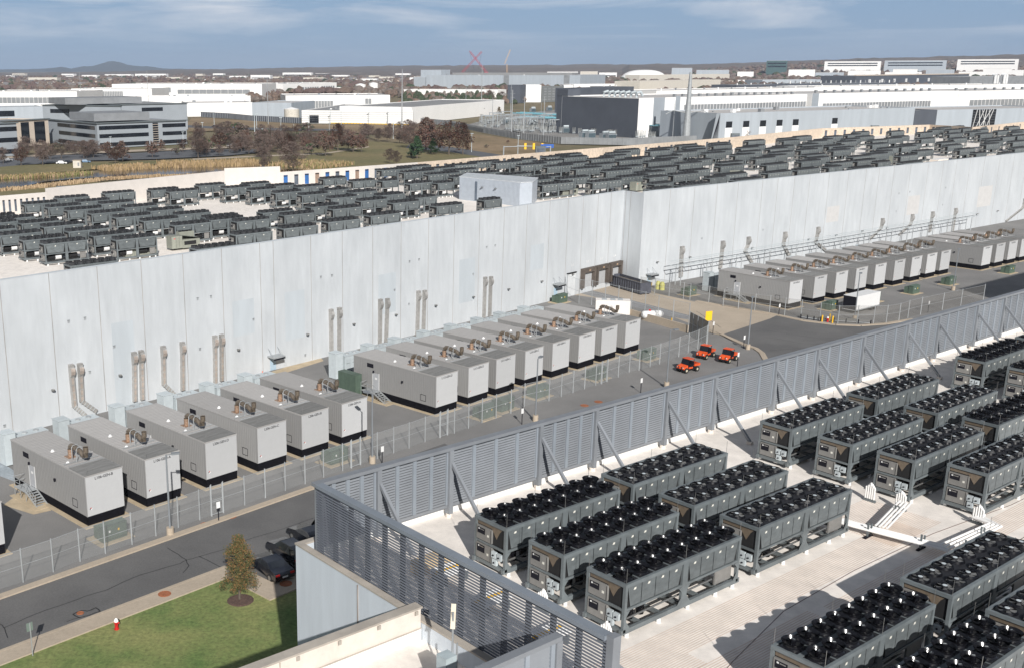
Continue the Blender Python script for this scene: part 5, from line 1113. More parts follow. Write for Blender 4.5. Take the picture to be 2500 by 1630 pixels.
# white warehouses
Lv = M_lv
bld('white_warehouse', 'long white warehouse with a grey louver band at the upper left', (-60, 262), (190, 262), 224, 90, M_bw, M_broof, [(.1, .88, .25, .62, Lv, 18)])
bld('white_warehouse', 'white warehouse with a ribbed grey panel behind the office roofs', (176, 250), (372, 250), 217, 80, M_bw, M_broof, [(.35, .64, .3, .8, Lv, 14)])
bld('white_warehouse', 'long low white warehouse with six square grey vents', (275, 240), (640, 240), 206, 110, M_bw, M_broof, [(.05 + i * .06, .095 + i * .06, .4, .75, Lv, 1) for i in range(6)] + [(.44, .92, .3, .6, Lv, 10)])
bld('white_warehouse', 'low white warehouse with small shrubs along its front', (330, 256), (612, 254), 236, 40, M_bw, M_broof)
bld('white_warehouse', 'white warehouse whose long wall ends at the pale blue part, behind the dark fence', (456, 285), (618, 283), 252, 60, M_bw, M_broof)
bld('blue_grey_warehouse', 'pale blue-grey warehouse end between two white ones', (616, 291), (712, 292), 251, 60, M_bbl, M_broof)
bld('dark_glass_block', 'small dark glass block beside the long vented warehouse', (610, 236), (640, 236), 208, 20, M_bch, M_bgroof)
t, L_, h = bld('striped_white_warehouse', 'very long low white warehouse with faint grey stripes and wall lamps', (737, 301), (1008, 303), 270, 150, M_bw, M_bgroof, [(0, 1, .2 + .16 * i, .22 + .16 * i, Lv, 1) for i in range(5)] + [(.07, .155, 0, .62, W, 1)])
bld('white_warehouse_upper', 'white warehouse with a long ribbed louver band above the striped one', (698, 268), (952, 266), 234, 80, M_bw, M_broof, [(.0, .45, .1, .6, Lv, 16), (.76, .82, .1, .75, Lv, 2)])
bld('white_warehouse_far', 'far white warehouse with two rows of grey windows', (692, 233), (822, 228), 205, 70, M_bw, M_broof, [(.3 + i * .045, .33 + i * .045, .25, .65, Lv, 1) for i in range(8)] + [(.7 + i * .045, .73 + i * .045, .3, .7, Lv, 1) for i in range(6)])
bld('white_low_hall', 'long low white hall right of the striped warehouse', (1005, 303), (1230, 278), 262, 60, M_bw, M_bgroof)
bld('white_low_shed', 'white low shed behind brown trees, left of the substation', (985, 236), (1215, 238), 219, 40, M_bw, M_broof)
bld('white_shed', 'small white shed among far trees', (820, 226), (872, 226), 214, 20, M_bw, M_broof)
t, L_, h = bld('pale_blue_warehouse', 'huge pale grey-blue warehouse under the red crane booms', (1040, 222), (1415, 225), 184, 150, M_bbl, M_bgroof, [(.52, .555, 0, 1.0, M_lv, 1), (.90, .935, 0, 1, M_lv, 1)], side=[(.0, .9, 0, .99, M_bgr, 1)])
top_box(t, -20, 20, 20, 60, h - 6, h + 9, M_bbl, 'lift_block'); top_box(t, 40, 25, L_ * .92, 60, h, h + 4, M_bgroof, 'dark_roof_band')
bld('grey_warehouse_end', 'darker grey end block of the huge pale warehouse', (1010, 222), (1039, 222), 189, 60, M_bgr, M_bgroof)
t, L_, h = bld('hotel', 'white and grey five-storey hotel block with rows of square windows', (1322, 250), (1373, 248), 212, 22, mat('hotel_grey', (.17, .18, .18), .7, world=True), M_broof, [(.1 + j * .2, .22 + j * .2, .12 + .17 * i, .21 + .17 * i, M_lv, 1) for i in range(5) for j in range(5)])
bld('hotel_wing', 'white windowless wing of the hotel, left of its grey part', (1283, 250), (1320, 250), 208, 24, M_bw, M_broof); bld('hotel_annex', 'white annex right of the hotel', (1375, 246), (1398, 246), 209, 24, M_bw, M_broof)
bld('glass_corner_block', 'narrow dark glass block left of the hotel', (1270, 252), (1282, 251), 208, 16, M_bch, M_bgroof)
# dome
q = at(1571, 198); q2 = at(1512, 198); rr = (q2 - q).length; t = empty('white_dome', q, 0, 'big white inflated sports dome on the skyline', 'dome'); m = MB(); hh = hgt(1571, 198, 171); ns, nr = 28, 8; rows_ = []
for i in range(nr + 1):
    f_ = i / nr; r_ = rr * math.cos(f_ * math.pi / 2) ** .75 if f_ < 1 else .01; z = hh * math.sin(f_ * math.pi / 2); rows_.append([(r_ * math.cos(2 * math.pi * j / ns), r_ * .6 * math.sin(2 * math.pi * j / ns), z) for j in range(ns)])
for i in range(nr):
    for j in range(ns): m.quad([rows_[i][j], rows_[i][(j + 1) % ns], rows_[i + 1][(j + 1) % ns], rows_[i + 1][j]], M_bw)
m.build('membrane', t, smooth=True)
# right-hand data halls
t, L_, h = bld('grey_corner_hall', 'tall charcoal hall behind the big charcoal wall', (1397, 300), (1543, 290), 216, 16, M_bch, M_broof)
t, L_, h = bld('white_data_hall', 'very long white data hall with a charcoal end wall, behind the tall steel pole', (1554, 338), (1962, 318), 240, 70, M_bw, M_broof, [(.0, .07, 0, .72, M_bw, 1), (.08, .14, 0, 1.0, M_bgr, 1), (.2, .225, .0, 1.03, M_bgr, 1), (.25, .995, .58, .80, Lv, 40)], side=[(0, .93, 0, .985, M_bch, 1), (.935, 1, 0, 1, M_bch, 1)])
m = MB(); m.box(-.3, 60, h, 10, 70, h + 4, M_bch); m.build('corner_tower', t)
for i in range(7): m = MB(); y = 8 + i * 4.5; m.tube([(6, y, h), (6, y, h + 2.6), (9, y, h + 3.2), (11, y, h + 1)], .8, M_pale, 8); m.build('exhaust_duct', t)
for i in range(16): m = MB(); x = L_ * (.25 + i * .048); m.box(x, 8, h, x + 1.6, 9.6, h + 1.6, M_lv); m.build('roof_vent', t)
t, L_, h = bld('white_data_hall', 'second long white data hall with louver bands, running to the right edge', (1975, 318), (2330, 303), 229, 70, M_bw, M_broof, [(0, .04, 0, 1, M_bgr, 1), (.07, .80, .42, .72, Lv, 36)])
for i in range(14): m = MB(); x = L_ * (.1 + i * .06); m.box(x, 10, h, x + 1.6, 11.6, h + 1.8, M_lv); m.build('roof_vent', t)
t, L_, h = bld('white_data_hall', 'third long white data hall with a grey louver band, cut by the right edge', (2331, 303), (2560, 294), 223, 70, M_bw, M_broof, [(.12, 1, .42, .72, Lv, 22)])
for i in range(8): m = MB(); x = L_ * (.1 + i * .1); m.box(x, 10, h, x + 1.6, 11.6, h + 1.8, M_lv); m.build('roof_vent', t)
# lower corrugated building with windows
t, L_, h = bld('corrugated_warehouse', 'pale corrugated warehouse with five square windows above small bare trees', (1752, 352), (2226, 330), 277, 45, M_bbl, M_broof, [(x - .014, x + .014, .52, .72, W, 1) for x in (.045, .125, .205, .285, .365, .565)] + [(x - .016, x + .016, .0, .51, M_bw, 1) for x in (.045, .125, .205, .285, .365, .565)])
m = MB(); m.quad([(-6, -.5, 0), (0, -.5, 0), (0, -.5, h), (-3, -.5, h)], M_bgr)
for i in range(8): m.bar((-5.5 + i * .6, -.6, 0), (-2.5 + i * .25, -.6, h * (.6 + .05 * i)), .12, .12, M_txt)
m.build('slanted_fin', t)
t, L_, h = bld('dark_wedge_facade', 'dark grey slanted wall section between the pale corrugated walls', (2227, 330), (2280, 328), 270, 40, M_bch, M_broof)
t, L_, h = bld('corrugated_office', 'pale building end with a diagonal braced glass wall', (2281, 328), (2590, 318), 269, 45, M_bbl, M_broof, [(.27, .45, .0, .98, W, 1)])
m = MB()
for i in range(8): m.bar((L_ * (.275 + i * .02), -.3, .5), (L_ * (.30 + ((i * 3) % 8) * .018), -.3, h * .97), .35, .2, M_white)
for i in range(8): m.bar((L_ * .27, -.25, h * (.1 + i * .11)), (L_ * .45, -.25, h * (.1 + i * .11)), .12, .1, M_lv)
m.build('diagonal_brace', t)
# upper right jumble of roofs
for nm, l, a, b, yt, dp, wm in (('dark_roof_hall', 'long dark hall with a row of small white vents on its roof', (1925, 232), (2190, 228), 205, 40, M_bch), ('steel_skeleton_hall', 'dark unfinished steel hall with a pale yellow roof edge', (2085, 222), (2362, 212), 186, 60, M_bch), ('grey_duct_hall', 'grey hall with pairs of tall white ducts at the right edge', (2363, 230), (2560, 225), 188, 60, M_lv), ('low_pale_hall', 'low pale hall with a dark roof edge left of the steel skeleton', (1860, 216), (2034, 214), 196, 50, M_bbl), ('charcoal_low_hall', 'low charcoal hall behind the tall steel pole', (1795, 236), (1925, 232), 208, 40, M_bch), ('cream_curved_hall', 'cream hall with a curved end, left of the charcoal low hall', (1560, 236), (1757, 228), 199, 40, mat('cream_cladding', (.60, .56, .49), .8, world=True)), ('cream_flat_hall', 'long cream flat-roofed hall on the skyline right of the dome', (1560, 205), (1780, 200), 184, 40, MATS.get('cream_cladding') or M_bw), ('white_low_hall_two', 'white low hall behind the hotel and charcoal hall', (1400, 232), (1560, 230), 207, 40, M_bw), ('dark_stack_hall', 'dark hall with a row of small stacks behind the white halls', (1470, 236), (1600, 234), 212, 30, M_bch), ('white_hall_rear', 'white hall roof behind the long louvered data hall', (1600, 262), (1990, 250), 222, 60, M_bw), ('white_hall_rear', 'white hall roof stepping up behind the second data hall', (1985, 250), (2500, 240), 212, 60, M_bw)):
    t, L_, h = bld(nm, l, a, b, yt, dp, wm, M_broof)
    k_ = {'dark_roof_hall': 22, 'white_hall_rear': 12, 'dark_stack_hall': 9, 'charcoal_low_hall': 8}.get(nm, 0)
    for i in range(k_): m = MB(); x = L_ * (i + .5) / k_; m.cyl(x, 4, h, h + (4 if nm == 'dark_roof_hall' else 2.2), .9, .9, M_lv if i % 2 else M_white, 6); m.build('roof_stack', t)
    if nm == 'grey_duct_hall':
        for x in (.28, .31, .39, .42, .72, .75): m = MB(); m.tube([(L_ * x, -2, h * .45), (L_ * x, -2, h * 1.05), (L_ * x + 2, 3, h * 1.1)], 2.0, M_white, 8); m.build('duct', t)
    if nm == 'steel_skeleton_hall':
        m = MB(); m.box(0, -1, h, L_, 3, h + 1.6, M_stone); m.build('pale_roof_edge', t); m = MB()
        for i in range(9): m.box(L_ * (.1 + i * .1), -1.5, h * .5, L_ * (.1 + i * .1) + 6, -.01, h * .75, M_white)
        m.build('opening', t)
mat('pine_glass', (.07, .12, .12), .3, world=True)
for a, b, yt, l in (((1870, 170), (1921, 169), 149, 'dark green glass office block on the skyline'), ((2012, 166), (2150, 165), 151, 'long pale office with a slanted end on the skyline, left one'), ((2158, 166), (2310, 163), 149, 'long grey-blue office with a slanted end on the skyline'), ((2336, 162), (2486, 158), 146, 'long white terraced office block on the skyline at the right')):
    D_ = 3900; p0, p1 = along(a[0], a[1], D_), along(b[0], b[1], D_); ztop = along(a[0], yt, D_).z; t = empty('skyline_office', (p0.x, p0.y, 0), math.atan2(p1.y - p0.y, p1.x - p0.x), l, 'office'); L_ = math.hypot(p1.x - p0.x, p1.y - p0.y); wm = MATS['pine_glass'] if 'green' in l else M_bbl if 'grey' in l else M_bw
    m = MB(); m.box(0, 0, 15, L_, 30, ztop, wm); m.build('wall', t); m = MB(); m.box(1, 1, ztop + .01, L_ - 1, 29, ztop + .6, M_broof); m.build('roof', t); dz = ztop - p0.z
    for f_ in (.25, .6): m = MB(); m.box(L_ * .06, -.3, p0.z + dz * f_, L_ * .94, -.01, p0.z + dz * (f_ + .17), M_win); m.build('window_band', t)
for i, (x0, x1, yb, yt) in enumerate(((1700, 1780, 178, 172), (1800, 1840, 182, 176), (1925, 1990, 178, 171), (1990, 2060, 184, 178), (2070, 2150, 180, 173), (2160, 2250, 184, 177), (2260, 2330, 178, 171), (2340, 2420, 182, 176), (2430, 2500, 178, 172), (1640, 1690, 172, 167), (2180, 2240, 175, 170), (2400, 2470, 174, 169))):
    D_ = 3300; p0, p1 = along(x0, yb, D_), along(x1, yb - 1, D_); zt_ = along(x0, yt, D_).z; t = empty('distant_hall', (p0.x, p0.y, 0), math.atan2(p1.y - p0.y, p1.x - p0.x), f'small pale hall among brown woods near the right skyline, {ORD[i]} of these from the dome', 'building', 'pale halls on the right skyline'); L_ = math.hypot(p1.x - p0.x, p1.y - p0.y)
    m = MB(); m.box(0, 0, 5, L_, 30, zt_, M_bw if i % 3 else M_bbl); m.build('wall', t); m = MB(); m.box(1, 1, zt_ + .01, L_ - 1, 29, zt_ + .5, M_broof); m.build('roof', t)
# small distant offices and apartments
DB = [(30, 60, 184, 180), (150, 180, 186, 181), (200, 236, 190, 184), (405, 440, 195, 189), (500, 520, 200, 194), (560, 600, 190, 186), (660, 690, 193, 188), (770, 800, 184, 180), (810, 850, 189, 184), (860, 880, 183, 179), (965, 1000, 186, 180), (1000, 1008, 200, 190), (1430, 1470, 200, 190), (1600, 1660, 190, 184), (1700, 1740, 190, 184), (1745, 1790, 206, 198), (1800, 1850, 204, 196), (880, 920, 200, 193), (740, 790, 196, 190),(256, 320, 187, 182), (330, 405, 188, 181), (478, 495, 189, 181), (612, 660, 195, 184), (690, 760, 186, 178), (925, 960, 195, 188), (1010, 1100, 196, 188), (1335, 1410, 196, 176), (1416, 1458, 190, 175), (1462, 1505, 190, 178), (15, 28, 188, 185), (900, 925, 192, 185), (1660, 1700, 198, 191), (520, 545, 186, 180), (70, 140, 200, 190), (1205, 1262, 172, 163)]
for i, (x0, x1, yb, yt) in enumerate(DB): bld('distant_block', f'distant pale block on the plain, {ORD[i]} of the far blocks counted at random spacing near the horizon' if 0 else f'small pale block near the horizon above {("the office roofs", "the rear warehouses", "the striped warehouse", "the huge pale warehouse", "the charcoal hall")[min(4, int(x0 / 320))]}, {ORD[i]} of these', (x0, yb + 4), (x1, yb + 4), yt, 25, M_bw if i % 3 else MATS.get('cream_cladding') or M_bw, M_broof, [(.05, .95, .45, .6, W, 6)], cat='building')
# storage tanks
for x0, x1, yb, yt, l in ((868, 893, 226, 204, 'round white tank with a cone roof, left one'), (900, 923, 224, 201, 'round white tank with a cone roof, middle one'), (925, 942, 212, 200, 'small round tank behind the two white ones'), (694, 731, 294, 264, 'squat cream water tank at the end of the blue-grey warehouse')):
    a, b = at(x0, yb), at(x1, yb); r_ = (b - a).length / 2; hh = hgt(x0, yb, yt + 3); m = MB(); m.cyl(0, 0, 0, hh, r_, r_, M_bw if yb < 290 else MATS.get('cream_cladding') or M_bw, 20); m.cyl(0, 0, hh, hh + r_ * .25, r_, .2, M_bw, 20); tag(m.build('storage_tank', loc=(a + b) / 2, smooth=True), l, 'tank', 'round storage tanks')
# houses
HS = {}
M_hw = [mat('house_beige', (.60, .53, .44), .8, world=True), mat('house_pale', (.72, .69, .64), .8, world=True), mat('house_tan', (.48, .37, .29), .8, world=True)]; M_hr = [mat('house_roof_grey', (.19, .18, .18), .9, world=True), mat('house_roof_brown', (.22, .17, .14), .9, world=True)]
for k_ in range(3):
    t = empty('house', cat='house', label='x'); m = MB(); m.box(-8, -6, -1, 8, 6, 6, M_hw[k_]); m.build('wall', t)
    m = MB(); m.quad([(-8.4, -6.4, 5.9), (8.4, -6.4, 5.9), (8.4, 0, 10.2), (-8.4, 0, 10.2)], M_hr[k_ % 2]); m.quad([(-8.4, 6.4, 5.9), (8.4, 6.4, 5.9), (8.4, 0, 10.2), (-8.4, 0, 10.2)], M_hr[k_ % 2])
    for x in (-8, 8): m.quad([(x, -6, 6), (x, 6, 6), (x, 0, 10.1)], M_hw[k_])
    m.build('roof', t); m = MB()
    for x in (-5, 0, 4): m.box(x, -6.1, 2, x + 1.4, -6.01, 4.6, M_win)
    m.build('window', t); HS[k_] = [t, False]
hp = []
for x0, x1, y0, y1, n in ((60, 260, 194, 216, 34), (265, 600, 180, 196, 50), (610, 860, 182, 200, 62), (800, 1000, 178, 204, 55), (0, 120, 200, 214, 14)):
    for i in range(n): hp.append((random.uniform(x0, x1), random.uniform(y0, y1)))
hp.sort()
for i, (x, y) in enumerate(hp):
    zone = ('above the louvered warehouse', 'above the vented warehouse', 'above the striped warehouse', 'left of the huge pale warehouse')[0 if x < 250 else 1 if x < 600 else 2 if x < 830 else 3]
    j_ = sum(1 for q in hp[:i] if (q[0] < 250, q[0] < 600, q[0] < 830) == (x < 250, x < 600, x < 830)); zone = zone if j_ < 40 else zone + (' past the fortieth' if j_ < 80 else ' past the eightieth'); j_ %= 40
    place(HS, random.randrange(3), at(x, y + 3), random.choice((.2, 1.2, -.5, .8)) , f'far gabled house {zone}, {ORD[min(44, j_)]} from the left', 'far houses')
for k_ in range(3):
    if not HS[k_][1]: HS[k_][0].location = at(700, 195)
# ---------------------------------------------------------------- terrain beyond
def terrain():
    azs = np.radians(np.linspace(-27, 40, 200)); rs = np.array([2600, 2900, 3200, 3600, 4100, 4700, 5400, 6200, 7200, 8400, 9800, 11500, 13500])
    px_ = PPX + FPX * np.tan(azs) ; base_y = np.interp(px_, [-200, 0, 300, 430, 520, 620, 800, 1250, 1500, 1700, 1880, 2100, 2450, 2700], [176, 174, 172, 168, 167, 166, 163, 160, 158, 158, 153, 147, 140, 139])
    hor = PPY - FPX * math.tan(PITCH); V = []; Fc = []
    for i, r_ in enumerate(rs):
        for j, a_ in enumerate(azs):
            e = (hor - base_y[j]) / FPX * 1.05; peak = CAMH + e * 8400; f_ = min(1, max(0, (r_ - 2600) / 5800)); 
            if px_[j] > 1500: peak = CAMH + e * 6500; f_ = min(1, max(0, (r_ - 2600) / 3900))
            f_ = f_ ** 1.5; nz = RNG.normal() * (.8 + r_ * .00012) + 1.0 * math.sin(j * .7 + i) + 2.0 * math.sin(j * .13 + i * 1.7) - 3
            z = peak * f_ + nz * f_ - .3 - max(0, r_ - 8400) * .004
            V.append((r_ * math.sin(a_), r_ * math.cos(a_), z))
    n = len(azs)
    for i in range(len(rs) - 1):
        for j in range(n - 1): Fc.append((i * n + j, i * n + j + 1, (i + 1) * n + j + 1, (i + 1) * n + j))
    me = bpy.data.meshes.new('hills'); me.from_pydata(V, [], Fc); me.materials.append(two('far_woodland', (.19, .145, .12), (.11, .09, .075), .004, .03, gr=.4)); o = bpy.data.objects.new('hills', me); C.objects.link(o); o['kind'] = 'structure'
    # blue mountain ridge
    m = MB(); prof = [(-60, 170), (60, 170), (110, 168), (150, 164), (175, 168), (200, 163), (225, 162), (245, 157), (262, 151), (275, 150), (290, 152), (312, 159), (335, 162), (365, 163), (400, 168), (520, 170)]
    pts = []
    for a_, b_ in zip(prof[:-1], prof[1:]):
        for k_ in range(6): f_ = k_ / 6; pts.append((a_[0] + (b_[0] - a_[0]) * f_, a_[1] + (b_[1] - a_[1]) * f_ + random.uniform(-.4, .4)))
    Rm = 14500; mt = mat('mountain_woods', (.05, .055, .06), .9, world=True); rows_ = []
    for k_, (x, y) in enumerate(pts):
        p_ = along(x, y, Rm); f_ = along(x, y, Rm - 900); b_ = along(x, y, Rm + 900); rows_.append(((f_.x, f_.y, -20), (p_.x, p_.y, p_.z), (b_.x, b_.y, -20)))
    for a_, b_ in zip(rows_[:-1], rows_[1:]): m.quad([a_[0], b_[0], b_[1], a_[1]], mt); m.quad([a_[1], b_[1], b_[2], a_[2]], mt)
    m.build('mountain', smooth=True)['kind'] = 'structure'
terrain()
# ---------------------------------------------------------------- woods and scattered trees
def blobs(name, pts, mts, kind='stuff', label=None):
    """many low tree crowns as one mass; pts: (x, y, z, radius, height, material)"""
    V = []; Fc = []; mi = []
    for (x, y, z, r_, h_, k_) in pts:
        b = len(V); n = 6
        for zz, rr_ in ((.15, .7), (.5, 1.0), (.85, .6)):
            for j in range(n): a_ = 2 * math.pi * j / n + random.random() * .6; q = r_ * rr_ * random.uniform(.65, 1.2); V.append((x + q * math.cos(a_), y + q * math.sin(a_), z + h_ * (zz + random.uniform(-.08, .08))))
        V.append((x + random.uniform(-.3, .3) * r_, y, z + h_ * random.uniform(.9, 1.1)))
        for rr_ in range(2):
            for j in range(n): a_ = b + rr_ * n + j; c_ = b + rr_ * n + (j + 1) % n; Fc.append((a_, c_, c_ + n)); Fc.append((a_, c_ + n, a_ + n)); mi += [k_, k_]
        for j in range(n): Fc.append((b + 2 * n + j, b + 2 * n + (j + 1) % n, b + 3 * n)); mi.append(k_)
    me = bpy.data.meshes.new(name); me.from_pydata(V, [], Fc)
    for m_ in mts: me.materials.append(m_)
    me.polygons.foreach_set('material_index', mi); o = bpy.data.objects.new(name, me); C.objects.link(o); o['kind'] = kind
    if label: o['label'] = label
    return o
MW = [mat('woods_brown', (.15, .105, .08), .9, scale=.3, var=.25, world=True), mat('woods_grey', (.17, .14, .12), .9, scale=.3, var=.2, world=True), mat('woods_green', (.045, .06, .03), .9, scale=.3, var=.2, world=True), mat('woods_purple', (.12, .08, .07), .9, scale=.3, var=.2, world=True)]
pts = []
for i in range(9000):
    r_ = 1650 + 3600 * random.random() ** 1.3; a_ = R(random.uniform(-20, 34)); x, y = r_ * math.sin(a_), r_ * math.cos(a_); px0 = PPX + FPX * math.tan(a_) / math.cos(PITCH) ; 
    dens = .5 + .5 * math.sin(x * .006 + 2) * math.sin(y * .009 + x * .003)
    if px0 > 1500: dens = .9
    if random.random() > dens + (.0 if px0 < 1250 else .22): continue
    zb = 0 if (r_ < 2600 or px0 < 1500) else min(1, (r_ - 2600) / 3900) ** 1.5 * 95 * min(1, (px0 - 1500) / 500)
    pts.append((x, y, zb - .5, random.uniform(7, 13), random.uniform(8, 14), random.choices((0, 1, 2, 3), (5, 3, 1, 4))[0]))
blobs('distant_woods', pts, MW, label='distant brown winter woods between houses and halls')
pts = []
for x0, x1, y0, y1, n, hh, ks in ((405, 600, 226, 234, 60, 7, (0, 3)), (600, 700, 218, 250, 90, 9, (0, 0, 1, 3)), (985, 1200, 228, 254, 190, 9, (0, 1, 2, 2)), (860, 1010, 212, 236, 110, 10, (0, 1)), (240, 420, 214, 222, 40, 9, (0, 1)), (1380, 1450, 244, 258, 30, 7, (0, 2)), (0, 300, 202, 222, 140, 10, (0, 1, 3)), (1200, 1300, 235, 252, 20, 8, (0, 2)), (1450, 1700, 190, 205, 60, 9, (0, 3, 2)), (620, 700, 200, 215, 40, 9, (0, 3)), (400, 560, 170, 186, 100, 14, (0, 3, 0))):
    for i in range(n): q = at(random.uniform(x0, x1), random.uniform(y0, y1) + 4); pts.append((q.x, q.y, -.3, random.uniform(.5, .9) * hh * .7, hh * random.uniform(.7, 1.2), random.choice(ks)))
blobs('tree_belt', pts, MW, label='brown and green belts of winter trees between the far warehouses')
# individual trees
TP = {}
M_bark = mat('grey_bark', (.13, .105, .085), .9, var=.2, scale=3)
def tree(key, name, style, n, mts, h=10.0, w_=4.2, size=.5):
    t = empty(name, cat='tree', label='x'); m = MB(); m.tube([(0, 0, -.1), (.05, 0, h * .2), (-.05, .05, h * .45), (0, 0, h * .8)], [h * .022, h * .017, h * .011, h * .004], M_bark, 7)
    ends = []
    nb_ = 14 if style != 'cone' else 10
    for i in range(nb_):
        z = h * random.uniform(.22, .72); a_ = i * 2.4 + random.random(); l = w_ * random.uniform(.5, .95) * (1 - .5 * (z / h) if style != 'round' else 1)
        e = (l * math.cos(a_), l * math.sin(a_), min(h * .95, z + l * random.uniform(.35, .8))); m.tube([(0, 0, z), (e[0] * .5, e[1] * .5, z + (e[2] - z) * .45), e], [h * .009, h * .006, h * .002], M_bark, 5); ends.append((z, e))
        if style == 'bare':
            for _ in range(5):
                f_ = random.uniform(.35, 1); b_ = (e[0] * f_, e[1] * f_, z + (e[2] - z) * f_); g_ = (b_[0] + random.uniform(-1, 1) * w_ * .3, b_[1] + random.uniform(-1, 1) * w_ * .3, b_[2] + random.uniform(.05, .3) * w_); m.tube([b_, g_], [h * .003, h * .0015], M_bark, 3, False)
    m.build('trunk', t)
    m = MB(); nc = 60 if n > 600 else 26; cl = [(random.uniform(-1, 1), random.uniform(-1, 1), random.random()) for _ in range(nc)]
    for i in range(n):
        c = cl[i % nc]; f_ = c[2]
        if style == 'cone': zz = h * (.16 + .84 * f_); rad = w_ * (1.02 - f_) ** .8
        elif style == 'pyr': zz = h * (.2 + .8 * f_); rad = w_ * math.sin(min(1, (1.04 - f_) * 1.25) * math.pi / 2) * .9
        else: zz = h * (.28 + .70 * f_); rad = w_ * math.sqrt(max(.02, 1 - (f_ * 2 - .95) ** 2 * .95))
        k_ = math.hypot(c[0], c[1]) or 1; kr = min(1, k_) / k_
        x = c[0] * kr * rad + random.gauss(0, .13) * w_ ; y = c[1] * kr * rad + random.gauss(0, .13) * w_; z = zz + random.gauss(0, .045) * h
        rmax = rad * 1.25 + .3; rr_ = math.hypot(x, y)
        if rr_ > rmax: x *= rmax / rr_; y *= rmax / rr_
        z = max(h * .17, min(h * 1.03, z)); s = size * random.uniform(.5, 1.1); u = Vector((random.gauss(0, 1), random.gauss(0, 1), random.gauss(0, 1))).normalized(); v = u.orthogonal().normalized(); u *= s; v *= s * (.09 if style == 'bare' else .5); p_ = Vector((x, y, z))
        m.quad([p_ - u - v, p_ + u - v * .6, p_ + u * .8 + v, p_ - u * .7 + v], mts[(i * 7 + i // nc) % len(mts)] if style == 'bare' else mts[((i % nc) * 5 + (i // nc) // 9) % len(mts)])
    m.build('crown', t); TP[key] = [t, False]
Mtr = dict(bare=[mat('twig_grey', (.17, .135, .115), .9), mat('twig_brown', (.14, .095, .08), .9), mat('twig_dark', (.10, .07, .06), .9)], red=[mat('leaf_russet', (.15, .075, .052), .8), mat('leaf_maroon', (.11, .052, .043), .8), mat('leaf_brown', (.13, .085, .06), .8)], green=[mat('leaf_pine', (.035, .075, .028), .8), mat('leaf_pine_dark', (.022, .048, .022), .8)], gold=[mat('leaf_gold', (.28, .17, .05), .8), mat('leaf_ochre', (.24, .14, .05), .8), mat('leaf_olive', (.085, .09, .03), .8), mat('leaf_rust', (.21, .115, .045), .8)])
tree('bare1', 'bare_tree', 'bare', 2200, Mtr['bare'], size=.55); tree('bare2', 'bare_tree', 'bare', 2200, Mtr['bare'], w_=5, size=.6); tree('red1', 'russet_tree', 'round', 1500, Mtr['red'] + Mtr['bare'][:1], size=.34); tree('red2', 'russet_tree', 'pyr', 1500, Mtr['red'] + Mtr['bare'][:1], w_=3.6, size=.34); tree('pine', 'pine_tree', 'cone', 1000, Mtr['green'], w_=3.6, size=.45); tree('gold', 'golden_tree', 'pyr', 800, Mtr['gold'][:3], w_=3.2, size=.45); tree('bush', 'bush', 'round', 500, Mtr['bare'] + Mtr['green'][:1], h=10, w_=8, size=.9)
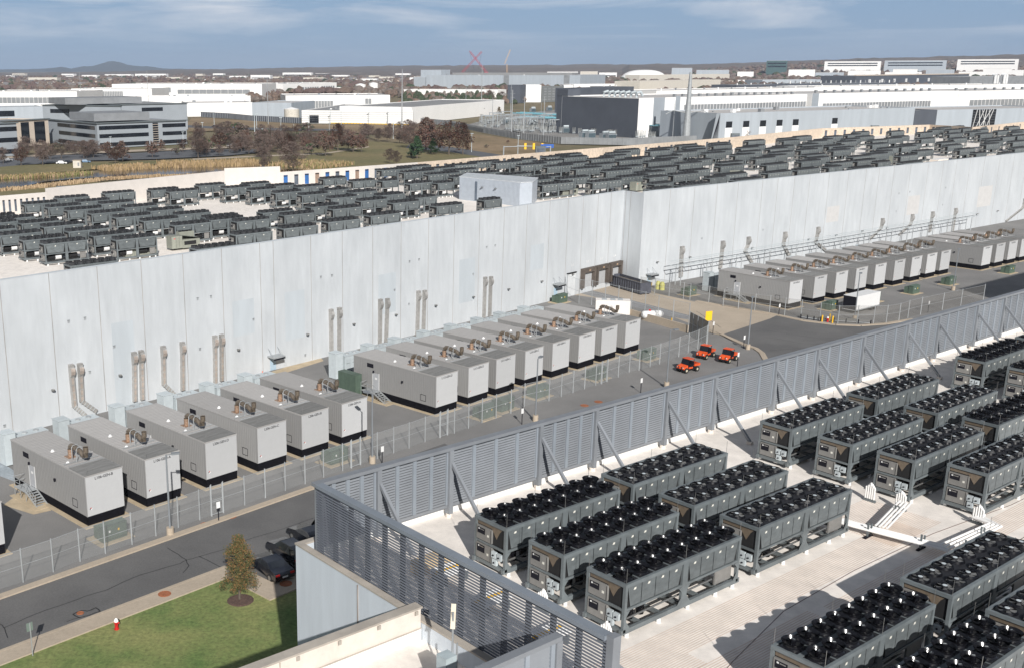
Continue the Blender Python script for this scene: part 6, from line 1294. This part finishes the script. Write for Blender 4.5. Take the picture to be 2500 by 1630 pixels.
TL = [('bare1', 105, 404, 345), ('bare2', 150, 388, 342), ('red1', 52, 405, 360), ('bare1', 8, 400, 362), ('bare1', 205, 387, 345), ('bare2', 228, 385, 343), ('red1', 262, 380, 347), ('red2', 300, 395, 346), ('red1', 282, 400, 356), ('red1', 372, 385, 345), ('red2', 395, 368, 342), ('red1', 447, 372, 340), ('bare1', 484, 385, 325), ('red1', 535, 372, 325), ('bare2', 590, 370, 325), ('red2', 600, 366, 320), ('bare1', 560, 372, 335), ('bare2', 680, 372, 322), ('bare2', 640, 385, 330), ('red2', 706, 390, 330), ('bare1', 716, 425, 350), ('bare1', 645, 415, 370), ('bush', 430, 378, 362), ('bush', 632, 384, 366), ('bush', 760, 378, 352), ('bush', 690, 365, 340), ('bush', 720, 350, 328), ('bush', 730, 345, 325), ('bush', 660, 350, 330), ('bush', 700, 340, 325),
 ('red1', 795, 382, 320), ('red2', 825, 368, 304), ('red1', 862, 372, 322), ('bare2', 850, 368, 318), ('red1', 882, 372, 330), ('bare2', 770, 360, 325), ('bare1', 742, 365, 325), ('bare2', 810, 345, 318), ('bare1', 920, 342, 315), ('bare2', 945, 345, 312), ('bare1', 900, 335, 312), ('bare2', 975, 350, 315), ('bare2', 1000, 362, 312), ('red1', 990, 352, 310), ('bare1', 968, 405, 370), ('bare1', 952, 400, 365), ('pine', 1018, 388, 335), ('pine', 1005, 385, 352), ('pine', 1058, 378, 340), ('red2', 1040, 366, 290), ('red2', 1052, 374, 296), ('red1', 1096, 378, 297), ('red2', 1130, 378, 302), ('bare2', 1010, 345, 300), ('gold', 997, 302, 278), ('gold', 1031, 298, 268), ('gold', 1044, 296, 266), ('gold', 1018, 298, 276), ('gold', 1078, 292, 267), ('gold', 1088, 290, 273), ('gold', 1128, 285, 260), ('gold', 1140, 284, 266), ('gold', 1158, 284, 268), ('bush', 1188, 362, 354), ('gold', 1218, 282, 262), ('red1', 1240, 350, 342),
 ('red1', 1812, 348, 313), ('red1', 1848, 345, 316), ('bare1', 1878, 342, 315), ('red1', 1898, 342, 316), ('bare1', 1930, 338, 313), ('bare1', 1962, 335, 309), ('bare1', 1975, 335, 311), ('bare1', 835, 325, 305), ('bare1', 480, 322, 300), ('bush', 560, 305, 299), ('bush', 580, 307, 299), ('bush', 545, 303, 298), ('bush', 740, 316, 311), ('pine', 437, 253, 242), ('pine', 452, 253, 241), ('bush', 560, 252, 243), ('bush', 575, 252, 244), ('bush', 588, 252, 244), ('bush', 602, 252, 243), ('gold', 470, 253, 244), ('bare2', 1195, 250, 222), ('bare2', 1225, 248, 225), ('bare1', 110, 372, 350), ('bare2', 170, 372, 345), ('bare1', 185, 378, 350), ('bush', 60, 372, 360), ('bush', 250, 368, 356), ('bush', 140, 365, 350), ('bare2', 65, 378, 335)]
gr_ = random.Random(8)
for i in range(46): x_ = gr_.uniform(470, 760); y_ = gr_.uniform(335, 384) - (x_ - 470) * .03; TL.append((gr_.choice(('bare1', 'bare2', 'bare2', 'bush', 'red1')), x_, y_, y_ - gr_.uniform(22, 40)))
for i in range(12): x_ = gr_.uniform(40, 260); y_ = gr_.uniform(366, 392); TL.append((gr_.choice(('bare1', 'bare2')), x_, y_, y_ - gr_.uniform(20, 36)))
for i in range(10): x_ = gr_.uniform(880, 1000); y_ = gr_.uniform(325, 350); TL.append((gr_.choice(('bare1', 'bare2')), x_, y_, y_ - gr_.uniform(20, 34)))
tn = {'bare1': 'bare grey-brown tree', 'bare2': 'wide bare tree', 'red1': 'round russet tree', 'red2': 'tall russet tree', 'pine': 'dark green pine', 'gold': 'golden autumn tree', 'bush': 'low brown bush'}
def zone(x, y):
    if y < 260: return 'by the far white warehouses'
    if x > 1700: return 'before the corrugated warehouse'
    if x < 470: return 'before the ribbon-window office' if y > 380 else 'on the office car park'
    if x < 740: return 'beyond the pond'
    if x < 920: return 'in the grove beyond the pond end'
    if y < 306: return 'along the long low white hall'
    return 'on the meadow before the substation fence'
TL.sort(key=lambda q: q[1]); cnt = {}
for key, x, y, yt in TL:
    zn = (tn[key], zone(x, y)); cnt[zn] = cnt.get(zn, 0) + 1; hh = hgt(x, y, yt) / 10; place(TP, key, at(x, y) - Vector((0, 0, .3 if 0 else 0)), random.random() * 6, f'{tn[key]} {zn[1]}, {ORD[cnt[zn] - 1]} from the left', 'trees beyond the long building', scale=(hh * random.uniform(.9, 1.15), hh * random.uniform(.9, 1.15), hh))
# the autumn tree on the lawn
tree('autumn', 'autumn_tree', 'pyr', 12000, [Mtr['gold'][2], Mtr['gold'][3], Mtr['gold'][2], Mtr['gold'][1], mat('leaf_green_olive', (.07, .085, .03), .8)], h=7.0, w_=1.85, size=.08)
hh = hgt(585, 1462, 1312) / 7.0; place(TP, 'autumn', at(585, 1462, .02), 1.0, 'young autumn tree with rusty green leaves in a mulch ring on the lawn', scale=(hh, hh, hh))
m = MB(); m.cyl(0, 0, 0, .05, 1.05, .9, mat('mulch', (.12, .075, .06), .95, scale=8, var=.3), 20); m.build('mulch_ring', loc=at(587, 1464, .02))['kind'] = 'structure'
# ---------------------------------------------------------------- pond, reeds, fields, lots
def ground_poly(name, pts, z, mt, kind='structure', label=None): return sheet(name, [at(*p_) for p_ in pts], z, mt, label, kind)
pond = [(-90, 470), (0, 460), (55, 456), (110, 444), (180, 437), (260, 432), (330, 429), (430, 426), (520, 422), (640, 419), (705, 416), (702, 405), (640, 405), (560, 406), (450, 408), (380, 412), (310, 415), (250, 419), (230, 424), (180, 428), (100, 434), (0, 441), (-90, 450)]
mw_ = mat('pond_surface', (.05, .045, .04), .12, var=.15, scale=.05, world=True, spec=.6)
ground_poly('pond_water', pond, .012, mw_)
M_mead = two('meadow', (.215, .175, .085), (.15, .14, .06), .03, .4)
ground_poly('meadow_grass', [(700, 372), (880, 344), (1000, 352), (1180, 382), (1260, 396), (1000, 420), (740, 450), (690, 430), (720, 405)], .004, M_mead)
ground_poly('meadow_grass', [(-100, 420), (0, 406), (200, 398), (420, 392), (690, 378), (700, 396), (380, 402), (0, 432), (-100, 440)], .005, M_mead)
ground_poly('meadow_grass', [(-100, 500), (-60, 474), (110, 452), (400, 437), (640, 428), (720, 424), (760, 470), (0, 540)], .005, M_mead)
M_field = two('brown_scrub_field', (.30, .215, .13), (.19, .14, .075), .02, .3)
ground_poly('scrub_field', [(458, 300), (470, 286), (740, 304), (1000, 306), (1180, 330), (1330, 350), (1330, 378), (1220, 380), (1120, 365), (960, 330), (700, 316), (460, 322)], .006, M_field)
M_lot = mat('far_asphalt', (.11, .115, .125), .9, var=.08, scale=.1, world=True)
ground_poly('car_park', [(-80, 400), (0, 388), (120, 380), (330, 374), (460, 367), (620, 364), (655, 370), (560, 380), (380, 389), (200, 393), (60, 403), (-80, 415)], .009, M_lot)
ground_poly('far_road', [(1000, 352), (1090, 358), (1250, 383), (1330, 384), (1330, 392), (1230, 392), (1100, 372), (990, 362)], .011, M_lot); ground_poly('far_road', [(456, 306), (560, 311), (720, 314), (840, 316), (840, 320), (640, 319), (456, 312)], .011, M_lot)
ground_poly('substation_yard', [(1130, 308), (1230, 281), (1420, 262), (1640, 345), (1560, 356), (1400, 352), (1260, 322)], .010, two('crushed_stone', (.32, .31, .29), (.22, .21, .2), .05, .6))
ground_poly('clay_mound', [(955, 256), (985, 242), (1010, 250), (1005, 264), (955, 262)], .02, mat('red_clay', (.32, .13, .06), .9, world=True))
ground_poly('light_path', [(470, 388), (640, 380), (790, 374), (900, 358), (902, 360), (790, 377), (640, 383), (470, 391)], .012, M_conc); ground_poly('light_path', [(0, 384), (150, 374), (330, 366), (620, 356), (622, 360), (330, 371), (150, 378), (0, 389)], .010, mat('beige_kerb_area', (.42, .35, .27), .9, world=True))
def reeds(poly_lines, n, label):
    V = []; Fc = []; mi = []; mts = [mat('reed_tan', (.38, .27, .16), .8, world=True), mat('reed_gold', (.34, .24, .12), .8, world=True), mat('reed_olive', (.20, .19, .07), .8, world=True), mat('reed_straw', (.46, .34, .21), .8, world=True)]
    for (a, b, w_, c_, hh_) in poly_lines:
        A_, B_ = at(*a), at(*b); L_ = (B_ - A_).length; d = (B_ - A_).normalized(); nn = Vector((-d.y, d.x, 0))
        for i in range(int(n * L_ / 60 * (1 + w_ / 12))):
            p_ = A_ + d * random.random() * L_ + nn * random.uniform(0, w_); h_ = random.uniform(.5, 1.0) * hh_; a_ = random.random() * 3.14; s = random.uniform(.12, .28); u = Vector((math.cos(a_), math.sin(a_), 0)) * s; k_ = len(V); lx = Vector((random.gauss(0, .2), random.gauss(0, .2), 0))
            V += [tuple(p_ - u), tuple(p_ + u), tuple(p_ + u * .6 + lx + Vector((0, 0, h_))), tuple(p_ - u * .6 + lx + Vector((0, 0, h_ * .9)))]; Fc.append((k_, k_ + 1, k_ + 2, k_ + 3)); mi.append(random.choice(c_))
    me = bpy.data.meshes.new('reeds'); me.from_pydata(V, [], Fc)
    for q in mts: me.materials.append(q)
    me.polygons.foreach_set('material_index', mi); o = bpy.data.objects.new('reeds', me); C.objects.link(o); o['kind'] = 'stuff'; o['label'] = label
reeds([((-60, 445), (0, 440), 7, (0, 1, 1), 1.6), ((0, 440), (145, 433), 8, (0, 1, 2), 1.6), ((145, 433), (231, 425), 8, (0, 2, 2), 1.4), ((263, 420), (390, 412), 16, (1, 1, 0), 2.0), ((390, 412), (520, 409), 22, (1, 0, 1), 2.2), ((520, 409), (640, 406), 22, (1, 0, 1), 2.2), ((640, 406), (790, 414), 26, (1, 0, 2), 1.8),
       ((-60, 474), (30, 466), 4, (0, 3), 1.2), ((30, 466), (113, 459), 4, (0, 3, 3), 1.3), ((113, 459), (263, 441), 5, (3, 3, 0), 1.4), ((263, 441), (400, 433), 4, (3, 0, 0), 1.3), ((400, 433), (640, 424), 3, (3, 0), 1.0), ((640, 424), (760, 419), 4, (0, 3), 1.2)], 1000, 'tan and gold reeds along both banks of the narrow pond')
# parked cars on the far car park
PC = {}
for key, c_ in (('w', (.7, .7, .7)), ('k', (.03, .03, .04)), ('b', (.12, .2, .3)), ('g', (.3, .31, .32))):
    t = empty('parked_car', cat='car', label='x'); mt = mat('car_' + key, c_, .25, coat=.5); m = MB(); m.box(-2.3, -.9, .3, 2.3, .9, .85, mt); m.quad([(-1.6, -.85, .85), (1.1, -.85, .85), (.5, -.7, 1.42), (-1.2, -.7, 1.42)], mt); m.quad([(-1.6, .85, .85), (1.1, .85, .85), (.5, .7, 1.42), (-1.2, .7, 1.42)], mt); m.quad([(-1.2, -.7, 1.42), (.5, -.7, 1.42), (.5, .7, 1.42), (-1.2, .7, 1.42)], mt); m.build('body', t)
    m = MB(); m.quad([(1.1, -.85, .85), (1.1, .85, .85), (.5, .7, 1.42), (.5, -.7, 1.42)], M_glass); m.quad([(-1.6, -.85, .85), (-1.6, .85, .85), (-1.2, .7, 1.42), (-1.2, -.7, 1.42)], M_glass); m.build('window', t)
    for x in (-1.4, 1.4):
        for y in (-.82, .82): m = MB(); m.tube([(x, y - .1, .32), (x, y + .1, .32)], .32, M_tyre, 10); m.build('wheel', t)
    PC[key] = [t, False]
for i, (key, x, y, l) in enumerate((('w', 151, 399, 'white car at the near edge of the office car park'), ('k', 166, 398, 'black car beside the white one on the office car park'), ('b', 209, 396, 'blue-grey car behind the small concrete hut'), ('w', 478, 358, 'white car half hidden by russet trees beyond the pond'), ('k', 525, 309, 'dark car on the far road by the scrub field'), ('b', 568, 313, 'blue car on the far road right of the dark one'), ('k', 679, 320, 'black car with white front on the far road under a lamp'), ('g', 625, 350, 'grey car among bare trees beyond the pond'), ('w', 560, 356, 'white car among the trees beyond the pond'), ('k', 1868, 350, 'dark car before the corrugated warehouse, left one'), ('g', 20, 392, 'grey car at the left edge of the office car park'))):
    place(PC, key, at(x, y + 2), random.choice((.1, -.2, 1.4)), l, 'far parked cars')
q = at(190, 410); m = MB(); m.box(-1.6, -1.2, 0, 1.6, 1.2, 3.0, MATS.get('cream_cladding') or M_bw); m.box(.3, -1.25, .8, 1.0, -1.2, 2.2, M_lv); m.box(-1.8, -1.4, 3, 1.8, 1.4, 3.15, M_conc); tag(m.build('concrete_hut', loc=q), 'small pale utility hut on the bank above the pond', 'hut')
# ---------------------------------------------------------------- far fences, poles, lines, cranes
def far_fence(pxs, h_, mt, lab):
    t = empty('far_fence', at(*pxs[0]), 0, lab, 'fence'); o = at(*pxs[0]); m = MB(); m2 = MB()
    for a, b in zip(pxs[:-1], pxs[1:]):
        A_, B_ = at(*a) - o, at(*b) - o; m.bar(A_ + Vector((0, 0, h_ / 2)), B_ + Vector((0, 0, h_ / 2)), .08, h_, mt); n = int((B_ - A_).length / 2.6) + 1
        for i in range(n): q = A_.lerp(B_, i / n); m2.box(q.x - .18, q.y - .22, 0, q.x + .18, q.y + .1, h_ + .1, M_lv)
    m.build('panel', t); m2.build('post', t)
far_fence([(1001, 298), (1100, 308), (1180, 325), (1262, 340), (1370, 352), (1520, 355), (1700, 348)], 3.6, M_lv, 'long grey-brown slatted fence curving round the substation')
far_fence([(491, 286), (560, 290), (616, 296), (735, 302)], 4.2, M_bch, 'dark fence in front of the white warehouse wall'); far_fence([(806, 302), (870, 303), (1000, 306)], .6, M_yellow, 'low yellow rail along the striped warehouse')
PO = {}
t = empty('utility_pole', cat='pole', label='x'); m = MB(); m.tube([(0, 0, 0), (0, 0, 10)], [.16, .06], M_post, 8); m.build('pole', t); m = MB(); m.bar((-.55, 0, 9.2), (.55, 0, 9.2), .03, .03, M_post); m.bar((-.4, 0, 8.4), (.4, 0, 8.4), .03, .03, M_post); m.build('cross_arm', t); PO['p'] = [t, False]
for i, (x, yb, yt, wd, l) in enumerate(((199, 252, 174, 1, 'slim steel pole above the office roof screens, left one'), (363, 262, 172, 1, 'slim steel pole right of the office roof screens'), (655, 304, 188, 1.0, 'slim steel pole before the blue-grey warehouse'), (607, 206, 168, 1, 'thin mast beside the dark glass block'), (981, 314, 170, 1.5, 'thick steel pole left of the golden trees'), (1175, 262, 160, 1.3, 'tall steel pole under the red crane booms'), (1137, 260, 187, 1.2, 'steel pole left of the one under the cranes'), (1201, 324, 238, 1.6, 'steel pole at the left edge of the substation'), (1248, 335, 220, 1.9, 'second steel pole in the substation'), (1278, 332, 236, 1.8, 'third steel pole in the substation'), (1326, 332, 237, 1.8, 'fourth steel pole in the substation'), (1320, 300, 240, 1.1, 'thin steel pole behind the fourth substation pole'), (1246, 290, 208, 1.2, 'thin steel pole behind the substation'), (1641, 347, 246, 1.1, 'thin pole before the white data hall'), (1990, 172, 152, .6, 'far pylon pole on the right skyline'), (2095, 176, 158, .6, 'far pylon pole above the steel skeleton hall'), (1523, 172, 160, .6, 'far lattice pole near the dome'), (1664, 178, 162, .6, 'far lattice pole right of the dome'), (1790, 178, 155, .6, 'far lattice pole left of the green office'), (112, 262, 211, .7, 'thin pole before the louvered white warehouse'), (1117, 180, 155, .7, 'white thin mast left of the red booms'), (2362, 176, 160, .6, 'far pole right of the steel skeleton hall'), (2495, 178, 155, .6, 'far pole at the right edge'))):
    s = hgt(x, yb, yt) / 10; place(PO, 'p', at(x, yb), random.uniform(-.4, .4), l, 'steel utility poles', scale=(s * wd * .55, s * wd * .55, s))
t = empty('transmission_pole', at(1674, 348), 0, 'thick tapering steel transmission pole in front of the white data hall', 'pole'); hh = hgt(1674, 348, 177); m = MB(); m.tube([(0, 0, 0), (0, 0, hh * .4), (0, 0, hh)], [2.3, 1.6, .7], M_post, 14); m.build('pole', t)
m = MB()
for z in (.43, .28, .1):
    pass
for z in (.42,):
    for s in (-1, 1): m.tube([(0, 0, hh * z), (s * 8, 0, hh * z + 1.5), (s * 12, 0, hh * z - .5)], .25, M_post, 6)
m.build('cross_arm', t)
# street lamps of the mid distance
ML = {}
t = empty('street_lamp', cat='lamp post', label='x'); m = MB(); m.tube([(0, 0, 0), (0, 0, 9)], [.2, .14], M_pale, 8); m.build('pole', t); m = MB(); m.box(-.9, -.25, 8.9, .9, .25, 9.2, M_pale); m.build('lamp_head', t); ML['l'] = [t, False]
for i, (x, yb, yt) in enumerate(((271, 366, 335), (448, 362, 323), (495, 332, 300), (523, 305, 274), (622, 330, 280), (627, 316, 279), (641, 340, 315), (686, 326, 288), (754, 322, 287), (804, 322, 302), (960, 340, 301), (1151, 372, 327), (1264, 378, 332), (717, 320, 304), (833, 305, 272), (901, 303, 270), (947, 303, 272), (807, 303, 268))):
    s = hgt(x, yb, yt) / 9; place(ML, 'l', at(x, yb), random.random(), f'pale street lamp beyond the long building, {ORD[i]} of the distant lamps', 'distant street lamps', scale=(s, s, s))
# traffic signal gantries
for a, b, l, sg in (((1229, 388), (1295, 376), 'grey traffic signal mast arm seen behind the roof parapet, left one', ()), ((1343, 384), (1262, 384), 'traffic signal arm with yellow heads and a blue street sign', (0.02, .25, .5, .75))):
    A_ = at(*a); h_ = hgt(a[0], a[1], 357); B_ = along(b[0], 357, math.hypot(A_.x, A_.y)); t = empty('traffic_signal', A_, 0, l, 'traffic signal', 'traffic signals'); d = (B_ - A_); d.z = 0; m = MB(); m.tube([(0, 0, 0), (0, 0, h_)], .3, M_post, 8); m.build('pole', t); m = MB(); m.tube([(0, 0, h_ - .4), (d.x, d.y, h_)], .2, M_post, 6); m.build('arm', t)
    for f_ in sg:
        m = MB()
        if f_ == .02: m.box(d.x * .1 - 3, d.y * .1 - .1, h_ - .9, d.x * .1 + 3, d.y * .1 + .1, h_ + .8, mat('blue_sign', (.03, .12, .45), .5))
        else: m.box(d.x * f_ - .5, d.y * f_ - .4, h_ - 1.6, d.x * f_ + .5, d.y * f_ + .4, h_ + 1.2, M_yellow)
        m.build('street_sign' if f_ == .02 else 'signal_head', t)
# cranes
def boom(m, p, q, w_, mt):
    p, q = Vector(p), Vector(q); d = (q - p); n = 14; s = Vector((0, 0, 1)) * w_ / 2; sd_ = Vector((1, 0, 0)) * w_ / 2
    for e in (s + sd_, s - sd_, -s + sd_, -s - sd_): m.bar(p + e, q + e * .6, w_ * .14, w_ * .14, mt)
    for i in range(n): a_ = p + d * (i / n); b_ = p + d * ((i + 1) / n); m.bar(a_ + s + sd_, b_ - s + sd_, w_ * .1, w_ * .1, mt); m.bar(a_ - s - sd_, b_ + s - sd_, w_ * .1, w_ * .1, mt)
M_crane = mat('crane_red', (.32, .03, .05), .6, var=.1)
for (x0, y0), (x1, y1), l in (((1128, 178), (1176, 127), 'red lattice crane boom leaning right, crossing another'), ((1187, 176), (1147, 126), 'red lattice crane boom leaning left, crossing another')):
    D = 2300 if x0 == 1128 else 2340; p, q = along(x0, y0, D), along(x1, y1, D); t = empty('lattice_crane', (p.x, p.y, 0), 0, l, 'crane', 'construction cranes'); o = Vector((p.x, p.y, 0)); m = MB(); boom(m, p - o, q - o, 3.2, M_crane); m.build('boom', t)
    m = MB(); g_ = along(x0 + (-30 if x0 > 1150 else 40), 170, D) - o; m.bar(q - o, g_ , .25, .25, M_txt); m.build('cable', t); m = MB(); m.box(-4, -3, 0, 4, 3, p.z, M_crane); m.build('cab', t)
p, q = along(1240, 176, 2600), along(1242, 122, 2600); o = Vector((p.x, p.y, 0)); t = empty('tower_crane', o, 0, 'pale orange luffing tower crane right of the red booms', 'crane', 'construction cranes'); mo = mat('crane_orange', (.50, .33, .18), .6); m = MB(); boom(m, (0, 0, 0), along(1238, 158, 2600) - o, 3.0, mo); m.build('mast', t); m = MB(); boom(m, along(1232, 157, 2600) - o, along(1246, 122, 2600) - o, 2.0, mo); m.build('jib', t)
# ballpark light masts
for i, x in enumerate((684, 692, 701, 708, 715, 723, 731, 739, 747, 750)):
    s = hgt(x, 192, 169) / 10; place(PO, 'p', at(x, 192), 0, f'thin floodlight mast on the far plain, {ORD[i]} of ten', 'floodlight masts', scale=(s * .35, s * .35, s))
# ---------------------------------------------------------------- substation steelwork
SS = {}
M_st = mat('substation_steel', (.36, .39, .41), .5, metal=.2, var=.15, scale=2); M_cy = mat('cyan_bus_pipe', (.22, .50, .58), .4, var=.1)
t = empty('substation_gantry', cat='gantry', label='x'); m = MB()
for x in (0, 9): m = MB(); m.bar((x, 0, 0), (x, 0, 8), .3, .3, M_st); m.build('column', t)
m = MB(); m.bar((-.5, 0, 8), (9.5, 0, 8), .4, .5, M_st); m.build('beam', t); SS['g'] = [t, False]
t = empty('circuit_breaker', cat='switchgear', label='x'); m = MB(); m.box(-1, -.4, .8, 1, .4, 1.4, M_st)
for x in (-.8, .7): m.box(x, -.2, 0, x + .15, .2, .8, M_st)
m.build('base', t); m = MB()
for x in (-.8, 0, .8): m.tube([(x, 0, 1.4), (x * 1.4, 0, 4.2)], [.2, .12], mat('insulator', (.32, .33, .32), .4, var=.3, scale=4), 6); m.tube([(x * 1.4, 0, 4.2), (x * 1.4, .9, 4.4)], .07, M_txt, 5)
m.build('insulator', t); SS['b'] = [t, False]
t = empty('power_transformer', cat='transformer', label='x'); m = MB(); m.box(-2.4, -1.6, .3, 2.4, 1.6, 3.6, M_st); m.tube([(-2, -1, 4.4), (2, -1, 4.4)], .6, M_pale, 10); m.build('tank', t); m = MB()
for i in range(8): m.box(-2.3 + i * .6, -2.4, .6, -2.1 + i * .6, -1.61, 3.2, mat('radiator_blue_grey', (.13, .18, .21), .5))
m.build('radiator', t); SS['t'] = [t, False]
sr = random.Random(4); sp_ = []
for i in range(230):
    x = sr.uniform(1165, 1600); f_ = (x - 1165) / 435; y = sr.uniform(max(288, 292 + 26 * f_), 318 + 24 * f_)
    sp_.append((x, y, 'b'))
for i in range(44): x = 1175 + i * 9.8; f_ = (x - 1165) / 435; sp_.append((x, sr.uniform(296 + 24 * f_, 316 + 24 * f_), 'g'))
for x, y in ((1425, 338), (1440, 339), (1475, 342), (1490, 343), (1237, 305), (1300, 312), (1380, 326), (1418, 325), (1465, 330), (1300, 275), (1340, 272), (1380, 276)): sp_.append((x, y, 't'))
sp_.sort(); c_ = {}
for x, y, key in sp_:
    c_[key] = c_.get(key, 0) + 1; nm = ("" if 0 else {'b': 'three-armed circuit breaker in the substation', 'g': 'steel gantry frame in the substation', 't': 'grey power transformer in the substation'}[key]) + ('' if key != 'g' or c_[key] <= 40 else ' far end'); k_ = c_[key]
    row = '' if key != 'b' else ('' if k_ <= 40 else ' after the fortieth' if k_ <= 80 else ' in the third forty' if k_ <= 120 else ' in the fourth forty' if k_ <= 160 else ' in the fifth forty' if k_ <= 200 else ' in the last thirty')
    place(SS, key, at(x, y), sr.uniform(.35, .6), f'{nm}, {ORD[(k_ - 1) % 40]} from the left{row}', {'b': 'substation breakers', 'g': 'substation gantries', 't': 'substation transformers'}[key])
for (x0, y0, x1, y1, l) in ((1250, 300, 1412, 310, 'long pale cyan bus pipes above the substation, rear run'), (1440, 326, 1606, 338, 'long pale cyan bus pipes above the substation, front run'), (1260, 312, 1400, 318, 'short cyan bus pipes in the middle of the substation')):
    A_, B_ = at(x0, y0), at(x1, y1); t = empty('bus_pipes', A_, 0, l, 'bus pipes', 'cyan bus pipes'); d = B_ - A_; n = Vector((-d.y, d.x, 0)).normalized(); m = MB()
    for i in range(3): m.tube([n * i * 4 + Vector((0, 0, 7 + i * .2)), d + n * i * 4 + Vector((0, 0, 7 + i * .2))], .38, M_cy, 6)
    m.build('pipe', t); m = MB()
    for i in range(9): q = d * (i / 8); m.bar(q, q + Vector((0, 0, 7)), .3, .3, M_st); m.bar(q + Vector((0, 0, 6.6)), q + n * 8 + Vector((0, 0, 6.8)), .3, .3, M_st)
    m.build('support', t)
# ---------------------------------------------------------------- haze
m = MB(); m.box(-15800, -390, -40, 15800, 15990, 215, None) if 0 else m.box(-9000, -300, -32, 12500, 15800, 215, M_bw)
hz = m.build('haze'); hz['kind'] = 'stuff'; hm = bpy.data.materials.new('haze_air'); hm.use_nodes = True; tt = hm.node_tree
for n in list(tt.nodes):
    if n.type == 'BSDF_PRINCIPLED': tt.nodes.remove(n)
pv = tt.nodes.new('ShaderNodeVolumePrincipled'); pv.inputs['Color'].default_value = (.66, .80, 1.0, 1); pv.inputs['Density'].default_value = 5.0e-5; pv.inputs['Anisotropy'].default_value = 0
tt.links.new(pv.outputs[0], [n for n in tt.nodes if n.type == 'OUTPUT_MATERIAL'][0].inputs['Volume']); hz.data.materials.clear(); hz.data.materials.append(hm)
